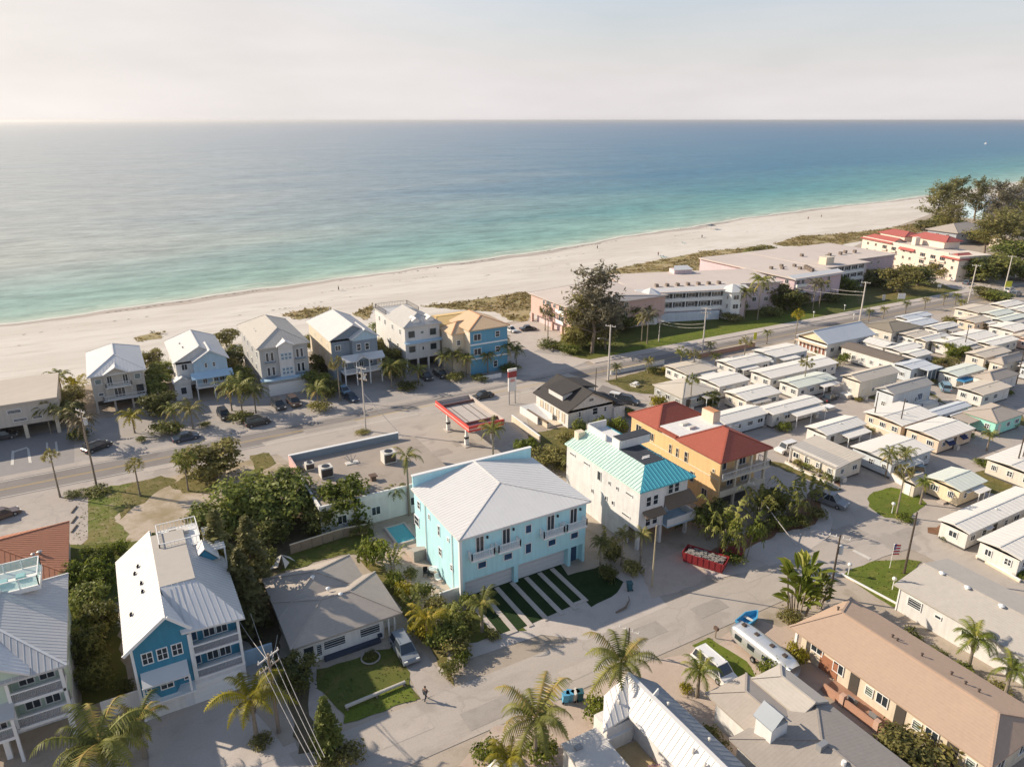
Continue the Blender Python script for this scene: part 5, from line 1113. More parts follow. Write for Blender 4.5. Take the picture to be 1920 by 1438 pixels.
h.put(MB().prism([(-.9, d * .42, 7.6), (-.9, d * .58, 7.6), (.05, d * .58, 8.4), (.05, d * .42, 8.4)], (0, 0, .15)), 'tile_canopy', R_br)
h.walls(3.4, d * .5, 5.6, d * .54, 9.3, 12.3, W_st, 'chimney')
for k, f in enumerate((.05, .15, .24, .34, .46, .53, .64, .74, .84, .93)):
    for z in (.7, 3.6, 6.2):
        big_ = k in (1, 2, 3, 6, 7)
        if big_ : h.win('L', d * f, z, 2.4, 1.7, 'triple', fm=W_st); h.put(MB().box(-.6, d * f - 1.5, z - .35, 0, d * f + 1.5, z + .35), 'balcony', W_st)
        else: h.win('L', d * f, z + .5, 1.1, 1.2, 'double', fm=W_st)
h = House('tan_hip_house', 'low tan hip-roofed house behind the white red-roofed block', 'house', 350.0, 196.0, 27, 14)
h.walls(0, 0, 27, 14, 0, 5.4, M('wall_greyblue', (.36, .38, .42), .7, .06, 1)); h.roof(-1, -1, 28, 15, 5.6, 3.0, R_shing, axis='x', ends=('h', 'h'), inset=9); h.wins('F', (5, 11, 17, 23), 3, 1.6, 1.4, 'double'); h.wins('L', (4, 9), 3, 1.6, 1.4, 'double')
for (u, v, w_, d_, z_, wm, rm, nm, lab) in ((1840, 412, 16, 12, 11, W_ltblue, R_grey, 'far_house', 'tall blue far house glimpsed between the feathery trees'), (1893, 420, 22, 14, 8, W_whites, R_grey, 'far_house', 'pale far house with grey roof at the right edge behind the trees'), (1905, 470, 26, 12, 5, W_cream, R_shing, 'far_house', 'low far house with cream roof edge at the right border'), (1900, 378, 20, 12, 8, W_beige, R_metal, 'far_house', 'small beach-end house beyond the tall trees')):
    x, y = at(u, v); h = House(nm, lab, 'house', x, y, w_, d_, 'houses beyond the feathery trees'); h.walls(0, 0, w_, d_, 0, z_, wm); h.roof(-.6, -.6, w_ + .6, d_ + .6, z_ + .05, 2.4, rm, axis='x', ends=('h', 'h')); h.wins('F', [w_ * f for f in (.2, .5, .8)], z_ - 2.4, 1.6, 1.4, 'double'); h.wins('L', [d_ * f for f in (.3, .7)], z_ - 2.4, 1.4, 1.4, 'double')
# ------------------------------------------------------------------ the mobile-home park
RC = {'w': M('park_roof_white', (.70, .665, .605), .55, .06, .7, big=.05, stain=.08), 'b': M('park_roof_beige', (.54, .48, .40), .7, .07, .7, big=.06, stain=.12),
      'g': M('park_roof_grey', (.40, .375, .345), .7, .08, .8, big=.06, stain=.14), 'm': M('park_roof_mint', (.60, .625, .555), .55, .06, .7, big=.05, stain=.1),
      'd': M('park_roof_brown', (.17, .14, .115), .85, .12, 1.2, stain=.15), 't': M('park_roof_tan', (.42, .36, .30), .8, .09, 1, big=.06, stain=.12), 's': M('park_roof_silver', (.52, .545, .57), .5, .05, .7, big=.05)}
WK = {'c': M('park_wall_cream', (.67, .61, .52), .75, .06, 1, stripe=('Z', .2, .06)), 'w': M('park_wall_white', (.68, .65, .60), .7, .05, 1, stripe=('Z', .2, .06)), 'p': M('park_wall_peach', (.68, .54, .41), .75, .07, 1), 'u': M('park_wall_blue', (.53, .565, .59), .7, .06, 1, stripe=('Z', .2, .07)),
      'g': M('park_wall_grey', (.42, .42, .40), .75, .06, 1, stripe=('Z', .2, .07)), 'a': M('park_wall_mint', (.34, .68, .56), .7, .05, 1), 'y': M('park_wall_yellow', (.70, .58, .40), .75, .06, 1), 'k': M('park_wall_pink', (.66, .47, .38), .75, .06, 1)}
PARK = [
 (121.1, 63.6, 10.2, 5.8, 3.0, 'w', 'p', 'a', 'white two-slope roof mobile home with peach end wall and dark blue awning'),
 (105.6, 62.0, 10.7, 6.9, 3.0, 'w', 'u', '', 'broad white roof home shading the white van parked on its right'),
 (96.4, 65.1, 6.9, 9.6, 3.0, 'T', 'c', '', 'home under a grey-brown two-tone carport roof along the cross street'),
 (105.8, 74.5, 10.4, 4.2, 3.0, 'w', 'w', 'c', 'white narrow home with curved porch end just behind the two-tone carport home'),
 (105.1, 85.8, 13.4, 3.9, 3.0, 'w', 'w', 'c', 'long white home with pale blue shaded side, second right of the red villa roof'),
 (93.5, 86.7, 11.3, 5.2, 3.0, 'w', 'u', '', 'white home directly right of the red villa roof'),
 (95.9, 100.6, 9.6, 9.2, 3.0, 'b', 'g', '', 'big beige hip-roofed home with grey-green wall behind the red villa'),
 (107.4, 102.2, 8.6, 6.0, 3.0, 'w', 'w', '', 'white home with twin roof slabs behind the beige hip roof'),
 (106.6, 111.1, 9.1, 6.8, 3.0, 'b', 'w', '', 'pale home nearest the main road behind two slim palms'),
 (106.1, 93.5, 9.5, 5.6, 3.0, 'w', 'c', '', 'white home between the beige hip roof and the dark parked car'),
 (132.9, 110.5, 11.4, 6.1, 3.0, 'w', 'u', '', 'white home beside the grey-roofed hall, nearest the main road'),
 (119.4, 109.4, 11.0, 5.6, 3.0, 'w', 'w', '', 'white home behind the red brick planter wall'),
 (120.9, 100.5, 21.0, 5.4, 3.0, 'w', 'w', '', 'longest white home, with a slim palm rising in front of its middle'),
 (121.1, 93.5, 11.5, 4.8, 3.0, 'm', 'w', '', 'mint-white home with paned front porch beside the dark parked car'),
 (132.0, 87.2, 12.6, 4.3, 4.3, 'b', 'c', '', 'tall cream home with beige gable roof and small porch block'),
 (131.3, 79.2, 12.5, 3.8, 4.3, 'g', 'u', 'd', 'tall cream-ended home with grey gable roof, blue side and deck'),
 (121.3, 70.8, 10.5, 7.0, 3.0, 'w', 'p', '', 'white and tan roofed home with peach wall behind the two dark poles'),
 (131.8, 70.4, 10.6, 2.5, 2.8, 's', 'w', '', 'narrow silver strip roof between the dark poles and the tan carport'),
 (150.0, 72.3, 10.2, 4.9, 3.0, 'b', 'w', '', 'wide beige flat home left of the mint cottage'),
 (159.4, 75.5, 9.9, 4.0, 3.2, 't', 'w', '', 'tan hip-roofed home behind the wide beige flat home'),
 (157.0, 81.4, 10.2, 4.2, 3.0, 'm', 'w', 'b', 'white home with bright blue front awning'),
 (175.3, 85.9, 10.7, 4.3, 3.0, 'b', 'c', '', 'beige home with pale parapet beside the big park hedge'),
 (173.9, 81.0, 10.7, 3.1, 3.0, 't', 'c', '', 'tan home at the right edge beyond the hedge'),
 (152.5, 93.6, 5.6, 13.0, 3.5, 'd', 'w', '', 'long dark brown roofed home running away from the road'),
 (151.2, 88.4, 7.5, 4.1, 3.5, 's', 'u', 's', 'blue-grey home with screened porch at the end of the dark brown roof'),
 (162.5, 103.1, 5.7, 5.4, 3.0, 'w', 'w', '', 'small white roof right behind the grey-roofed hall'),
 (162.5, 98.6, 8.9, 4.0, 3.0, 'w', 'w', '', 'white roof beside the middle of the dark brown roof'),
 (162.1, 94.2, 6.1, 3.7, 3.0, 'w', 'w', '', 'white roof at the lower end of the dark brown roof'),
 (174.8, 109.3, 11.8, 7.7, 3.5, 'd2', 'c', '', 'cream cottage with olive-brown hip roof beside the grey-roofed hall'),
 (192.0, 115.9, 11.0, 3.6, 3.0, 's', 'w', '', 'silver-white roof closest to the main road beyond the olive-brown cottage'),
 (188.0, 110.6, 9.2, 4.6, 3.0, 's', 'w', '', 'pale silver home just behind the olive-brown cottage'),
 (189.0, 105.6, 9.6, 3.6, 3.0, 'w', 'w', '', 'white home in the middle of the far park, left of the rusty roof'),
 (176.7, 104.1, 7.4, 4.6, 3.0, 'b', 'w', '', 'beige flat roof below the olive-brown cottage'),
 (176.1, 100.6, 9.9, 2.9, 3.0, 'w', 'c', '', 'narrow cream home below the beige flat roof'),
 (177.8, 93.8, 8.0, 6.2, 3.0, 'w', 'w', '', 'large white roof just above the park hedge'),
 (188.2, 95.3, 9.6, 6.0, 3.0, 'w', 'w', '', 'large white roof behind a dark pole in the far park'),
 (187.0, 90.4, 11.5, 3.9, 3.0, 'w', 'c', '', 'white roof running up to the brick-fronted home'),
 (204.7, 104.8, 7.8, 4.8, 3.0, 'b', 'p', '', 'peach home with arched window among the far park homes'),
 (216.8, 110.9, 9.8, 6.4, 3.0, 'b', 'c', '', 'cream home by the far bushes nearest the road'),
 (217.6, 106.2, 9.3, 3.9, 3.0, 'm', 'w', '', 'mint-white roof behind the peach home'),
 (213.4, 101.6, 11.5, 3.4, 3.0, 'm', 'w', '', 'long pale mint roof right of the peach home'),
 (204.9, 95.0, 8.6, 6.0, 3.0, 'w', 'w', '', 'white home with dark windows near the right edge'),
 (230.9, 110.6, 9.8, 4.4, 3.0, 'w', 'c', '', 'cream home beside the far road bend'),
 (105.7, 50.7, 7.0, 5.7, 3.0, 'm', 'y', '', 'yellow-walled home with stepped pale roofs behind the round lawn'),
 (94.9, 43.3, 19.7, 4.4, 3.0, 'w', 'w', '', 'very long white home along the lane with blue shaded side'),
 (94.4, 36.5, 20.0, 5.6, 3.0, 'w', 'w', '', 'long white home at the right edge above the brown mulch bed'),
 (120.6, 47.6, 14.0, 8.0, 3.0, 'w', 'c', '', 'white-roofed cream home behind two tall poles at the right edge'),
 (137.6, 63.0, 9.0, 5.6, 3.0, 'a', 'a', '', 'mint green cottage with grey hip roof at the right edge'),
 (176.0, 74.0, 10.0, 4.6, 3.0, 'w', 'u', '', 'white home at the far right edge beside the mint cottage'),
 (200.2, 88.6, 10.0, 4.6, 3.0, 'b', 'k', '', 'pink-brown walled home at the right edge of the far park'),
 (229.0, 104.6, 10.0, 4.6, 3.0, 'w', 'w', '', 'white home at the far right corner of the park'),
 (196.6, 81.8, 10.0, 4.6, 3.0, 'w', 'u', '', 'white home with a blue end beside a leaning dark pole'),
]
random.seed(11)
for (s, t, w, d, z, rc, wc, ex, lab) in PARK:
    o = .35
    if s > 105 and t > 58: t -= d * .06; d *= 1.14; s -= w * .02; w *= 1.05
    h = House('mobile_home', lab, 'mobile home', s + o, t + o, w - 2 * o, d - 2 * o, 'homes of the mobile-home park')
    W_, D_ = h.w, h.d; wm = WK[wc]
    hi = z - .12
    h.walls(0, 0, W_, D_, .35, hi, wm); h.put(MB().box(.08, .08, 0, W_ - .08, D_ - .08, .35), 'skirting', W_shade)
    ax_ = 'x' if w >= d else 'y'
    if rc == 'T':
        # street-side carport half in grey, house half in beige
        pl = [(-o, -o, z - .25), (W_ * .48, -o, z + .2), (W_ * .48, D_ + o, z + .2), (-o, D_ + o, z - .25)]
        oo = h.put(MB().prism(pl, (0, 0, -.12)), 'carport_roof', RC['g'], label='grey corrugated carport half'); h.plane_seams([pl], oo, RC['g'], .6, .04, .03)
        pl = [(W_ * .48, -o, z + .22), (W_ + o, -o, z + .45), (W_ + o, D_ + o, z + .45), (W_ * .48, D_ + o, z + .22)]
        oo = h.put(MB().prism(pl, (0, 0, -.14)), 'roof', RC['b']); h.plane_seams([pl], oo, RC['b'], .6, .04, .03)
        for y in (0, D_ * .33, D_ * .66, D_): h.post(-.2, y, 0, z - .35, .06)
    elif rc in ('a', 'd2', 't', 'd') or (rc == 'b' and lab.startswith('big')):
        m_ = {'a': RC['t'], 'd2': M('park_roof_olive', (.25, .215, .165), .85, .1, 1.2, stain=.12), 't': RC['t'], 'd': RC['d'], 'b': RC['b']}[rc]
        h.roof(-o, -o, W_ + o, D_ + o, z, .55 if rc == 'd' else 1.1, m_, axis=ax_, ends=('g', 'g') if rc == 'd' else ('h', 'h'), wall=wm, th=.14, ov=o)
    else:
        m_ = RC[rc]
        rise = random.choice([.35, .45, .55]) if z < 4 else .9
        rf = h.roof(-o, -o, W_ + o, D_ + o, z, rise, m_, axis=ax_, ends=('g', 'g'), wall=wm, th=.13, ov=o, seams=random.choice([.7, .9, 1.2]))
        if random.random() < .6: h.vent(W_ * random.uniform(.3, .7), D_ * .35, z + rise * .5, m_, .1, .25)
    # openings
    n = max(1, int(W_ / 2.6)); hz = (hi - .35)
    dpos = random.randrange(n)
    for i in range(n):
        p = W_ * (i + .5) / n
        if i == dpos and n > 2: h.panel('F', p, .35, .85, 1.95, random.choice([trim, white_d, MATS['door_dark']]), 'door')
        else: h.win('F', p, 1.25, random.choice([.9, 1.2, 1.5]), .95, random.choice(['double', 'sash', 'slats']))
    n = max(1, int(D_ / 2.2))
    for i in range(n): h.win('L', D_ * (i + .5) / n, 1.2, random.choice([.9, 1.2]), 1.0, random.choice(['double', 'four', 'triple']))
    if random.random() < .5: h.put(MB().box(W_ * .2, -.55, 2.35, W_ * .2 + 1.6, 0, 2.43), 'window_hood', trim)
    if ex == '' and random.random() < .62 and rc not in ('T', 'd', 'a', 'd2') and lab[:4] not in ('very',):
        c0 = W_ * random.choice([.08, .35, .5]); c1 = c0 + W_ * random.uniform(.4, .5); q = random.uniform(1.5, 2.3); mm = RC[random.choice('wwwbg')]
        pl = [(c0, -.04, z - .28), (c0, -q, z - .45), (c1, -q, z - .45), (c1, -.04, z - .28)]; oo = h.put(MB().prism(pl, (0, 0, -.1)), 'carport_roof', mm); h.plane_seams([pl], oo, mm, .6, .04, .03)
        for x in (c0 + .1, (c0 + c1) / 2, c1 - .1): h.post(x, -q + .1, 0, z - .53, .05)
    if ex == 'c':      # side carport
        c0, c1 = W_ * .3, W_ * .92
        pl = [(c0, -.05, z - .3), (c0, -2.3, z - .55), (c1, -2.3, z - .55), (c1, -.05, z - .3)]
        oo = h.put(MB().prism(pl, (0, 0, -.1)), 'carport_roof', RC['w']); h.plane_seams([pl], oo, RC['w'], .6, .04, .03)
        for x in (c0 + .1, (c0 + c1) / 2, c1 - .1): h.post(x, -2.2, 0, z - .62, .06)
    if random.random() < .5: a_ = W_ * random.uniform(.1, .9); h.put(MB().box(a_ - .4, -.75, 0, a_ + .4, -.1, .75), 'air_unit', random.choice([white_d, metal_g]))
    if random.random() < .5: h.put(MB().box(-.9, D_ * .3, 0, -.02, D_ * .3 + 1.0, .3), 'doorstep', G_conc)
    if ex == 'd':
        h.walls(W_ * .55, -2.2, W_, 0, 0, .8, white, 'deck'); h.rail([(W_ * .55, -.05), (W_ * .55, -2.1), (W_ - .05, -2.1), (W_ - .05, -.05)], .8, .9, white, .3); h.win('F', W_ * .72, 1.3, 1.8, 1.6, 'triple', gm=glass_b)
    if ex == 'a': h.awning('F', W_ * .28, 2.35, 2.0, 1.0, .6, M('awning_navy', (.02, .03, .09), .7, .1)); h.awning('F', W_ * .7, 2.35, 1.6, .8, .5, MATS['awning_navy'])
    if ex == 'b': h.walls(-.4, -1.8, 3.6, -.02, 2.0, 2.25, M('awning_blue', (.05, .22, .40), .6, .1), 'awning'); h.post(-.3, -1.7, 0, 2.0, .05); h.post(3.5, -1.7, 0, 2.0, .05)
    if ex == 's':
        h.walls(W_ * .35, -2.4, W_ + .3, 0, 0, .2, white_d, 'porch_floor')
        for x in (W_ * .35, W_ * .55, W_ * .78, W_ + .2): h.post(x, -2.3, .2, z - .2, .07)
        h.put(MB().box(W_ * .35, -2.28, .2, W_ + .2, -2.24, z - .3), 'porch_screen', M('screen_mesh', (.10, .13, .16), .6, .1)); h.walls(W_ * .3, -2.6, W_ + .4, -.3, z - .2, z - .05, RC['s'], 'porch_roof')
# park hall with the striped gable front
h = House('park_hall', 'white park hall with silver-grey gable roof and brick-red arcaded front gable', 'hall', 150.9, 110.0, 17.4, 8.6)
h.walls(0, 0, h.w, h.d, 0, 3.6, W_white); h.roof(-.5, -.5, h.w + .5, h.d + .5, 3.7, 2.3, RC['s'], axis='x', ends=('g', 'g'), wall=WK['y'], seams=.7)
for i in range(7): h.win('L', .8 + i * 1.15, .6, .7, 1.9, 'plain', fm=WK['k'], gm=M('arcade_red', (.20, .07, .045), .7, .15))
h.put(MB().box(-1.1, -.3, 2.6, -.02, h.d + .3, 2.75), 'arcade_canopy', WK['p']); h.wins('F', (2, 5, 8.5, 12, 15), 1.2, 1.4, 1.2, 'double')
# shed, carports and small pieces in the park
h = House('garden_shed', 'small beige gabled shed beside the white van', 'shed', 103.3, 56.3, 3.2, 2.0)
h.walls(0, 0, 3.2, 2, 0, 2.2, WK['c']); h.roof(-.2, -.2, 3.4, 2.2, 2.25, .7, RC['b'], axis='x', ends=('g', 'g'), wall=WK['c'], th=.1, ov=.2); h.panel('L', 1, .05, .9, 1.8, trim, 'door')
h = House('tan_carport', 'open tan carport roof sheltering the dark brown car', 'carport', 134.6, 66.0, 6.6, 3.2)
pl = [(-.2, -.2, 2.4), (h.w + .2, -.2, 2.4), (h.w + .2, h.d + .2, 2.65), (-.2, h.d + .2, 2.65)]; oo = h.put(MB().prism(pl, (0, 0, -.12)), 'roof', RC['t']); h.plane_seams([pl], oo, RC['t'], .5, .04, .03); h.put(MB().box(-.25, h.d + .1, 2.5, h.w + .25, h.d + .3, 2.75), 'fascia', trim)
for x, y in ((0, 0), (h.w, 0), (0, h.d), (h.w, h.d)): h.post(x, y, 0, 2.4, .07)
for (u, v, k, lab) in ((1588, 745, 1.2, 'cream porch block with a potted shrub in front of the tall cream home'), (1553, 768, 1.0, 'low white cover slab beside the dark parked car')):
    a = thing('utility_block', lab, 'utility box', (*at(u, v), 0)); MB().box(-1.0 * k, -.8 * k, 0, 1.0 * k, .8 * k, .7 * k).build('box', WK['c'], a); MB().box(-1.05 * k, -.85 * k, .7 * k, 1.05 * k, .85 * k, .8 * k).build('lid', trim, a)
for (p0, p1, hh, lab, m_) in (((1472, 868), (1572, 918), .35, 'low white kerb wall along the planted border of the two-tone carport home', W_white), ((1660, 892), (1718, 925), 1.1, 'white fence between the round lawn and the beige shed', W_white), ((1830, 1045), (1912, 1092), .35, 'low yellowish kerb wall edging the brown mulch bed', W_cream),
    ((1145, 702), (1245, 682), .9, 'white low wall along the main road by the flowering border', W_white), ((1310, 672), (1415, 650), 1.2, 'brick-red planter wall with pale cap beside the main road', MATS['brick_edge']), ((1577, 1077), (1690, 1138), .12, 'thin pale edging of the corner lawn', W_cream), ((1630, 803), (1680, 825), 1.0, 'low pale wall behind the two dark poles', W_cream), ((960, 790), (1012, 830), 1.3, 'pale boundary wall between the filling station and the yard', W_cream)):
    p, q = at(*p0), at(*p1); a = thing('low_wall', lab, 'wall', (*p, 0), math.atan2(q[1] - p[1], q[0] - p[0])); Ln = dist(p, q)
    MB().box(0, -.12, 0, Ln, .12, hh).build('wall', m_, a); MB().box(-.02, -.16, hh, Ln + .02, .16, hh + .07).build('coping', W_cream if m_ is not W_cream else trim, a)
sheet('mulch_bed', PX((1838, 1040), (1880, 1030), (1905, 1065), (1912, 1085), (1880, 1075)), .05, G_mulch)
sheet('mulch_bed', PX((1742, 990), (1765, 985), (1770, 1005), (1745, 1000)), .05, G_mulch)
sheet('planted_border', PX((1475, 863), (1490, 850), (1570, 885), (1575, 912)), .05, G_mulch)
# ------------------------------------------------------------------ vegetation
LM = {
 'green': leaf_mat('leaf_green', (0.070, 0.098, 0.022), (0.275, 0.294, 0.065), .42, (0.326, 0.288, 0.097)),
 'olive': leaf_mat('leaf_olive', (0.110, 0.110, 0.036), (0.364, 0.316, 0.100), .42, (0.404, 0.331, 0.156)),
 'bright': leaf_mat('leaf_bright', (0.070, 0.101, 0.013), (0.240, 0.266, 0.037), .42, (0.343, 0.317, 0.062)),
 'gold': leaf_mat('leaf_gold', (0.121, 0.118, 0.012), (0.412, 0.341, 0.029), .42, (0.571, 0.416, 0.057)),
 'dark': leaf_mat('leaf_dark', (0.059, 0.074, 0.024), (0.239, 0.234, 0.061), .42, (0.233, 0.216, 0.084)),
 'grey': leaf_mat('leaf_grey', (0.110, 0.099, 0.061), (0.264, 0.237, 0.154), .42, (0.363, 0.330, 0.231)),
 'palm': leaf_mat('leaf_palm', (0.083, 0.104, 0.025), (0.320, 0.306, 0.074), .42, (0.514, 0.374, 0.116)),
 'dry': leaf_mat('leaf_dry', (.10, .075, .035), (.24, .18, .08), .3, (.32, .25, .12)),
 'duneveg': leaf_mat('leaf_dune', (0.160, 0.136, 0.048), (0.384, 0.280, 0.112), .42, (0.384, 0.288, 0.132)),
 'pine': leaf_mat('leaf_pine', (0.087, 0.093, 0.033), (0.286, 0.257, 0.092), .42, (0.311, 0.259, 0.130)),
}
rnd = random.Random(21)
def leafq(mb, c, n, size, asp=1.6, tint=None):
    n = Vector(n).normalized(); u = n.orthogonal().normalized(); a = rnd.uniform(0, 6.28)
    u = (u * math.cos(a) + n.cross(u) * math.sin(a)); w = n.cross(u)
    u *= size * asp * .5; w *= size * .5; c = Vector(c)
    mb.quad(c - u, c - w * .9 + u * .1, c + u, c + w * .9 + u * .1, tint=tint)
def rdir():
    z = rnd.uniform(-1, 1); a = rnd.uniform(0, 6.28); q = math.sqrt(1 - z * z); return Vector((q * math.cos(a), q * math.sin(a), z))
def T_(x): return min(.999, max(.001, x)) + (1e-4 if abs(x - .5) < 1e-4 else 0)
def crown_blob(n, lobes, size, fill=.45):
    mb = MB(); tot = sum(l[3] ** 2 for l in lobes)
    for (x, y, z, r) in lobes:
        base = rnd.uniform(.25, .7); k = int(n * r * r / tot); clumps = [(rdir(), rnd.uniform(-.22, .22)) for _ in range(14)]
        for _ in range(k):
            d = rdir()
            if d.z < -.55: d.z *= -.5
            ct = max(clumps, key=lambda q: q[0].dot(d))[1]
            rr = r * (rnd.uniform(fill, 1.0) ** .5) * (1 + .38 * math.sin(d.x * 5 + x * 3) * math.sin(d.y * 6 + d.z * 4 + y * 3)) * (.8 + .9 * ct if rnd.random() < .6 else 1)
            c = Vector((x, y, z)) + Vector((d.x * rr, d.y * rr, d.z * rr * .85))
            leafq(mb, c, d + rdir() * .9 + Vector((0, 0, .4)), size * rnd.uniform(.6, 1.3), 1.6, T_(base + ct + rnd.uniform(-.2, .25)))
    return mb
def lobes_for(R_, H0, H1, k):
    out_ = [(0, 0, (H0 + H1) / 2, min(R_ * .75, (H1 - H0) / 2))]
    for i in range(k):
        a = 6.28 * i / k + rnd.uniform(-.4, .4); q = rnd.uniform(.45, .75) * R_
        out_.append((q * math.cos(a), q * math.sin(a), rnd.uniform(H0 + .3 * (H1 - H0), H1 - .25 * (H1 - H0)), rnd.uniform(.32, .55) * R_))
    return out_
def trunk_mb(h, r, limbs=4, spread=1.2, lean=(0, 0)):
    mb = MB(); p = Vector((0, 0, -.1)); q = Vector((lean[0], lean[1], h * .55)); mb.tube(p, q, r, r * .75, 7)
    for i in range(limbs):
        a = 6.28 * i / limbs + rnd.uniform(-.5, .5); e = q + Vector((math.cos(a) * spread, math.sin(a) * spread, h * rnd.uniform(.3, .5)))
        m_ = q.lerp(e, .5) + Vector((0, 0, -.15 * h * .3)); mb.tube(q, m_, r * .55, r * .4, 5); mb.tube(m_, e, r * .4, r * .15, 5)
    return mb
bark, pbark = MATS['bark'], MATS['palm_bark']
MESH = {}
def mk(key, fn):
    if key not in MESH: MESH[key] = fn()
    return MESH[key]
# nominal sizes: crown radius 1 is scaled per plant
def bush_mesh(i, lm): return mk(('bush', i, lm), lambda: crown_blob(900, [(0, 0, .45, .62)] + [(.5 * math.cos(a + i), .5 * math.sin(a + i), rnd.uniform(.3, .62), rnd.uniform(.38, .55)) for a in (0, 1.3, 2.5, 3.8, 5.1)], .105).mesh('foliage', LM[lm]))
def tree_mesh(i, lm): return mk(('tree', i, lm), lambda: crown_blob(2900, lobes_for(1.0, .15, 2.2, 9) + [(.3, .2, .5, .6), (-.35, -.1, .55, .6)], .1, .35).mesh('crown', LM[lm]))
def tree_trunk(i): return mk(('tt', i), lambda: trunk_mb(1.6, .09, 5, .55).mesh('trunk', bark))
def casu(i, lm):      # tall feathery beach pine, open and wispy
    def f():
        mb = MB()
        for b in range(60):
            z = rnd.uniform(.28, 1.0); a = rnd.uniform(0, 6.28); L_ = .36 * (1.15 - z) ** .5 * rnd.uniform(.5, 1.25) + .03; bt = rnd.uniform(.15, .8)
            for k in range(52):
                t = rnd.uniform(.15, 1); c = Vector((math.cos(a) * L_ * t, math.sin(a) * L_ * t, z + .13 * t + rnd.uniform(-.03, .03))) + rdir() * .045
                leafq(mb, c, rdir() + Vector((0, 0, .3)), .017 * rnd.uniform(.6, 1.6), 2.6, T_(bt + rnd.uniform(-.25, .25)))
        return mb.mesh('crown', LM[lm])
    return mk(('casu', i, lm), f)
def casu_trunk(i):
    def f():
        mb = MB(); p = Vector((0, 0, -.01)); x = y = 0
        for k in range(7):
            q = Vector((x + rnd.uniform(-.02, .02), y + rnd.uniform(-.02, .02), (k + 1) * .135)); mb.tube(p, q, .021 * (1 - k * .12), .021 * (1 - (k + 1) * .12), 6)
            if k > 0:
                for _ in range(4):
                    a = rnd.uniform(0, 6.28); e = q + Vector((math.cos(a) * .2, math.sin(a) * .2, .1)); mb.tube(q, e, .006, .002, 4)
            p = q; x, y = q.x, q.y
        return mb.mesh('trunk', bark)
    return mk(('ctr', i), f)
def conifer(i, lm):   # narrow tiered column
    def f():
        mb = MB(); tiers = 22
        for k in range(tiers):
            z = .08 + .9 * k / tiers; r = .17 * (1 - (k / tiers) ** 1.7) + .015; bt = rnd.uniform(.2, .7)
            for j in range(11):
                a = rnd.uniform(0, 6.28); rr = r * rnd.uniform(.75, 1.15)
                for m in range(11):
                    t = rnd.uniform(.15, 1); c = Vector((math.cos(a) * rr * t, math.sin(a) * rr * t, z - .025 * t + rnd.uniform(-.012, .02))) + rdir() * .012
                    leafq(mb, c, Vector((math.cos(a) * .4, math.sin(a) * .4, 1)) + rdir() * .7, .024 * rnd.uniform(.6, 1.4), 2.2, T_(bt + rnd.uniform(-.22, .25)))
        return mb.mesh('crown', LM[lm])
    return mk(('con', i, lm), f)
def frond_mb(L_, rise, droop, width, n=15, mb=None, az=0.0, tint=None, origin=(0, 0, 0), thick=.03):
    """arching feather frond: rachis with paired drooping leaflets"""
    mb = mb or MB(); pts = []; ca, sa = math.cos(az), math.sin(az); t0 = rnd.uniform(.25, .75) if tint is None else tint
    for i in range(n + 1):
        t = i / n; x = L_ * (t - .12 * t * t * droop); z = rise * math.sin(t * 1.9) * L_ * .5 - droop * L_ * .42 * t * t * t
        pts.append(Vector((x * ca + origin[0], x * sa + origin[1], z + origin[2])))
    side = Vector((-sa, ca, 0))
    for i in range(n):
        mb.quad(pts[i] + side * thick, pts[i] - side * thick, pts[i + 1] - side * thick * .6, pts[i + 1] + side * thick * .6, tint=T_(t0 + .15))
        t = (i + .5) / n
        if t < .1: continue
        w = width * math.sin(math.pi * min(1, t * .88 + .12)) ** .7; d = pts[i + 1] - pts[i]
        for sgn in (1, -1):
            a = pts[i]; b = pts[i] + d * .95; tip = pts[i] + d * 1.1 + side * sgn * w + Vector((0, 0, -w * rnd.uniform(.25, .7)))
            mb.quad(a, b, tip + d * .12, tip, tint=T_(t0 + rnd.uniform(-.2, .2)))
    return mb
def palm_crown(i, lm, nf=17, L_=1.0, width=.2, dr=(.35, 1.5), up=(.2, 1.1), seg=10):
    def f():
        mb = MB()
        for k in range(nf):
            q = k / nf; az = k * 2.4 + rnd.uniform(-.2, .2)
            frond_mb(L_ * rnd.uniform(.8, 1.1), up[1] - (up[1] - up[0]) * q, dr[0] + (dr[1] - dr[0]) * q, width, seg, mb, az, None, (0, 0, .02), .014)
        for k in range(4): frond_mb(L_ * .75, -.5, 1.1, width * .6, 6, mb, k * 1.7, .995, (0, 0, -.04), .012)
        return mb.mesh('crown', LM[lm])
    return mk(('pc', i, lm, nf, width), f)
def sabal_crown(i, lm):
    def f():
        mb = MB()
        for k in range(34):
            d = rdir(); d.z = abs(d.z) * 1.1 - .42; d.normalize(); L_ = rnd.uniform(.5, .68); e = d * L_; bt = rnd.uniform(.15, .85) if d.z > -.1 else .97
            mb.quad(Vector((0, 0, 0)), e * .5 + Vector((.012, .012, 0)), e, e * .5 - Vector((.012, .012, 0)), tint=T_(bt))
            s_ = d.orthogonal().normalized(); w_ = d.cross(s_).normalized(); k0 = 9
            for j in range(k0):
                a = -1.5 + 3.0 * j / (k0 - 1); fd = (d * math.cos(a) + s_ * math.sin(a)); tip = e + fd * .42 + Vector((0, 0, -.12)) + w_ * .05
                mb.quad(e, e + fd * .22 + w_ * .035, tip, e + fd * .22 - w_ * .035, tint=T_(bt + rnd.uniform(-.15, .15)))
        return mb.mesh('crown', LM[lm])
    return mk(('sab', i, lm), f)
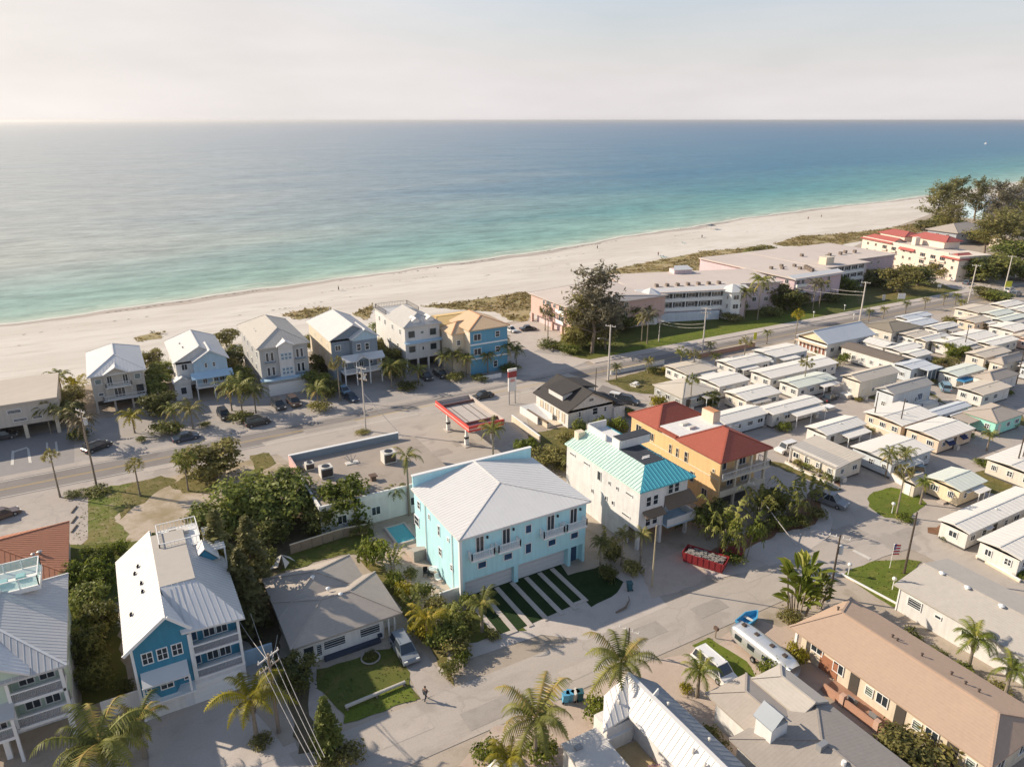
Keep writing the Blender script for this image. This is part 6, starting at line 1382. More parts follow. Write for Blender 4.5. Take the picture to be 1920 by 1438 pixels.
def ptrunk(i, r=.035): 
    def f():
        mb = MB(); p = Vector((0, 0, -.02)); a = rnd.uniform(0, 6.28); bend = rnd.uniform(.0, .05)
        for k in range(6):
            t = (k + 1) / 6; q = Vector((math.cos(a) * bend * (t * t - t), math.sin(a) * bend * (t * t - t), t)); mb.tube(p, q, r * (1.25 - .5 * k / 6) if k == 0 else r * (1 - .35 * k / 6), r * (1 - .35 * (k + 1) / 6), 7); p = q
        return mb.mesh('trunk', pbark)
    return mk(('ptr', i, r), f)
def areca(i, lm):     # clump of many stems with arching plumes
    def f():
        mb = MB()
        for k in range(26):
            a = rnd.uniform(0, 6.28); q = rnd.uniform(.02, .35); z = rnd.uniform(.12, .62); 
            frond_mb(rnd.uniform(.4, .65), rnd.uniform(.8, 1.9), rnd.uniform(.5, 1.4), .11, 8, mb, a + rnd.uniform(-.5, .5), None, (math.cos(a) * q, math.sin(a) * q, z), .008)
        return mb.mesh('crown', LM[lm])
    return mk(('are', i, lm), f)
def areca_stem(i):
    def f():
        mb = MB()
        for k in range(9):
            a = rnd.uniform(0, 6.28); q = rnd.uniform(.02, .3); mb.tube((math.cos(a) * q * .6, math.sin(a) * q * .6, -.02), (math.cos(a) * q, math.sin(a) * q, rnd.uniform(.3, .6)), .014, .01, 5)
        return mb.mesh('stem', pbark)
    return mk(('ars', i), f)
def banana(i, lm):    # upright paddle leaves in a fan
    def f():
        mb = MB()
        for k in range(64):
            a = rnd.uniform(0, 6.28); q = rnd.uniform(0, .24); z = rnd.uniform(.12, .72); L_ = rnd.uniform(.22, .38); tl = rnd.uniform(.15, 1.0); d = Vector((math.cos(a) * tl, math.sin(a) * tl, 1.1 - .7 * tl)).normalized(); o = Vector((math.cos(a) * q, math.sin(a) * q, z)); s_ = Vector((-math.sin(a), math.cos(a), 0)); t0 = rnd.uniform(.1, .95)
            m1 = o + d * L_ * .35; m2 = o + d * L_ * .75 + Vector((0, 0, -.02)); tip = o + d * L_ + Vector((math.cos(a), math.sin(a), -1)) * .06
            mb.quad(o, m1 + s_ * .045, m2 + s_ * .05, tip, tint=T_(t0)); mb.quad(o, tip, m2 - s_ * .05, m1 - s_ * .045, tint=T_(t0 + .12))
        return mb.mesh('crown', LM[lm])
    return mk(('ban', i, lm), f)

def plant(kind, x, y, h, r, lab, lm=None, grp=None, i=None, z0=0.0):
    i = rnd.randrange(3) if i is None else i; rz = rnd.uniform(0, 6.28)
    if kind == 'bush':
        t = thing('shrub', lab, 'shrub', (x, y, z0), rz, grp or 'shrubs'); o = link('foliage', bush_mesh(i, lm or 'green'), t, scale=(r, r, h)); link('stem', mk('bst', lambda: MB().tube((0, 0, -.05), (.1, 0, .5), .05, .02, 5).tube((0, 0, 0), (-.15, .1, .5), .04, .02, 5).mesh('stem', bark)), t, scale=(r, r, h * .8))
    elif kind == 'tree':
        t = thing('broadleaf_tree', lab, 'tree', (x, y, z0), rz, grp or 'broadleaf trees'); link('trunk', tree_trunk(i), t, scale=(r, r, h / 2.3)); link('crown', tree_mesh(i, lm or 'green'), t, scale=(r, r, h / 2.3))
    elif kind == 'casu':
        t = thing('beach_pine', lab, 'tree', (x, y, z0), rz, grp or 'feathery beach pines'); s_ = r / .42; link('trunk', casu_trunk(i), t, scale=(s_, s_, h)); link('crown', casu(i, lm or 'grey'), t, scale=(s_, s_, h))
    elif kind == 'con':
        t = thing('conifer', lab, 'tree', (x, y, z0), rz, grp or 'conifers'); link('trunk', mk('cot', lambda: MB().tube((0, 0, -.01), (0, 0, .95), .025, .004, 6).mesh('trunk', bark)), t, scale=(h * .7, h * .7, h)); link('crown', conifer(i % 2, lm or 'pine'), t, scale=(r / .18, r / .18, h))
    elif kind == 'coco':
        t = thing('palm_tree', lab, 'palm tree', (x, y, z0), rz, grp or 'feather palms'); link('trunk', ptrunk(i), t, scale=(4.5, 4.5, h)); link('crown', palm_crown(i, lm or 'palm'), t, (0, 0, h), scale=(r, r, r))
    elif kind == 'sabal':
        t = thing('fan_palm', lab, 'palm tree', (x, y, z0), rz, grp or 'fan palms'); link('trunk', ptrunk(i), t, scale=(4.2, 4.2, h)); link('crown', sabal_crown(i, lm or 'olive'), t, (0, 0, h), scale=(r, r, r))
    elif kind == 'areca':
        t = thing('palm_clump', lab, 'palm clump', (x, y, z0), rz, grp or 'palm clumps'); link('stem', areca_stem(i), t, scale=(r / .7, r / .7, h)); link('crown', areca(i, lm or 'palm'), t, scale=(r / .7, r / .7, h))
    elif kind == 'banana':
        t = thing('traveller_palm', lab, 'plant', (x, y, z0), rz, grp or 'paddle-leaved clumps'); link('stem', areca_stem(i), t, scale=(r / .5, r / .5, h)); link('crown', banana(i, lm or 'bright'), t, scale=(r / .5, r / .5, h))
    return t
# near palms: every frond is its own part
FRONDS = {}
def frond_mesh(lm, k):
    key = (lm, k)
    if key not in FRONDS:
        L_ = 1.0; FRONDS[key] = frond_mb(L_, [1.2, .9, .6, .25][k % 4], [.5, .8, 1.1, 1.35][k % 4], .2, 24, tint=[.3, .55, .75, .4, .9][k % 5], thick=.016).mesh('frond', LM[lm])
    return FRONDS[key]
def near_palm(cu, cv, h, r, lab, lm='palm', nf=18, grp='large palms in the foreground', lean=(0, 0)):
    x, y = at(cu, cv, h); t = thing('palm_tree', lab, 'palm tree', (x - lean[0], y - lean[1], 0), 0, grp)
    mb = MB(); p = Vector((0, 0, -.1))
    for k in range(7):
        f = (k + 1) / 7; q = Vector((lean[0] * f * f, lean[1] * f * f, h * f)); mb.tube(p, q, .24 - .02 * k, .22 - .02 * k, 8); p = q
    mb.build('trunk', pbark, t)
    for k in range(nf):
        kk = min(3, int(4 * k / nf)); kk = kk if rnd.random() > .2 else rnd.randrange(4); kv = kk + 4 * rnd.randrange(2)
        o = link('frond', frond_mesh(lm, kv), t, (lean[0], lean[1], h), (rnd.uniform(-.26, .26), rnd.uniform(-.26, .26), k * 2.39996 + rnd.uniform(-.2, .2))); s_ = r * rnd.uniform(.72, 1.14); o.scale = (s_, s_, s_)
    for k in range(3):
        o = link('dead_frond', frond_mesh('dry', 3), t, (lean[0], lean[1], h - .15), (0, rnd.uniform(.7, 1.1), rnd.uniform(0, 6.28))); s_ = r * rnd.uniform(.5, .7); o.scale = (s_, s_ * .7, s_)
    return t
near_palm(185, 1392, 5.0, 4.4, 'big dense feather palm at the lower left, beside the white balcony house', 'palm', 30)
near_palm(258, 1352, 4.2, 2.9, 'smaller palm just right of the dense lower-left palm, before the blue house', 'palm', 16)
near_palm(470, 1308, 5.0, 4.1, 'yellow-green coconut palm with drooping fronds on the white driveway edge', 'gold', 14)
near_palm(1005, 1345, 5.4, 4.3, 'large coconut palm by the blue wheelie bins', 'palm', 20)
near_palm(1165, 1240, 5.0, 4.0, 'coconut palm at the tip of the white gable roof', 'palm', 19)
near_palm(1312, 1258, 3.2, 2.4, 'short bright palm beside the white people carrier', 'bright', 18)
near_palm(903, 1132, 3.8, 2.6, 'slim young palm at the front left corner of the aqua duplex', 'palm', 14)
near_palm(800, 1160, 3.2, 2.5, 'golden palm between the bungalow and the aqua duplex', 'gold', 18)
near_palm(1830, 1197, 4.0, 2.7, 'fan-headed palm by the white side wall of the grey-roofed house', 'bright', 20)
near_palm(1898, 1255, 3.6, 2.3, 'leaning palm right of the fan-headed palm, near the frame edge', 'bright', 16, lean=(.8, .3))
near_palm(762, 855, 9.6, 2.9, 'lone thin-fronded palm rising past the aqua duplex wall', 'palm', 9)
near_palm(924, 806, 9.5, 2.7, 'drooping palm behind the aqua duplex by the station canopy', 'palm', 18)
near_palm(955, 1420, 3.6, 2.6, 'golden low palm at the bottom edge below the large coconut palm', 'gold', 14)

def P_(kind, u, v, h, r, lab, lm=None, grp=None): x, y = at(u, v); return plant(kind, x, y, h, r, lab, lm, grp)
# conifers and central grove
P_('con', 430, 1150, 14.5, 3.0, 'taller of the two dark columnar pines behind the blue house', 'pine'); P_('con', 468, 1185, 11.5, 2.6, 'shorter dark columnar pine beside the bungalow roof', 'pine'); P_('con', 480, 1115, 11.5, 2.6, 'columnar pine half hidden between its two neighbours by the bungalow', 'pine')
P_('con', 617, 1418, 7.2, 1.55, 'small bright green conical tree at the street edge', 'green'); P_('bush', 655, 1425, 1.8, 1.8, 'low shrub at the foot of the small conical tree', 'olive')
P_('tree', 405, 895, 7.5, 4.6, 'broad olive tree beside the main road', 'olive'); P_('tree', 350, 888, 4.6, 2.0, 'round small tree left of the broad olive tree', 'olive')
P_('tree', 470, 985, 9.0, 5.2, 'big dark tree in the middle of the grove', 'green'); P_('tree', 535, 985, 9.0, 5.0, 'big tree on the right side of the grove beside the shop', 'green'); P_('tree', 430, 1010, 7.5, 4.0, 'tree at the left front of the grove beside the sandy lot', 'green'); P_('tree', 560, 940, 6.2, 3.2, 'pale blossoming tree against the shop parapet', 'grey')
P_('tree', 645, 985, 8.0, 4.3, 'bright yellow-green tree in front of the shop', 'bright'); P_('tree', 600, 1000, 5.5, 2.6, 'dark tree under the left side of the bright yellow-green tree', 'dark'); P_('tree', 505, 1020, 6, 3.2, 'low dark tree at the front of the grove', 'dark'); P_('bush', 675, 1000, 2.2, 2.2, 'dark shrub under the bright yellow-green tree', 'dark')
P_('bush', 700, 1060, 4.6, 2.7, 'tall lime-green shrub at the pool garden corner', 'bright'); P_('areca', 735, 1075, 4.2, 1.9, 'grey-green feathery clump right of the lime-green shrub', 'palm'); P_('coco', 745, 965, 4.0, 2.0, 'small palm behind the white garden wall by the pool', 'palm')
for k, (u, v, h, r, lm, lab) in enumerate([(795, 1120, 2.2, 1.5, 'green', 'shrub on the pool terrace edge'), (815, 1150, 2.6, 1.7, 'olive', 'olive shrub left of the slim young palm'), (845, 1165, 2.4, 1.6, 'green', 'shrub beside the aqua duplex corner post'), (790, 1195, 2.6, 1.9, 'gold', 'golden shrub below the golden palm'), (825, 1210, 3.0, 2.1, 'green', 'leafy shrub above the drive corner'), (855, 1225, 2.6, 1.9, 'olive', 'olive shrub at the street corner bed'), (845, 1265, 1.8, 1.3, 'dark', 'dark shrub at the tip of the side lawn'), (870, 1185, 2.0, 1.5, 'dark', 'dark shrub left of the striped lawn'), (925, 1195, .9, 1.2, 'dark', 'low rounded shrub at the near corner of the striped lawn'), (880, 1140, 2.4, 1.4, 'green', 'green shrub against the aqua wall'), (770, 1085, 1.6, 1.1, 'dark', 'dark shrub at the terrace steps'), (830, 1060, 2.0, 1.0, 'dark', 'dark plant against the mint side wall')]): P_('bush', u, v, h, r, lab, lm)
P_('areca', 835, 1190, 4.0, 2.3, 'feathery palm clump in the bed left of the aqua duplex', 'palm'); P_('areca', 775, 1150, 3.4, 1.7, 'green palm clump beside the bungalow eave', 'palm')
# between the left houses
for k, (kd, u, v, h, r, lm, lab) in enumerate([('tree', 165, 1110, 5.0, 2.4, 'bright', 'bright leafy tree at the top of the left hedge'), ('tree', 185, 1060, 3.4, 2.0, 'bright', 'light green small tree beside the terracotta house lawn'), ('tree', 165, 1170, 6.0, 2.6, 'green', 'mid-green tree halfway along the left hedge'), ('tree', 195, 1195, 6.0, 2.4, 'dark', 'dark tree hugging the blue house wall'), ('tree', 175, 1250, 6.2, 2.3, 'dark', 'dark tree at the lower end of the left hedge'), ('bush', 225, 1035, 2.0, 1.6, 'bright', 'low bright shrub behind the blue house roof'), ('bush', 290, 1025, 2.0, 2.0, 'green', 'green shrub behind the roof deck'), ('bush', 350, 1020, 2.0, 1.8, 'olive', 'olive shrub on the lot edge by the roof deck'), ('bush', 130, 1135, 2.2, 1.7, 'green', 'shrub between the balcony house and the hedge'), ('areca', 160, 1085, 3.6, 1.9, 'bright', 'banana-like clump in the left hedge'), ('bush', 235, 1300, 1.6, 1.2, 'dark', 'dark shrub at the blue house corner')]): P_(kd, u, v, h, r, lab, lm)
P_('tree', 555, 1290, 4.2, 2.2, 'small tree at the bungalow corner under the wires', 'dark'); P_('bush', 520, 1260, 1.8, 1.5, 'shrub by the utility pole foot', 'dark'); P_('bush', 490, 1395, 1.0, 1.3, 'low dry shrub on the white driveway corner', 'olive'); P_('bush', 695, 1234, .9, .9, 'single round shrub in a ring on the front lawn', 'dark')
for k, (u, v) in enumerate([(615, 1440), (600, 1395)]): P_('bush', u, v, 1.3, 1.3, ['shrub under the wires at the bottom edge', 'shrub left of the small conical tree'][k], 'olive')
# aqua / unfinished house gap and yards behind
for k, (kd, u, v, h, r, lm, lab) in enumerate([('coco', 1125, 1070, 4.2, 1.9, 'dark', 'shaded palm at the right corner of the aqua duplex'), ('coco', 1165, 1060, 4.6, 1.8, 'olive', 'dull palm left of the unfinished house columns'), ('coco', 1200, 1060, 4.6, 1.7, 'olive', 'dull palm before the unfinished house wall'), ('bush', 1140, 1085, 2.2, 1.6, 'dark', 'dark shrub on the turf bed edge'), ('tree', 1020, 875, 4.5, 2.8, 'olive', 'olive tree behind the aqua parapet'), ('tree', 985, 860, 4.6, 2.6, 'bright', 'yellowish tree by the boundary wall behind the aqua duplex'), ('tree', 1050, 880, 4.2, 2.4, 'olive', 'olive tree left of the turquoise roof'), ('bush', 1090, 815, 3.0, 2.2, 'green', 'green shrub before the black-roofed house'), ('bush', 1125, 810, 3.2, 2.3, 'bright', 'bright leafy shrub behind the turquoise roof'), ('bush', 1160, 808, 3.0, 2.2, 'bright', 'bright shrub next to the red roof corner'), ('bush', 1060, 830, 2.4, 1.9, 'olive', 'olive shrub in the yard behind the unfinished house'), ('bush', 1000, 900, 2.2, 1.8, 'dark', 'dark shrub right of the aqua parapet'), ('coco', 1065, 900, 3.6, 1.6, 'dark', 'small dark palm between the two tall houses'), ('bush', 1180, 780, 2.0, 1.4, 'green', 'shrub at the lean-to corner'), ('bush', 1270, 990, 2.0, 1.5, 'dark', 'dark shrub beneath the blue terrace')]): P_(kd, u, v, h, r, lab, lm)
for k, (kd, u, v, h, r, lm, lab) in enumerate([('areca', 1350, 1040, 8.0, 3.6, 'palm', 'tall palm clump by the red skip'), ('areca', 1390, 1045, 7.4, 3.2, 'bright', 'bright palm clump right of the red skip'), ('tree', 1335, 1000, 6.4, 2.7, 'dark', 'dark tree against the ochre villa'), ('bush', 1300, 980, 2.6, 1.6, 'dark', 'dark shrub between the unfinished house and the ochre villa'), ('areca', 1480, 975, 7.0, 3.2, 'palm', 'broad palm clump at the cross street corner'), ('areca', 1515, 950, 5.6, 2.7, 'palm', 'palm clump left of the grey pickup'), ('tree', 1450, 965, 5.4, 2.8, 'dark', 'dark tree under the ochre villa balcony'), ('bush', 1425, 1000, 2.2, 2.0, 'dark', 'dark shrub in the corner bed'), ('bush', 1500, 985, 1.8, 2.0, 'dark', 'dark shrub at the curved kerb'), ('banana', 1495, 1150, 8.6, 3.4, 'bright', 'tall paddle-leaved clump beside the street corner'), ('banana', 1530, 1135, 6.0, 2.2, 'green', 'smaller paddle-leaved clump by the dark pole'), ('bush', 1480, 1165, 1.5, 1.8, 'olive', 'low shrub at the foot of the paddle-leaved clump'), ('bush', 1445, 1275, 2.8, 1.7, 'bright', 'bright shrub left of the silver trailer'), ('bush', 1492, 1245, 2.6, 1.6, 'gold', 'yellow shrub right of the silver trailer'), ('bush', 1285, 1295, 1.0, .9, 'gold', 'little yellowish shrub under the short bright palm'), ('bush', 1118, 1345, 2.4, 1.7, 'bright', 'round shrub between the bins and the white gable roof'), ('bush', 1720, 1440, 3.0, 3.6, 'olive', 'large rounded olive shrub at the bottom edge by the tan apartments'), ('tree', 1690, 1428, 4.0, 2.4, 'olive', 'olive tree at the left of the large bottom shrub'), ('bush', 1705, 1200, 1.4, 1.6, 'dark', 'dark shrub along the white side wall'), ('bush', 1800, 1260, 1.2, 1.6, 'green', 'low green shrub before the fan-headed palm'), ('bush', 915, 1425, 2.2, 1.9, 'bright', 'bright shrub at the bottom edge by the street'), ('bush', 1015, 1420, 2.4, 2.0, 'bright', 'bright shrub under the large coconut palm'), ('bush', 1330, 1385, 1.4, 1.2, 'dark', 'dark shrub between the slate slope and the grey shingles'), ('bush', 1345, 1410, 1.4, 1.2, 'dark', 'second dark shrub beside the slate slope')]): P_(kd, u, v, h, r, lab, lm)
for k, (kd, u, v, h, r, lm, lab) in enumerate([('areca', 1420, 985, 6.4, 2.8, 'palm', 'palm clump in the middle of the corner bed'), ('areca', 1325, 1010, 5.6, 2.4, 'bright', 'palm clump left behind the red skip'), ('bush', 1460, 990, 2.0, 2.2, 'green', 'green shrub in the corner bed'), ('bush', 1530, 970, 1.8, 1.9, 'olive', 'olive shrub at the kerb bend'), ('bush', 1375, 1055, 1.8, 1.8, 'green', 'green shrub by the second skip'), ('areca', 1140, 1050, 4.6, 1.9, 'olive', 'olive palm clump in the gap beside the aqua duplex'), ('bush', 1185, 1075, 2.0, 1.7, 'olive', 'olive shrub at the bare yard edge'), ('bush', 1150, 1050, 2.4, 1.7, 'dark', 'dark shrub in the gap beside the aqua duplex'), ('tree', 845, 1205, 3.8, 2.0, 'green', 'small green tree in the bed left of the aqua duplex'), ('bush', 865, 1240, 1.8, 1.5, 'bright', 'bright shrub at the street corner bed'), ('bush', 760, 1120, 2.2, 1.6, 'gold', 'golden shrub along the bungalow side lawn'), ('bush', 740, 1100, 2.2, 1.7, 'bright', 'bright shrub along the bungalow side lawn'), ('tree', 150, 1215, 5.0, 2.2, 'green', 'green tree beside the balcony house'), ('tree', 200, 1105, 4.6, 2.0, 'bright', 'bright tree against the blue house side'), ('tree', 185, 1290, 4.6, 2.0, 'dark', 'dark tree behind the dense lower-left palm'), ('tree', 390, 1010, 5.4, 2.8, 'olive', 'olive tree at the edge of the sandy lot'), ('tree', 590, 965, 6.0, 3.0, 'green', 'green tree between the grove and the bright tree'), ('bush', 500, 1060, 2.2, 2.2, 'dark', 'dark shrub behind the shade cloth'), ('bush', 1240, 1360, 1.0, 1.0, 'green', 'green shrub at the slate slope foot'), ('bush', 1640, 1250, 1.2, 1.4, 'green', 'green shrub between the tan roof and the white side wall'), ('bush', 1755, 1235, 1.4, 1.6, 'dark', 'dark shrub by the white side wall'), ('bush', 1870, 1300, 1.2, 1.6, 'olive', 'olive shrub beyond the fan-headed palm')]): P_(kd, u, v, h, r, lab, lm)
# roadside fan palms
for (kd, u, v, h, r, lm, lab) in [('sabal', 113, 932, 7.0, 1.5, 'olive', 'thin fan palm by the car park hedge'), ('sabal', 263, 930, 5.2, 1.7, 'olive', 'round-headed fan palm on the sandy lot'), ('sabal', 353, 920, 5.4, 2.2, 'green', 'bushy fan palm left of the broad olive tree'),
    ('sabal', 638, 752, 8.2, 2.0, 'olive', 'tall fan palm before the slate blue beach house'), ('sabal', 1293, 768, 6.4, 1.6, 'green', 'fan palm rising right behind the red roof'), ('sabal', 1299, 705, 5.0, 1.7, 'olive', 'shaggy fan palm at the pale home nearest the road'), ('sabal', 1490, 645, 8.0, 1.9, 'gold', 'tall golden-headed fan palm at the road edge'), ('sabal', 1505, 733, 6.4, 1.8, 'olive', 'slim fan palm before the longest white home'), ('sabal', 1275, 700, 5.0, 1.8, 'green', 'dark fan palm near the white road wall'), ('sabal', 1393, 690, 6.4, 1.8, 'olive', 'slim palm at the brick planter'), ('sabal', 1680, 968, 7.2, 1.6, 'olive', 'fan palm on a thin dark trunk in the round lawn')]: P_(kd, u, v, h, r, lab, lm)
sp = [(1155, 712, 'beside the first tall pole'), (1215, 700, 'on the flowering border'), (1330, 668, 'at the brick planter left end'), (1437, 645, 'near the yellow road sign'), (1340, 690, 'behind the brick planter'), (1573, 640, 'before the grey-roofed hall'), (1590, 652, 'at the hall side'), (1655, 598, 'first of the far roadside row'), (1697, 588, 'second of the far roadside row'), (1733, 580, 'third of the far roadside row'), (1768, 573, 'fourth of the far roadside row'), (1790, 572, 'at the far pole'), (1628, 603, 'left of the far roadside row')]
for (u, v, w_) in sp: P_('coco', u, v, 3.0, 1.9, 'small roadside palm ' + w_, rnd.choice(['palm', 'dark', 'olive']), 'small palms along the main road')
P_('bush', 1225, 700, 1.8, 2.0, 'dark shrub on the flowering border', 'dark'); P_('bush', 1250, 698, 1.2, 2.2, 'yellow flowering shrub on the border', 'gold'); P_('bush', 1235, 765, 3.0, 2.2, 'bright golden tree behind the red roof', 'gold'); P_('tree', 1330, 762, 4.2, 2.4, 'dark tree beside the big beige hip roof', 'dark'); P_('bush', 1265, 770, 2.0, 1.3, 'rusty green shrub at the red roof peak', 'olive')
# in the park
pk = [('bush', 1470, 808, 2.0, 1.8, 'bright', 'bright shrub at the lower end of the long white home'), ('coco', 1660, 895, 4.2, 2.3, 'palm', 'palm at the right end of the two-tone carport home'), ('coco', 1690, 890, 4.0, 2.2, 'palm', 'palm left of the white van'), ('bush', 1575, 825, 2.2, 2.0, 'bright', 'leafy shrub before the curved-porch home carport'), ('bush', 1560, 690, 2.6, 2.3, 'olive', 'olive shrub between the white roofs and the dark brown roof'), ('bush', 1580, 683, 3.2, 1.8, 'green', 'shrub by the cream wall of the dark brown roof'), ('tree', 1760, 658, 4.0, 3.2, 'olive', 'left half of the big park hedge'), ('tree', 1790, 672, 4.4, 3.2, 'bright', 'right half of the big park hedge'), ('tree', 1775, 690, 3.2, 2.4, 'olive', 'lower front of the big park hedge'), ('tree', 1765, 700, 2.6, 1.9, 'dry' , 'brownish tree above the parked boat'), ('coco', 1725, 945, 3.6, 1.8, 'bright', 'small palm at the edge of the round lawn'), ('bush', 1650, 872, 1.6, 1.3, 'green', 'low shrub by the carport corner'), ('bush', 1500, 875, 1.6, 1.6, 'olive', 'shrub at the head of the planted border'), ('bush', 1520, 880, 1.6, 1.6, 'bright', 'bright shrub in the planted border'), ('bush', 1540, 890, 1.6, 1.6, 'olive', 'olive shrub in the middle of the planted border'), ('bush', 1558, 900, 1.6, 1.6, 'green', 'green shrub at the street end of the planted border'), ('bush', 1535, 730, 1.2, 1.5, 'dark', 'dark shrub at the paned porch'), ('bush', 1440, 745, 1.6, 1.6, 'dark', 'dark shrub between white homes'), ('bush', 1870, 880, 1.4, 2.4, 'bright', 'shrub bed before the two tall poles'), ('bush', 1840, 872, 1.2, 1.6, 'bright', 'bright shrub at the lane bend'), ('bush', 1895, 893, 1.4, 2.0, 'olive', 'olive shrub at the right-edge home'), ('bush', 1810, 820, 1.4, 1.8, 'green', 'shrub along the shaded side of the awning home'), ('bush', 1845, 690, 1.6, 1.6, 'dark', 'dark shrub beside the parapet home'), ('bush', 1885, 690, 1.6, 1.6, 'bright', 'bright shrub at the tan home'), ('tree', 1845, 560, 4.4, 5.0, 'olive', 'broad roadside thicket at the far pole, left half'), ('tree', 1870, 565, 4.0, 4.4, 'green', 'broad roadside thicket at the far pole, right half'), ('bush', 1780, 610, 2.6, 2.8, 'olive', 'olive shrub among the far white roofs'), ('tree', 1838, 618, 3.2, 2.0, 'dry', 'brownish tree by the peach home'), ('coco', 1800, 585, 3.0, 2.2, 'palm', 'palm above the far white roofs'), ('bush', 1775, 1010, 1.2, 1.4, 'bright', 'bright green shrub at the lane home porch'), ('bush', 1700, 690, 1.0, 1.2, 'olive', 'small shrub beside the screened porch'), ('bush', 1590, 738, 1.0, .9, 'olive', 'potted shrub on the cream porch block'), ('bush', 1695, 975, 1.0, 1.6, 'bright', 'flowering shrub at the round lawn edge'), ('bush', 1915, 1080, 1.0, 1.3, 'bright', 'bright shrub at the mulch bed end'), ('bush', 1895, 800, 1.4, 1.6, 'olive', 'shrub behind the dark brown car')]
pk += [('bush', 1610, 752, 1.0, 1.2, 'olive', 'olive shrub beside the low white cover slab'), ('bush', 1425, 705, 1.4, 1.4, 'dark', 'dark shrub between the twin-slab home and the longest home'), ('bush', 1385, 735, 1.4, 1.3, 'olive', 'olive shrub in the gap by the cream-walled white home'), ('bush', 1465, 720, 1.2, 1.3, 'green', 'green shrub before the mint-white home'), ('tree', 1590, 670, 3.4, 1.8, 'olive', 'small olive tree at the brown roof head'), ('bush', 1745, 720, 1.4, 1.5, 'olive', 'olive shrub at the deck of the blue-sided home'), ('tree', 1755, 690, 3.2, 1.9, 'olive', 'olive tree beside the screened porch'), ('bush', 1680, 830, 1.2, 1.3, 'green', 'green shrub at the low pale wall end'), ('bush', 1630, 812, 1.2, 1.3, 'olive', 'olive shrub at the left dark pole'), ('bush', 1700, 815, 1.2, 1.2, 'dark', 'dark shrub at the peach wall'), ('tree', 1820, 600, 3.0, 2.0, 'olive', 'small olive tree among the far white roofs'), ('bush', 1860, 640, 1.6, 1.5, 'dark', 'dark shrub among the far cream homes'), ('bush', 1730, 655, 1.6, 1.5, 'olive', 'olive shrub behind the white strip roofs'), ('bush', 1800, 700, 1.6, 1.8, 'olive', 'olive shrub at the blue awning'), ('bush', 1740, 905, 1.2, 1.4, 'green', 'green shrub beside the stepped-roof home'), ('bush', 1830, 925, 1.2, 1.4, 'green', 'green shrub at the end of the stepped-roof home'), ('bush', 1890, 740, 1.2, 1.4, 'bright', 'bright shrub before the mint cottage'), ('coco', 1850, 845, 3.2, 1.7, 'palm', 'small palm at the lane bend'), ('bush', 1360, 715, 1.4, 1.4, 'green', 'green shrub by the shaggy fan palm'), ('bush', 1535, 665, 1.4, 1.5, 'green', 'green shrub behind the hall lawn')]
for (kd, u, v, h, r, lm, lab) in pk: P_(kd, u, v, h, r, lab, lm)
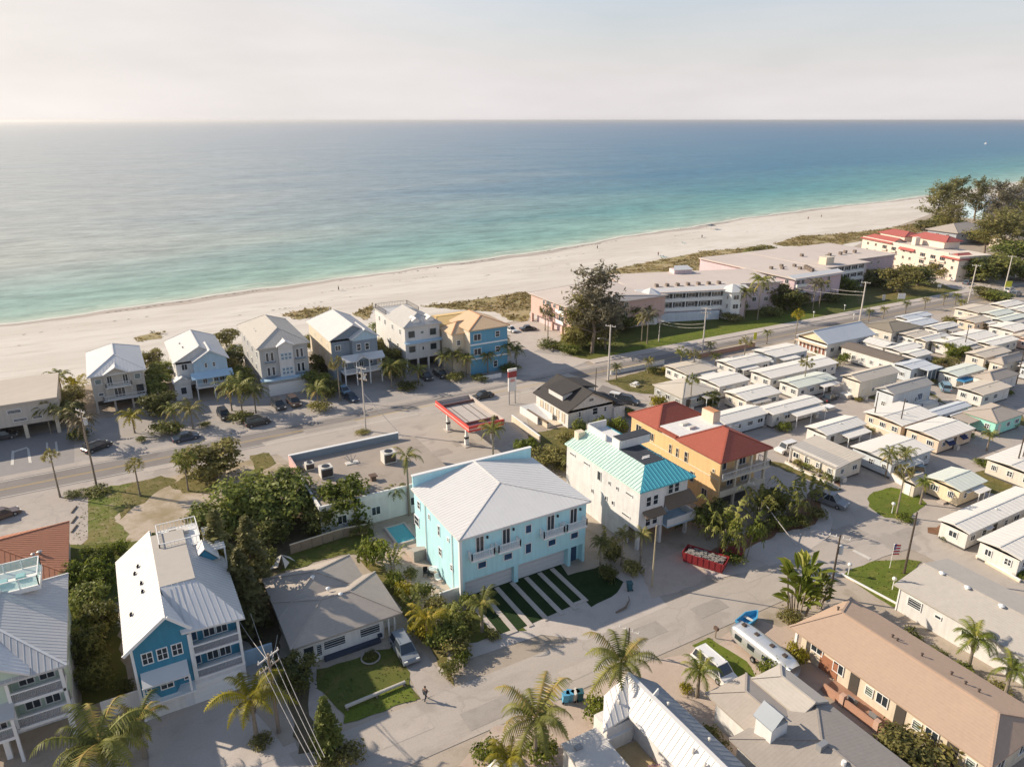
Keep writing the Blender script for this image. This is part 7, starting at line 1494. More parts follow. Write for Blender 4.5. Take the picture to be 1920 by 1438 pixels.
# along the beach row
bh = [('coco', 118, 742, 4.2, 2.6, 'palm', 'palm between the flat block and the beige beach house'), ('areca', 145, 735, 4.0, 2.6, 'gold', 'golden palm clump left of the beige beach house'), ('sabal', 96, 812, 4.6, 2.1, 'dark', 'dark fan palm at the flat block corner'), ('coco', 163, 838, 4.6, 2.7, 'dry', 'brown-skirted palm behind the left pole'), ('tree', 130, 790, 5.2, 2.8, 'dark', 'dark tree in front of the beige beach house side'), ('coco', 253, 812, 3.2, 2.5, 'gold', 'yellow-green palm before the beige beach house'), ('tree', 300, 780, 6.2, 3.2, 'dark', 'dark tree between the first two beach houses'), ('tree', 300, 720, 5.6, 2.8, 'green', 'green tree behind the dark tree between the first two houses'), ('bush', 310, 815, 2.6, 2.8, 'dark', 'dark shrub bed at the second driveway'), ('coco', 362, 805, 3.8, 2.6, 'olive', 'palm before the pale blue gabled beach house'), ('coco', 455, 780, 6.0, 3.4, 'palm', 'tallest palm of the group before the grey beach house'), ('coco', 435, 770, 4.6, 2.8, 'palm', 'left palm of the group before the grey beach house'), ('coco', 480, 775, 4.4, 2.8, 'dark', 'right palm of the group before the grey beach house'), ('bush', 455, 790, 2.2, 2.8, 'dark', 'dark shrub under the palm group'), ('tree', 440, 690, 6.0, 2.8, 'dark', 'dark tree behind the pale blue gabled beach house'), ('tree', 425, 650, 5.2, 2.6, 'olive', 'olive tree on the sand side of the second house'), ('coco', 597, 765, 3.8, 2.7, 'palm', 'palm right of the wide garage door'), ('bush', 600, 770, 2.0, 2.6, 'olive', 'olive shrub bed right of the wide garage'), ('tree', 605, 700, 5.4, 2.4, 'dark', 'dark tree between the grey and slate beach houses'), ('tree', 590, 660, 5.4, 2.4, 'olive', 'olive tree behind the grey beach house corner'), ('coco', 735, 728, 4.8, 2.8, 'palm', 'palm right of the slate beach house carport'), ('tree', 735, 690, 6.4, 2.7, 'dark', 'dark tree between the slate and dormer beach houses'), ('tree', 715, 640, 5.6, 2.5, 'green', 'green tree by the roof deck house'), ('coco', 785, 722, 3.4, 2.2, 'palm', 'small palm before the dormer beach house'), ('bush', 765, 730, 1.8, 2.8, 'dark', 'dark shrub bed before the dormer beach house'), ('coco', 850, 700, 4.6, 2.7, 'dark', 'dark palm between the dormer and bright blue houses'), ('coco', 875, 705, 4.0, 2.4, 'palm', 'palm at the bright blue house wall'), ('tree', 845, 680, 5.4, 2.5, 'dark', 'dark tree left of the bright blue house'), ('coco', 950, 690, 5.0, 2.9, 'palm', 'palm right of the bright blue house'), ('coco', 915, 700, 4.0, 2.3, 'olive', 'palm in front of the bright blue house'), ('coco', 968, 685, 3.6, 2.5, 'dark', 'low dark palm at the condo drive corner'), ('bush', 955, 695, 1.6, 3.0, 'dark', 'dark hedge at the condo drive corner'), ('bush', 900, 712, 1.4, 2.4, 'dark', 'dark hedge in front of the bright blue house'), ('bush', 265, 828, 1.0, 1.0, 'dark', 'small dark shrub at the kerb by the first driveway'), ('bush', 180, 925, 1.0, 2.4, 'dark', 'low brown hedge at the car park island'), ('bush', 140, 930, .9, 1.6, 'dark', 'low hedge at the thin fan palm'), ('bush', 680, 812, .6, 1.6, 'olive', 'low planting round the pole on the forecourt'), ('bush', 385, 800, 1.0, 1.2, 'dark', 'dark shrub at the second driveway mouth')]
bh += [('tree', 285, 690, 5.0, 2.6, 'olive', 'olive tree at the beach corner of the first house'), ('tree', 290, 750, 6.4, 2.9, 'green', 'green tree filling the gap between the first two houses'), ('tree', 135, 760, 4.6, 2.4, 'olive', 'olive tree behind the golden palm clump'), ('coco', 330, 800, 3.4, 2.2, 'palm', 'palm at the right of the second shrub bed'), ('tree', 455, 735, 6.2, 2.6, 'green', 'green tree behind the palm group'), ('tree', 425, 710, 5.6, 2.6, 'olive', 'olive tree filling the gap before the grey beach house'), ('tree', 598, 735, 5.4, 2.5, 'green', 'green tree in the gap left of the slate house'), ('tree', 620, 745, 4.4, 2.0, 'dark', 'dark tree at the slate house corner'), ('tree', 740, 712, 5.6, 2.5, 'green', 'green tree filling the gap beside the dormer house'), ('tree', 705, 665, 5.4, 2.3, 'olive', 'olive tree at the slate house rear'), ('tree', 860, 690, 5.0, 2.3, 'green', 'green tree at the bright blue house corner'), ('coco', 835, 705, 4.2, 2.3, 'palm', 'palm right of the dormer house carport'), ('coco', 755, 718, 4.0, 2.3, 'palm', 'palm left of the dormer house carport'), ('bush', 855, 712, 1.6, 2.4, 'dark', 'dark shrub bed left of the bright blue house'), ('coco', 130, 815, 4.4, 2.4, 'olive', 'olive palm at the flat block end'), ('areca', 105, 760, 3.6, 2.0, 'palm', 'palm clump at the beach end of the flat block'), ('bush', 150, 825, 2.4, 2.2, 'dark', 'dark shrub at the flat block end'), ('bush', 330, 812, 1.8, 1.8, 'green', 'green shrub right of the second driveway bed'), ('coco', 940, 672, 4.6, 2.4, 'dark', 'dark palm behind the right corner of the bright blue house')]
for (kd, u, v, h, r, lm, lab) in bh: P_(kd, u, v, h * 1.05, r * (1.22 if kd != 'bush' else 1.1), lab, lm)
# condominium lawns
cd = [('casu', 1088, 655, 13.0, 8.0, 'olive', 'lower olive wispy tree left of the tall one at the pink wing'), ('casu', 1135, 655, 13.0, 7.0, 'grey', 'lower pale wispy tree right of the tall one at the pink wing'), ('tree', 1290, 590, 4.6, 3.2, 'olive', 'olive tree before the gallery wing garden wall'), ('tree', 1380, 588, 6.0, 3.6, 'green', 'green tree at the right tower of the gallery wing'), ('tree', 1500, 572, 5.0, 3.4, 'olive', 'olive tree at the corner of the lilac wing'), ('tree', 1585, 548, 6.5, 4.2, 'green', 'green tree before the stepped rear wing'), ('tree', 1615, 535, 6.5, 4.6, 'olive', 'olive tree at the rear wing gallery'), ('tree', 1200, 606, 8.0, 4.6, 'dark', 'dark tree left of the dark shrub at the gallery wing'), ('tree', 1142, 622, 9.0, 5.0, 'dark', 'dark tree behind the wispy tree trunk'), ('tree', 1405, 528, 6.0, 6.0, 'olive', 'dune thicket at the front of the sea wall beside the far wing'), ('tree', 1412, 508, 6.5, 6.0, 'olive', 'dune thicket halfway along the sea wall'), ('tree', 1418, 494, 6.5, 6.0, 'green', 'dune thicket near the sea end of the far wing'), ('tree', 1425, 482, 6.0, 6.0, 'olive', 'dune thicket at the beach corner of the far wing'), ('casu', 1110, 662, 19.5, 10.5, 'grey', 'tall wispy tree in front of the pink wing'), ('tree', 1080, 650, 6.5, 4.2, 'olive', 'bushy olive tree at the foot of the wispy tree, left'), ('tree', 1125, 650, 8.0, 4.2, 'olive', 'bushy tree at the foot of the wispy tree, right'), ('bush', 1030, 652, 2.0, 4.0, 'dark', 'round dark hedge on the condo drive island'), ('bush', 1070, 662, 2.2, 3.2, 'green', 'green hedge by the condo drive'), ('tree', 1165, 620, 6.0, 4.0, 'dark', 'dark tree right of the wispy tree'), ('tree', 1180, 612, 9.0, 4.4, 'dark', 'dark tree before the shaded pink wall'), ('tree', 1150, 608, 7.0, 3.6, 'olive', 'olive tree before the shaded pink wall'), ('coco', 1213, 645, 7.6, 3.4, 'grey', 'twin-trunk grey palm on the lawn, taller'), ('coco', 1203, 640, 6.4, 3.0, 'olive', 'twin-trunk grey palm on the lawn, shorter'), ('coco', 1262, 592, 6.6, 3.6, 'dark', 'dark palm before the gallery wing wall'), ('bush', 1245, 590, 4.0, 3.0, 'dark', 'dark shrub left of the gallery wing wall'), ('bush', 1340, 592, 3.6, 4.0, 'dark', 'dark dense shrub right of the gallery wing wall'), ('coco', 1420, 600, 11.5, 4.6, 'palm', 'tallest coconut palm on the condo lawn'), ('coco', 1395, 598, 8.0, 3.8, 'dark', 'palm left of the tallest coconut palm'), ('bush', 1370, 602, 2.6, 3.6, 'olive', 'rounded shrub under the condo palms'), ('tree', 1448, 574, 9.0, 5.0, 'olive', 'olive tree masking the left end of the lilac wing'), ('tree', 1475, 580, 8.0, 4.8, 'dark', 'dark tree between the two condo wings'), ('bush', 1445, 592, 3.0, 4.0, 'dark', 'dark shrub under the dark tree between wings'), ('coco', 1523, 583, 8.4, 3.4, 'grey', 'left of two leaning grey palms before the lilac wing'), ('coco', 1535, 580, 8.0, 3.6, 'olive', 'right of two leaning grey palms before the lilac wing'), ('bush', 1560, 565, 3.0, 4.6, 'dark', 'dark shrub before the lilac wing'), ('coco', 1600, 535, 7.0, 4.0, 'dark', 'dark palm at the lilac wing step'), ('tree', 1682, 548, 11.0, 6.0, 'olive', 'large spreading tree on the far lawn'), ('tree', 1720, 535, 9.0, 6.0, 'dark', 'dark tree right of the spreading tree'), ('tree', 1640, 535, 7.0, 5.4, 'dark', 'dark tree left of the spreading tree'), ('tree', 1760, 520, 7.0, 4.6, 'olive', 'small tree before the white red-roofed block'), ('tree', 1842, 528, 12.0, 9.0, 'dark', 'huge dark tree at the end of the white red-roofed block'), ('tree', 1815, 525, 8.0, 5.4, 'green', 'green tree at the left of the huge dark tree'), ('tree', 1880, 520, 10.0, 8.0, 'olive', 'olive tree right of the huge dark tree'), ('tree', 1915, 525, 9.0, 8.0, 'green', 'green tree at the right edge near the road'), ('tree', 1900, 495, 12.0, 9.0, 'green', 'tall green tree at the right edge'), ('sabal', 1022, 620, 6.0, 2.0, 'dark', 'fan palm at the pink wing pillars'), ('sabal', 1027, 640, 7.0, 2.0, 'dry', 'reddish palm on the drive island')]
for (kd, u, v, h, r, lm, lab) in cd: P_(kd, u, v, h, r, lab, lm)
for (u, v, h, r, lm, lab) in [(1752, 425, 20, 10, 'pine', 'leftmost huge beach pine, nearest the sand'), (1785, 418, 22, 9.5, 'pine', 'second huge beach pine from the sand'), (1826, 415, 21, 9, 'pine', 'huge beach pine in front of the tall blue far house'), (1862, 432, 22, 10, 'grey', 'pale beach pine right of the tall blue far house'), (1888, 428, 19, 9, 'grey', 'pale beach pine at the right of the group'), (1868, 462, 15, 8, 'pine', 'lower beach pine behind the red-roofed block'), (1905, 450, 16, 9, 'pine', 'dark beach pine at the right edge'), (1915, 376, 14, 7, 'pine', 'beach pine at the far right by the sand'), (1845, 478, 15, 9, 'olive', 'low bushy beach pine before the tan hip roof'), (1890, 480, 15, 10, 'pine', 'bushy beach pine beside the huge dark tree'), (1780, 442, 13, 9, 'olive', 'small beach pine under the leftmost huge pine')]: P_('casu', u, v, h * 1.05, r * 1.2, lab, lm)
P_('tree', 1770, 430, 9, 9, 'dark thicket at the foot of the huge beach pines', 'dark'); P_('tree', 1740, 432, 6, 8, 'olive thicket on the dune edge', 'olive'); P_('tree', 1835, 455, 8, 9, 'green thicket behind the red-roofed block', 'green')

# dune scrub, seaweed line, lawn blades: uncountable small growth
def in_poly(p, poly):
    c = False; j = len(poly) - 1
    for i in range(len(poly)):
        if ((poly[i][1] > p[1]) != (poly[j][1] > p[1])) and p[0] < (poly[j][0] - poly[i][0]) * (p[1] - poly[i][1]) / (poly[j][1] - poly[i][1]) + poly[i][0]: c = not c
        j = i
    return c
mb = MB()
for d in DUNES:
    xs = [p[0] for p in d]; ys = [p[1] for p in d]; area = (max(xs) - min(xs)) * (max(ys) - min(ys)); k = int(min(2600, area * .9))
    for _ in range(k):
        p = (rnd.uniform(min(xs) - 2, max(xs) + 2), rnd.uniform(min(ys) - 2, max(ys) + 2))
        if not in_poly(p, d) or math.sin(p[0] * .21 + 1) * math.sin(p[1] * .33) > .62: continue
        b = rnd.uniform(.1, .85); s_ = rnd.uniform(.4, 1.5)
        for _ in range(5): leafq(mb, (p[0] + rnd.uniform(-s_, s_), p[1] + rnd.uniform(-s_, s_), rnd.uniform(.05, .3 * s_ + .1)), rdir() + Vector((0, 0, 1.6)), .5 * s_, 1.7, T_(b + rnd.uniform(-.15, .15)))
tag(mb.build('dune_scrub', LM['duneveg'], smooth=True), 'low olive and rust scrub covering the dunes behind the beach', 'scrub', None, 'stuff')
mb = MB()
for line, off, k in ((0, -3.2, 500), (1, -17, 260), (2, -30, 200)):
    for _ in range(k):
        s = rnd.uniform(-120, 420)
        if math.sin(s * .07 + line * 2) + .6 * math.sin(s * .19 + line) < (.1 if line else -.3): continue
        t = shore_t(s) + off + 2.0 * math.sin(s * .05 + line) + rnd.uniform(-.5, .5); w_ = rnd.uniform(.15, .6)
        mb.quad((s - w_, t - w_ * .3, .03), (s, t - w_ * .5, .05), (s + w_ * 1.4, t + w_ * .2, .03), (s, t + w_ * .4, .06), tint=T_(rnd.random()))
tag(mb.build('seaweed', leaf_mat('seaweed_mat', (.07, .055, .035), (.19, .15, .10), 0), smooth=True), 'broken dark line of seaweed along the beach', 'seaweed', None, 'stuff')
mb = MB()
for mn, lst in SOFT.items():
    br = mn == 'lawn_bright'
    for poly, z in lst:
        xs = [p[0] for p in poly]; ys = [p[1] for p in poly]; area = (max(xs) - min(xs)) * (max(ys) - min(ys))
        if min(ys) > 140 or min(xs) > 135: continue
        for _ in range(int(min(2500, area * 4))):
            p = (rnd.uniform(min(xs) - .4, max(xs) + .4), rnd.uniform(min(ys) - .4, max(ys) + .4))
            if in_poly(p, poly) or rnd.random() < .1 and in_poly((p[0] + .3, p[1] + .3), poly):
                leafq(mb, (p[0], p[1], z + .05), rdir() * .8 + Vector((0, 0, 1)), rnd.uniform(.07, .22), 1.5, T_(rnd.uniform(0, .6) + (.3 if br else 0)))
tag(mb.build('lawn_grass', leaf_mat('lawn_blade', (.12, .135, .030), (.20, .21, .05), .45, (.26, .22, .08)), smooth=True), 'short tufted grass of the lawns and verges', 'grass', None, 'stuff')
# ------------------------------------------------------------------ vehicles
def paint(name, c, rough=.3, coat=.5): return M('paint_' + name, c, rough, .02, 1, spec=.5, coat=coat)
PT = {'silver': paint('silver', (.20, .225, .25)), 'white': paint('white', (.72, .70, .67)), 'black': paint('black', (.022, .023, .027)), 'grey': paint('grey', (.20, .20, .205)), 'navy': paint('navy', (.03, .05, .09)), 'brown': paint('brown', (.10, .065, .05)), 'bluewhite': paint('blue', (.22, .36, .46)), 'dark': paint('dark', (.045, .045, .05))}
headm = M('lamp_glass', (.75, .75, .7), .15, .02, 1, spec=.6); tailm = M('tail_red', (.35, .02, .02), .3, .02, 1)
CARK = {'suv': (4.7, 1.9, 1.72), 'sedan': (4.7, 1.82, 1.45), 'van': (5.1, 1.98, 1.85), 'pickup': (5.7, 2.0, 1.85), 'jeep': (4.2, 1.85, 1.85)}
CM = {}
def car_meshes(kind, col):
    if (kind, col) in CM: return CM[(kind, col)]
    L_, W_, H_ = CARK[kind]; pm = PT[col]; h = L_ / 2; bel = H_ * .54
    hood = {'suv': .24, 'sedan': .27, 'van': .16, 'pickup': .24, 'jeep': .26}[kind]; tail = {'suv': .03, 'sedan': .20, 'van': .02, 'pickup': .40, 'jeep': .03}[kind]
    prof = [(-h, .32), (-h - .0, bel * .9), (-h + .12, bel), (h - L_ * hood, bel), (h - .25, bel * .86), (h, bel * .66), (h + .03, .36), (h - .15, .24), (-h + .15, .24)]
    b = MB()
    # lower body with tucked-in sides
    for sgn in (1,):
        P0 = [(x, -W_ / 2 + (.05 if z > bel * .8 else 0), z) for x, z in prof]; P1 = [(x, W_ / 2 - (.05 if z > bel * .8 else 0), z) for x, z in prof]
    n = len(prof); k = len(b.v); b.v += P0 + P1; b.f.append(tuple(range(k, k + n))); b.f.append(tuple(k + n + i for i in reversed(range(n)))); b.t += [.5, .5]
    for i in range(n): j = (i + 1) % n; b.f.append((k + i, k + n + i, k + n + j, k + j)); b.t.append(.5)
    if kind == 'pickup':
        b2 = MB(); b2.box(-h + .1, -W_ / 2 + .14, bel - .02, -h + L_ * .39, W_ / 2 - .14, bel + .03); bed = b2.mesh('bed_liner', rubber)
    else: bed = None
    x0, x1 = -h + L_ * tail + .1, h - L_ * hood + .1; rk, fk = (.25 if kind in ('suv', 'van', 'jeep') else .55), (.75 if kind != 'jeep' else .35); ins = .2
    zt = H_ - .07; wb, wt_ = W_ / 2 - .08, W_ / 2 - .08 - ins
    c = MB(); bot = [(x0, -wb, bel - .02), (x1, -wb, bel - .02), (x1, wb, bel - .02), (x0, wb, bel - .02)]; top = [(x0 + rk, -wt_, zt), (x1 - fk, -wt_, zt), (x1 - fk, wt_, zt), (x0 + rk, wt_, zt)]
    c.quad(*top); c.quad(*bot[::-1])
    for i in range(4): j = (i + 1) % 4; c.quad(bot[i], bot[j], top[j], top[i])
    r = MB(); r.prism([(p[0] + (-.06 if p[0] < 0 else .06), p[1] * 1.02, zt - .01) for p in top], (0, 0, .09))
    for i in range(4): r.tube(bot[i], top[i], .05, .05, 4)
    mid = (x0 + x1 - fk + rk) / 2
    for s_ in (-1, 1): r.tube((mid, s_ * wb, bel), (mid, s_ * wt_, zt), .045, .045, 4)
    if kind in ('suv', 'van'):
        for s_ in (-1, 1): r.box(x0 + rk + .2, s_ * wt_ * .85 - .03, zt + .1, x1 - fk - .2, s_ * wt_ * .85 + .03, zt + .15)
    w = MB().tube((0, -.11, 0), (0, .11, 0), .34, n=12); ri = MB().tube((0, -.125, 0), (0, .125, 0), .2, n=10)
    d = dict(body=b.mesh('body', pm), cabin=c.mesh('window', glass), roof=r.mesh('roof', pm), wheel=w.mesh('wheel', rubber), rim=ri.mesh('rim', metal_g), bed=bed,
             head=MB().box(-.1, -.18, -.09, .05, .18, .09).mesh('headlight', headm), tail=MB().box(-.05, -.12, -.14, .06, .12, .14).mesh('tail_light', tailm), dims=(L_, W_, H_, bel))
    CM[(kind, col)] = d; return d
def car(kind, col, u, v, rz, lab, grp='parked cars', z=.05, name=None):
    d = car_meshes(kind, col); L_, W_, H_, bel = d['dims']; x, y = at(u, v, .5)
    nm = name or {'suv': 'parked_car', 'sedan': 'parked_car', 'van': 'parked_van', 'pickup': 'pickup_truck', 'jeep': 'parked_car'}[kind]
    t = thing(nm, lab, {'van': 'van', 'pickup': 'pickup'}.get(kind, 'car'), (x, y, z), R(rz), grp)
    link('body', d['body'], t); link('window', d['cabin'], t); link('roof', d['roof'], t)
    if d['bed']: link('bed_liner', d['bed'], t)
    for sx in (-1, 1):
        for sy in (-1, 1):
            w = link('wheel', d['wheel'], t, (sx * L_ * .31, sy * (W_ / 2 - .09), .34)); link('rim', d['rim'], w)
    for sy in (-1, 1): link('headlight', d['head'], t, (L_ / 2 - .05, sy * W_ * .36, bel * .72)); link('tail_light', d['tail'], t, (-L_ / 2 + .0, sy * W_ * .4, bel * .75))
    return t
car('suv', 'silver', 758, 1217, -90, 'silver estate car with roof rails parked on the bungalow drive')
car('van', 'white', 1338, 1252, -90, 'white people carrier half under the short bright palm')
car('pickup', 'grey', 1553, 938, -75, 'grey pickup truck with dark bed parked at the cross street kerb')
car('jeep', 'white', 1475, 842, 178, 'white boxy off-roader parked behind the two-tone carport home')
car('van', 'bluewhite', 1716, 878, 45, 'pale blue and white van beside the beige garden shed')
car('suv', 'brown', 1858, 800, 170, 'dark brown car just outside the tan carport')
car('sedan', 'dark', 1555, 746, 10, 'dark car between the white homes near the cream porch block')
car('suv', 'white', 1160, 748, -60, 'white and dark estate car parked beside the black-roofed house')
car('suv', 'dark', 1178, 752, -60, 'dark car parked right behind the white one at the black-roofed house')
car('sedan', 'navy', 349, 820, 5, 'dark navy saloon parked along the pavement before the second house')
car('suv', 'black', 483, 792, 5, 'black off-roader parked along the kerb before the grey beach house')
car('suv', 'black', 420, 778, -85, 'black car in the driveway of the pale blue gabled house')
car('suv', 'dark', 522, 760, -85, 'left of two dark cars before the wide garage door')
car('suv', 'brown', 551, 754, -85, 'right of two dark cars before the wide garage door')
car('sedan', 'bluewhite', 645, 732, -85, 'blue car under the palm beside the slate beach house')
car('sedan', 'navy', 658, 745, -80, 'dark blue car at the pavement by the slate beach house')
car('sedan', 'black', 905, 742, 182, 'black car driving on the main road behind the canopy', 'cars on the road')
car('suv', 'dark', 798, 706, -88, 'left of two dark cars beneath the dormer beach house'); car('suv', 'black', 826, 702, -88, 'right of two dark cars beneath the dormer beach house')
car('suv', 'black', 182, 838, 30, 'black car beneath the brown-skirted palm in the left lot'); car('suv', 'dark', 5, 818, 0, 'dark car under the flat block at the left edge'); car('sedan', 'brown', 3, 965, 20, 'brown car cut by the left edge in the car park')
car('sedan', 'white', 957, 618, -80, 'white car beyond the bright blue beach house'); car('sedan', 'dark', 990, 616, -10, 'dark car before the pink wing pillars')
for (u, v, c, l) in ((1722, 512, 'white', 'nearest'), (1735, 508, 'dark', 'second'), (1752, 507, 'white', 'third'), (1788, 524, 'white', 'fourth'), (1812, 530, 'silver', 'last')): car('sedan', c, u, v, 20, l + ' car of the line before the white red-roofed block', 'cars by the condominiums')
car('suv', 'bluewhite', 1772, 727, 40, 'blue covered runabout or car beside the beige flat home')
for (u, v, c, l) in ((1893, 545, 'white', 'white car on the far road bend'), (1905, 552, 'grey', 'grey car on the far road bend'), (1880, 552, 'white', 'white car behind the far thicket')): car('suv', c, u, v, 5, l, 'cars on the road')

# silver travel trailer
x, y = at(1432, 1224, 1.2); t = thing('travel_trailer', 'long polished silver rounded travel trailer parked beside the grass strip', 'trailer', (x, y, .05), R(-90))
ALU = M('polished_aluminium', (.66, .66, .645), .28, .04, 2, metal=.55, stripe=('X', .9, .06), bump=.05)
b = MB(); secs = []; Lh = 4.0
for i in range(15):
    f = -1 + 2 * i / 14; e = (1 - abs(f) ** 5) ** .5 if abs(f) < 1 else 0; e = max(e, .34); ring = []
    for k in range(16):
        a = 2 * math.pi * k / 16; ca, sa = math.cos(a), math.sin(a); ring.append((f * Lh, 1.22 * (abs(ca) ** .62) * (1 if ca > 0 else -1) * (.6 + .4 * e), 1.6 + 1.15 * (abs(sa) ** .62) * (1 if sa > 0 else -1) * (.45 + .55 * e)))
    secs.append(ring)
for r_ in secs: b.v += r_
for i in range(14):
    for k in range(16): b.f.append((i * 16 + k, (i + 1) * 16 + k, (i + 1) * 16 + (k + 1) % 16, i * 16 + (k + 1) % 16)); b.t.append(.5)
b.f.append(tuple(range(15, -1, -1))); b.f.append(tuple(14 * 16 + k for k in range(16))); b.t += [.5, .5]
b.build('shell', ALU, t, smooth=True)
for xx in (-3.0, -1.2, .9, 2.6): MB().box(xx - .22, -.22, 2.7, xx + .22, .22, 2.86).build('roof_hatch', MATS['vent_dark'], t)
for xx in (-2.6, -.8, 1.2, 2.9): MB().box(xx - .45, -1.26, 1.5, xx + .45, -1.18, 2.05).build('window', glass, t)
for s_ in (-1, 1):
    for xx in (-.5, .45): w = MB().tube((xx, s_ * 1.0 - .1, .34), (xx, s_ * 1.0 + .1, .34), .34, n=12).build('wheel', rubber, t); MB().tube((xx, s_ * 1.0 - .11, .34), (xx, s_ * 1.0 + .11, .34), .18, n=10).build('rim', metal_g, w)
MB().tube((4.0, 0, .5), (5.2, 0, .5), .07, n=6).build('tow_bar', metal_g, t)
# blue skiff on the street edge
x, y = at(1403, 1163, .5); t = thing('small_boat', 'bright blue open skiff resting on the street edge behind the silver trailer', 'boat', (x, y, .05), R(12))
BL = M('boat_blue', (.07, .31, .52), .4, .06, 1, spec=.4); b = MB()
hull = [(-1.7, -.75), (.6, -.8), (1.9, -.1), (1.9, .1), (.6, .8), (-1.7, .75)]; k = len(b.v)
b.v += [(p[0] * .9, p[1] * .7, .12) for p in hull] + [(p[0], p[1], .95) for p in hull] + [(p[0] * .92, p[1] * .85, .95) for p in hull] + [(p[0] * .85, p[1] * .65, .4) for p in hull]
b.f.append((5, 4, 3, 2, 1, 0))
for q in (0, 6, 12):
    for i in range(6): j = (i + 1) % 6; b.f.append((q + i, q + j, q + 6 + j, q + 6 + i))
b.f.append((18, 19, 20, 21, 22, 23)); b.t += [.5] * len(b.f); b.build('hull', BL, t)
for xx in (-1.1, .1): MB().box(xx - .16, -.62, .62, xx + .16, .62, .7).build('thwart', white_d, t)
MB().box(-1.95, -.14, .5, -1.72, .14, 1.2).build('outboard', black, t); MB().box(-1.3, -.5, -.02, 1.2, .5, .11).build('cradle', metal_g, t)
# red skip full of rubble
x, y = at(1322, 1050, .6); t = thing('rubble_skip', 'red open waste skip heaped with white rubble before the unfinished house', 'skip', (x, y, .05), R(-62))
SK = M('skip_red', (.30, .035, .038), .55, .12, 1, stain=.2); Ls, Ws = 2.6, 1.05
for s_ in (-1, 1): MB().prism([(-Ls, s_ * Ws, .15), (Ls, s_ * Ws, .15), (Ls + .25, s_ * (Ws + .12), 1.45), (-Ls - .25, s_ * (Ws + .12), 1.45)], (0, -s_ * .08, 0)).build('side_wall', SK, t)
for s_ in (-1, 1): MB().prism([(s_ * Ls, -Ws, .15), (s_ * Ls, Ws, .15), (s_ * (Ls + .25), Ws + .12, 1.45), (s_ * (Ls + .25), -Ws - .12, 1.45)], (-s_ * .08, 0, 0)).build('end_wall', SK, t)
MB().box(-Ls, -Ws, .08, Ls, Ws, .2).build('floor_plate', SK, t)
for k in range(7): 
    for s_ in (-1, 1): MB().bar((-2.3 + k * .77, s_ * (Ws + .04), .2), (-2.3 + k * .77, s_ * (Ws + .16), 1.4), .09, .06).build('rib', SK, t)
b = MB(); r2 = random.Random(5)
for _ in range(330):
    c = Vector((r2.uniform(-2.4, 2.4), r2.uniform(-.9, .9), .95 + .5 * r2.random())); q = r2.uniform(.06, .24); b.box(c.x - q, c.y - q * .6, c.z - q * .3, c.x + q, c.y + q * .6, c.z + q * .3)
tag(b.build('rubble', M('rubble_mix', (.26, .24, .22), .9, .3, 2), t), kind='stuff')
t = thing('rubble_skip', 'second dark red skip end behind the rubble skip', 'skip', (*at(1372, 1038, .5), .05), R(-62)); MB().box(-1.4, -.9, .1, 1.4, .9, 1.2).build('body', SK, t); MB().box(-1.5, -1.0, 1.2, 1.5, 1.0, 1.3).build('rim', SK, t)
# wheelie bins, mailbox, log barrier, driftwood
def bin_(u, v, col, lab):
    t = thing('wheelie_bin', lab, 'bin', (*at(u, v), .05), rnd.uniform(0, 3), 'wheelie bins by the street'); MB().prism([(-.25, -.28, .08), (.25, -.28, .08), (.32, -.36, 1.0), (-.32, -.36, 1.0)], (0, .62, 0)).build('body', col, t); MB().box(-.36, -.42, 1.0, .36, .36, 1.08).build('lid', col, t)
    for s_ in (-1, 1): MB().tube((s_ * .25, .3, .12), (s_ * .33, .3, .12), .12, n=8).build('wheel', rubber, t)
BB = M('bin_blue', (.10, .33, .50), .5, .05, 1); BT = M('bin_teal', (.03, .10, .12), .5, .05, 1)
bin_(1060, 1316, BB, 'light blue wheelie bin, leftmost of the street-edge bins by the large coconut palm'); bin_(1068, 1313, BB, 'light blue bin, second of the street-edge bins'); bin_(1078, 1312, white_d, 'pale grey bin beside the light blue bins'); bin_(1087, 1312, BT, 'dark bin at the right end of the street-edge bins'); bin_(1180, 1106, BT, 'dark teal bin with pale lid at the aqua duplex apron')
t = thing('mailbox', 'small brown mailbox on a post at the head of the grass strip', 'mailbox', (*at(1341, 1196), .05)); MB().box(-.05, -.05, 0, .05, .05, 1.1).build('post', wood_pole, t); MB().box(-.16, -.28, 1.1, .16, .28, 1.45).build('box', MATS['rust'], t)
p, q = at(648, 1330), at(760, 1283); t = thing('log_barrier', 'long pale log lying across the front lawn', 'log', (*p, .1), math.atan2(q[1] - p[1], q[0] - p[0])); MB().tube((0, 0, .25), (dist(p, q), 0, .25), .2, .17, 9).build('trunk', M('pale_log', (.50, .46, .40), .85, .1, 2), t)
for f in (.02, .5, .97): MB().box(dist(p, q) * f - .1, -.3, -.05, dist(p, q) * f + .1, .3, .12).build('chock', wood_pole, t)
t = thing('planting_ring', 'pale ring edging round the single shrub on the front lawn', 'planter', (*at(695, 1234), .07)); b = MB()
for k in range(20):
    a, c = 2 * math.pi * k / 20, 2 * math.pi * (k + 1) / 20; b.bar((1.0 * math.cos(a), 1.0 * math.sin(a), 0), (1.0 * math.cos(c), 1.0 * math.sin(c), 0), .14, .12)
b.build('edging', G_conc, t)
t = thing('driftwood', 'dark bent branch lying on the pale apron', 'branch', (*at(1172, 1140), .06), R(10)); MB().tube((-1.6, 0, .12), (0, -.1, .16), .1, .13, 6).tube((0, -.1, .16), (1.3, .5, .2), .13, .07, 6).tube((1.3, .5, .2), (1.7, 1.0, .3), .07, .04, 6).build('branch', bark, t)
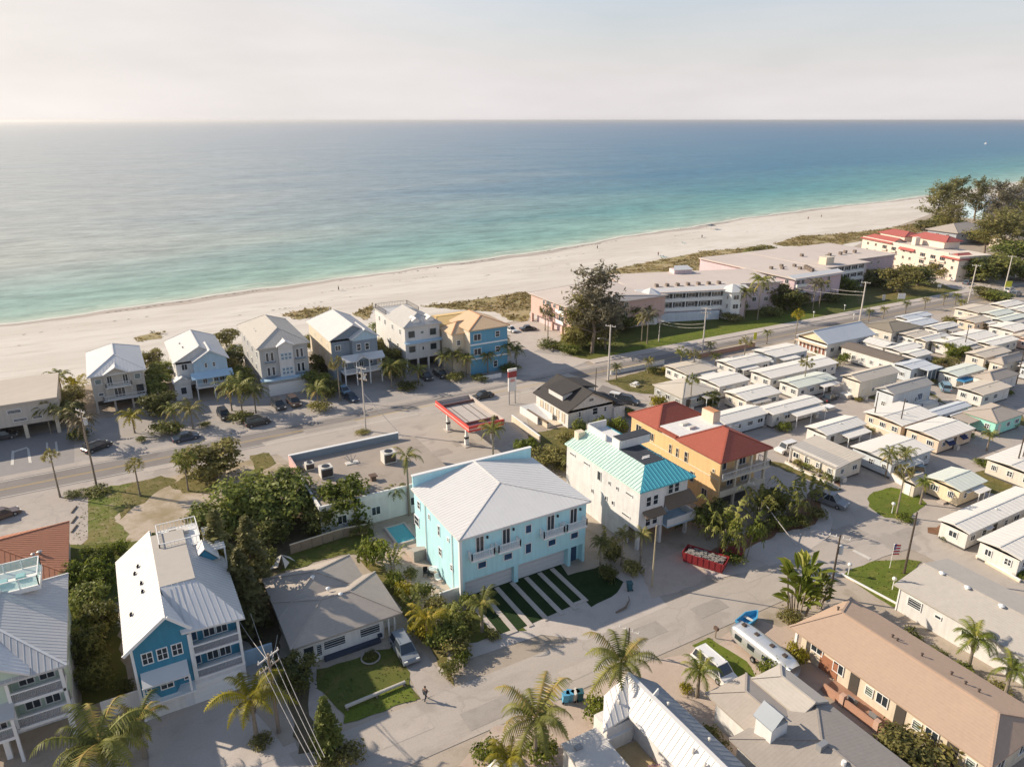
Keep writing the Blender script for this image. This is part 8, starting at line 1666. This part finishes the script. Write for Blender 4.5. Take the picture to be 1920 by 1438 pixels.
for i, (u, v) in enumerate(((139, 956), (139, 975), (139, 992))): t = thing('wheel_stop', ['dark wheel stop at the car park edge, nearest the road', 'dark wheel stop in the middle of the car park edge', 'dark wheel stop nearest the terracotta roof'][i], 'wheel stop', (*at(u, v), .06), R(70), 'wheel stops'); MB().prism([(-1.0, -.12, 0), (-1.0, .12, 0), (-1.0, .07, .16), (-1.0, -.07, .16)], (2.0, 0, 0)).build('block', wood_pole, t)

# ------------------------------------------------------------------ poles, wires, signs
def pole(u, v, h, lab, m=None, arm=1, lamp=False, tr=False, r=.17, az=119.5, lean=(0, 0)):
    x, y = at(u, v); t = thing('utility_pole', lab, 'utility pole', (x, y, 0), 0, 'utility poles'); tx = (lean[0], lean[1], h)
    MB().tube((0, 0, -.2), tx, r, r * .62, 8).build('shaft', m or conc_pole, t); d = Vector((math.cos(R(az)), math.sin(R(az)), 0))
    for k in range(arm):
        c = Vector(tx) + Vector((0, 0, -.4 - k * 1.1)); a = MB().bar(c - d * 1.2, c + d * 1.2, .1, .12).build('crossarm', wood_pole if k else white_d, t)
        for f in (-1.1, -.4, .4, 1.1): p = c + d * f; MB().tube(p + Vector((0, 0, .1)), p + Vector((0, 0, .38)), .06, .04, 6).build('insulator', white, a)
    if tr:
        c = Vector(tx) + Vector((.38, -.1, -2.6)); MB().tube(c, c + Vector((0, 0, 1.0)), .3, n=10).tube(c + Vector((0, 0, 1.0)), c + Vector((0, 0, 1.15)), .3, .1, 10).build('transformer', M('transformer_grey', (.55, .56, .55), .5, .05, 1), t)
    if lamp:
        c = Vector(tx) * .72; b = MB().tube(c, c + Vector((-1.2, .9, .5)), .05, .04, 6).tube(c + Vector((-1.2, .9, .5)), c + Vector((-1.9, 1.4, .5)), .04, .04, 6).build('lamp_arm', metal_g, t); e = c + Vector((-1.9, 1.4, .45)); MB().box(e.x - .4, e.y - .12, e.z - .06, e.x + .1, e.y + .12, e.z + .08).build('lamp_head', white_d, b)
    return Vector((x + tx[0], y + tx[1], h))
dk = M('pole_dark', (.085, .065, .05), .9, .15, 3)
T1 = pole(182, 915, 13.5, 'grey roadside pole with transformer by the sandy lot', wood_pole, 2, tr=True); T2 = pole(686, 808, 12.8, 'pale roadside pole on the forecourt island', conc_pole, 3, tr=True)
T3 = pole(1140, 714, 13.0, 'tall pale pole with street lamp beside the black-roofed house', conc_pole, 1, lamp=True, r=.22); T4 = pole(1316, 667, 12.3, 'pale pole at the brick planter with transformer', conc_pole, 2, tr=True, r=.2); T5 = pole(1611, 605, 12.0, 'pale pole with street lamp before the lilac wing', conc_pole, 1, lamp=True, r=.24); T6 = pole(1815, 568, 12.2, 'pale leaning pole by the far thicket', conc_pole, 1, r=.22, lean=(.6, .2)); T7 = pole(1883, 545, 12.0, 'farthest pale pole near the yellow sign', conc_pole, 1, r=.24)
T8 = pole(523, 1372, 9.2, 'weathered wooden pole carrying four wires beside the white driveway', wood_pole, 2, r=.2, az=29); T9 = pole(1555, 1120, 8.8, 'dark pole with grey transformer behind the paddle-leaved clump', dk, 1, tr=True, r=.15); T10 = pole(1695, 1075, 9.0, 'bare dark pole on the corner lawn', dk, 0, r=.16); T11 = pole(1222, 1100, 8.8, 'slim pale pole before the unfinished house', M('pole_bamboo', (.40, .34, .22), .8, .1, 2), 0, r=.12)
T12 = pole(1410, 968, 5.6, 'short pale pole among the palm clumps of the ochre villa', conc_pole, 1, r=.14); T13 = pole(1635, 803, 7.2, 'left of two dark poles before the peach-walled home', dk, 0, r=.13); T14 = pole(1684, 815, 7.2, 'right of two dark poles before the peach-walled home', dk, 0, r=.13); T15 = pole(1901, 893, 9.5, 'left of two tall dark poles at the right edge', dk, 0, r=.14); T16 = pole(1909, 890, 7.5, 'right of two tall dark poles at the right edge', dk, 0, r=.12); T17 = pole(1177, 1225, 3.4, 'short dark pole with white fittings beside the street palm', dk, 1, r=.12); T18 = pole(1235, 640, 6.0, 'short pale pole on the condo lawn', conc_pole, 1, r=.16)
T19 = pole(1805, 665, 7.0, 'dark pole among the far white roofs', dk, 0, r=.14); T20 = pole(1905, 720, 8.5, 'dark pole at the right edge by the mint cottage', dk, 0, r=.14)
T21 = pole(1116, 742, 6.2, 'slim dark pole at the right of the black-roofed house', dk, 0, r=.1)
def wire(a, b, sag=.5, r=.035, lab='thin overhead wire between the roadside poles', m=None, n=10):
    a, b = Vector(a), Vector(b); t = thing('power_line', lab, 'wire', tuple(a), 0, 'overhead wires'); mb = MB(); p = Vector((0, 0, 0))
    for k in range(n):
        f = (k + 1) / n; q = (b - a) * f + Vector((0, 0, -sag * 4 * f * (1 - f))); mb.tube(p, q, r, r, 4, cap=False); p = q
    mb.build('cable', m or M('cable_pale', (.50, .46, .42), .7, .05, 1), t)
wire(T2 + Vector((0, 0, -5.0)), (*at(768, 832), 0), .2, .05, 'pale guy wire slanting from the forecourt pole to the ground'); wire(T12 + Vector((0, 0, -1.2)), (*at(1495, 1025), .1), .15, .06, 'pale guy wire from the short pole to the corner kerb')
wl4 = at(585, 1450)
for k, f in enumerate((-.9, -.35, .35, .9)): wire(T8 + Vector((.9 * f, .5 * f, -.35)), (wl4[0] + f * .6, wl4[1] - 4 + f * .3, 5.2), .3, .03, ['leftmost', 'second', 'third', 'rightmost'][k] + ' of the four wires running from the wooden pole to the bottom edge')
for k, (u, v, z) in enumerate(((440, 1150, 6), (470, 1150, 6.5), (520, 1190, 4))): wire(T8 + Vector((0, 0, -.9 - k * .2)), (*at(u, v, z), z), .4, .025, ['service wire to the blue house side', 'service wire into the dark pines', 'service wire to the bungalow eave'][k])
wire(T18 + Vector((0, 0, -.4)), T4 + Vector((0, 0, -4)), .6, .045, 'upper wire crossing the condo lawn'); wire(T18 + Vector((0, 0, -1.0)), T4 + Vector((0, 0, -5)), .6, .045, 'lower wire crossing the condo lawn')
wire(T5 + Vector((0, 0, -3)), (190, 150, 7), .5, .05, 'upper wire from the lamp pole to the lilac wing'); wire(T5 + Vector((0, 0, -4)), (186, 152, 6), .5, .05, 'lower wire from the lamp pole to the lilac wing')
# signs, flag, lawn posts
def sign(u, v, w, h, z, col, lab, rz=-30, name='road_sign', posts=1):
    t = thing(name, lab, 'sign', (*at(u, v), 0), R(rz), 'signs along the road'); MB().box(-w / 2, -.03, z, w / 2, .03, z + h).build('panel', col, t)
    for s_ in ((0,) if posts == 1 else (-1, 1)): MB().tube((s_ * w * .4, .06, -.1), (s_ * w * .4, .06, z + h * .9), .05, n=6).build('post', metal_g, t)
YS = M('sign_yellow', (.62, .60, .05), .5, .05, 1)
sign(1415, 640, .8, 1.9, .5, YS, 'yellow-green upright road sign before the condo lawn'); sign(1888, 548, 2.2, 2.2, 1.6, YS, 'round yellow-green warning sign at the far road bend'); sign(1689, 565, 2.4, 1.8, .8, white, 'white board sign on the far condo lawn', posts=2); sign(1656, 565, 1.0, 1.8, .4, white_d, 'small pale board sign on the far condo lawn'); sign(1668, 478, 1.8, 1.4, .7, white, 'white board before the red-roofed block'); sign(1760, 545, 1.2, 1.0, 1.2, white, 'white sign at the condo drive entrance', posts=2)
x, y = at(1668, 1065); t = thing('flagpole', 'white flagpole on the corner lawn', 'flagpole', (x, y, 0)); MB().tube((0, 0, 0), (0, 0, 3.6), .04, .03, 6).build('shaft', white, t); MB().tube((0, 0, 3.6), (0, 0, 3.7), .07, .03, 6).build('finial', white, t)
t = thing('striped_flag', 'red and white striped flag with blue canton hanging from the corner lawn pole', 'flag', (x + .05, y, 2.0), R(-10)); fr_ = M('flag_red', (.5, .05, .05), .8, .05, 1); fw_ = M('flag_white', (.75, .73, .7), .8, .05, 1); fb_ = M('flag_blue', (.04, .06, .2), .8, .05, 1)
for k in range(7): MB().prism([(0, 0, k * .21), (.5, .12, k * .21 - .08), (1.1, -.05, k * .21 - .16), (1.1, -.05, k * .21 + .05), (.5, .12, k * .21 + .13), (0, 0, k * .21 + .21)], (0, .02, 0)).build('stripe', fr_ if k % 2 == 0 else fw_, t)
MB().prism([(0, -.02, .78), (.5, .08, .70), (.5, .08, 1.5), (0, -.02, 1.5)], (0, .06, 0)).build('canton', fb_, t)
for (u, v, lab) in ((1672, 962, 'white globe lamp post at the edge of the round lawn'), (1590, 1078, 'white mushroom-shaped lamp at the corner lawn tip'), (1673, 1105, 'white lamp post at the grey roof corner'), (1600, 600, 'small white lamp post on the condo lawn verge'), (1525, 595, 'small white marker post by the condo pavement'), (1583, 582, 'white marker post near the leaning grey palms')):
    t = thing('garden_lamp', lab, 'lamp post', (*at(u, v), .03)); MB().tube((0, 0, 0), (0, 0, 1.3), .07, .05, 6).build('post', white, t); b = MB()
    for i in range(5):
        a0, a1 = -1.4 + 2.8 * i / 5, -1.4 + 2.8 * (i + 1) / 5; b.tube((0, 0, 1.55 + .28 * math.sin(a0)), (0, 0, 1.55 + .28 * math.sin(a1)), .28 * math.cos(a0), .28 * math.cos(a1), 10, cap=False)
    b.build('globe', white, t)
# pool chairs, park tables, patio pieces near the duplex
def chair(u, v, z, lab, col, rz=0, nm='garden_chair'):
    t = thing(nm, lab, 'chair', (*at(u, v, z), z), R(rz), 'outdoor chairs'); MB().box(-.3, -.3, .38, .3, .3, .45).build('seat', col, t); MB().prism([(-.3, .26, .45), (.3, .26, .45), (.3, .42, 1.0), (-.3, .42, 1.0)], (0, .06, 0)).build('backrest', col, t)
    for sx in (-.26, .26):
        for sy in (-.26, .26): MB().tube((sx, sy, 0), (sx, sy, .4), .03, n=5).build('leg', col, t)
chair(808, 1082, .05, 'dark garden chair nearest the mint side wall', black, 40); chair(798, 1078, .05, 'dark garden chair left of its neighbour by the mint wall', black, -20); chair(822, 1090, .05, 'white garden chair by the mint side wall', white, 10)
t = thing('patio_table', 'white patio table beside the dark garden chairs', 'table', (*at(812, 1075), .05)); MB().tube((0, 0, .7), (0, 0, .76), .6, n=14).build('tabletop', white, t); MB().tube((0, 0, 0), (0, 0, .7), .06, n=8).build('leg', white, t)
t = thing('garden_tarp', 'crumpled pale shade cloth behind the bungalow', 'canopy', (*at(530, 1060), .05)); b = MB()
for (ax_, ay_, ha) in ((-1.8, -.6, .3), (0, -1.6, .4), (1.6, -.4, .3), (.9, 1.2, .5), (-1.0, 1.1, .4)): b.quad((0, 0, 1.6), (ax_, ay_, ha), (ax_ * .6 - ay_ * .45, ay_ * .6 + ax_ * .45, ha + .35))
b.build('cloth', white_d, t); MB().tube((0, 0, 0), (0, 0, 1.6), .05, n=6).build('pole', metal_g, t)
t = thing('picnic_bench', 'white picnic bench on the corner verge by the main road', 'bench', (*at(1190, 724), .05), R(20)); MB().box(-.9, -.4, .7, .9, .4, .76).build('tabletop', white, t); MB().box(-.9, -.85, .4, .9, -.6, .45).build('seat', white, t); MB().box(-.9, .6, .4, .9, .85, .45).build('seat', white, t)
for s_ in (-.7, .7): MB().bar((s_, -.75, 0), (s_, .75, .0), .08, .4).build('leg', white, t)
t = thing('bougainvillea', 'pink and mauve flowering bougainvillea sprawling along the courtyard house', 'shrub', (35.4, 28.0, 0)); b = MB(); r3 = random.Random(9)
for _ in range(1500):
    f = r3.random(); c = Vector((r3.gauss(0, .45) - .3 * f, -3 + f * 12, max(.05, .5 + r3.gauss(0, .3)))); leafq(b, c, rdir() + Vector((0, 0, .8)), .13, 1.4, T_(r3.random()))
b.build('blossom', leaf_mat('blossom', (.24, .10, .17), (.62, .34, .42), .3, (.30, .34, .42)), t, smooth=True)
for k in range(4): MB().tube((0, -2 + k * 3.4, 0), (.2, -1.6 + k * 3.4, .6), .05, .02, 5).build('stem', bark, t)

# ------------------------------------------------------------------ people and beach things
def person(x, y, z, rz, lab, shirt, trousers, stride=.35, grp=None, sit=False):
    t = thing('person', lab, 'person', (x, y, z), rz, grp); me = bpy.data.meshes.new('body')
    J = [(0, 0, .95), (0, 0, 1.18), (0, 0, 1.42), (0, 0, 1.54), (.01, 0, 1.63), (.02, 0, 1.72),
         (0, .1, .9), (stride * .55, .1, .5), (stride * .9, .1, .08), (stride * .9 + .18, .1, .04), (0, -.1, .9), (-stride * .25, -.1, .5), (-stride * .9, -.1, .1), (-stride * .9 + .17, -.1, .04),
         (0, .2, 1.4), (-.12, .24, 1.14), (.02, .25, .92), (.06, .25, .82), (0, -.2, 1.4), (.1, -.24, 1.14), (.28, -.24, .98), (.36, -.24, .92)]
    E_ = [(0, 1), (1, 2), (2, 3), (3, 4), (4, 5), (0, 6), (6, 7), (7, 8), (8, 9), (0, 10), (10, 11), (11, 12), (12, 13), (2, 14), (14, 15), (15, 16), (16, 17), (2, 18), (18, 19), (19, 20), (20, 21)]
    rad = [.15, .14, .17, .06, .1, .085, .1, .065, .045, .04, .1, .065, .045, .04, .07, .05, .035, .03, .07, .05, .035, .03]
    me.from_pydata(J, E_, []); skin = M('skin', (.36, .22, .15), .6, .05, 1); me.materials.append(skin)
    o = link('body', me, t); md = o.modifiers.new('skin', 'SKIN'); 
    for v_, r_ in zip(me.skin_vertices[0].data, rad): v_.radius = (r_, r_)
    me.skin_vertices[0].data[0].use_root = True
    s2 = o.modifiers.new('sub', 'SUBSURF'); s2.levels = 1; s2.render_levels = 1
    def garment(name, idx, edges, grow, m_):
        g = bpy.data.meshes.new(name); mp_ = {k: i for i, k in enumerate(idx)}; g.from_pydata([J[k] for k in idx], [(mp_[a], mp_[b]) for a, b in edges], []); g.materials.append(m_); q = link(name, g, t); q.modifiers.new('skin', 'SKIN')
        for v_, k in zip(g.skin_vertices[0].data, idx): v_.radius = (rad[k] + grow,) * 2
        g.skin_vertices[0].data[0].use_root = True; z_ = q.modifiers.new('sub', 'SUBSURF'); z_.levels = 1; z_.render_levels = 1
    garment('shirt', [1, 0, 2, 14, 15, 18, 19], [(0, 1), (1, 2), (2, 14), (14, 15), (2, 18), (18, 19)], .02, shirt); garment('trousers', [0, 6, 7, 8, 10, 11, 12], [(0, 6), (6, 7), (7, 8), (0, 10), (10, 11), (11, 12)], .018, trousers)
    b = MB()
    for i in range(5):
        a0, a1 = -.2 + 1.75 * i / 5, -.2 + 1.75 * (i + 1) / 5; b.tube((0, 0, 1.69 + .115 * math.sin(a0)), (0, 0, 1.69 + .115 * math.sin(a1)), .115 * math.cos(a0), max(.01, .115 * math.cos(a1)), 10, cap=False)
    b.build('hair', M('hair_dark', (.04, .028, .02), .8, .1, 4), t); return t
sh1, tr1 = M('shirt_grey', (.10, .10, .11), .8, .05, 2), M('trousers_dark', (.045, .05, .06), .8, .05, 2)
px_, py_ = at(798, 1313); person(px_, py_, .05, R(30), 'person in dark clothes walking along the street edge before the bungalow drive', sh1, tr1)
for i, (u, v, c, lab) in enumerate(((1234, 480, 'r', 'person standing on the sand beside two loungers'), (635, 545, 'd', 'lone person on the sand behind the grey beach house'), (1316, 447, 'd', 'person on the beach below the sun canopy'), (1540, 408, 'd', 'person strolling on the far beach'), (1515, 412, 'r', 'second person strolling on the far beach'), (1120, 467, 'd', 'person at the water edge in mid-beach'))):
    x, y = at(u, v); person(x, y, .0, rnd.uniform(0, 6), lab, [sh1, M('shirt_red', (.35, .06, .05), .8, .05, 2)][c == 'r'], tr1, .2, 'people on the beach')
x, y = at(1333, 430); t = thing('sun_canopy', 'dark beach canopy pitched on the sand', 'canopy', (x, y, 0)); b = MB(); A = [(-1.8, -1.8, 1.9), (1.8, -1.8, 1.9), (1.8, 1.8, 1.9), (-1.8, 1.8, 1.9)]
for k in range(4): b.quad(A[k], A[(k + 1) % 4], (0, 0, 2.8))
b.build('cloth', M('canopy_dark', (.10, .12, .14), .8, .1, 1), t)
for p in A: MB().tube((p[0], p[1], 0), p, .04, n=5).build('pole', metal_g, t)
for i, (u, v) in enumerate(((1242, 483), (1247, 483), (1282, 457))):
    t = thing('beach_lounger', ['blue-grey lounger nearest the person on the sand', 'outer blue-grey lounger of the pair on the sand', 'single lounger further along the sand'][i], 'lounger', (*at(u, v), 0), R(120), 'loungers on the sand'); MB().box(-.9, -.3, .3, .5, .3, .38).build('seat', MATS['deck_teal'], t); MB().prism([(.5, -.3, .3), (.5, .3, .3), (1.1, .3, .8), (1.1, -.3, .8)], (0, 0, .08)).build('backrest', MATS['deck_teal'], t)
    for sx in (-.8, .4):
        for sy in (-.25, .25): MB().tube((sx, sy, 0), (sx, sy, .3), .03, n=5).build('leg', metal_g, t)
x, y = at(1848, 271); t = thing('far_boat', 'tiny white boat far out on the blue water', 'boat', (x, y, .03), R(20)); MB().prism([(-6, -2, 0), (4, -2, 0), (7, 0, 0), (4, 2, 0), (-6, 2, 0)], (0, 0, 2.0)).build('hull', white, t); MB().box(-3, -1.4, 2, 2, 1.4, 4).build('cabin', white, t)
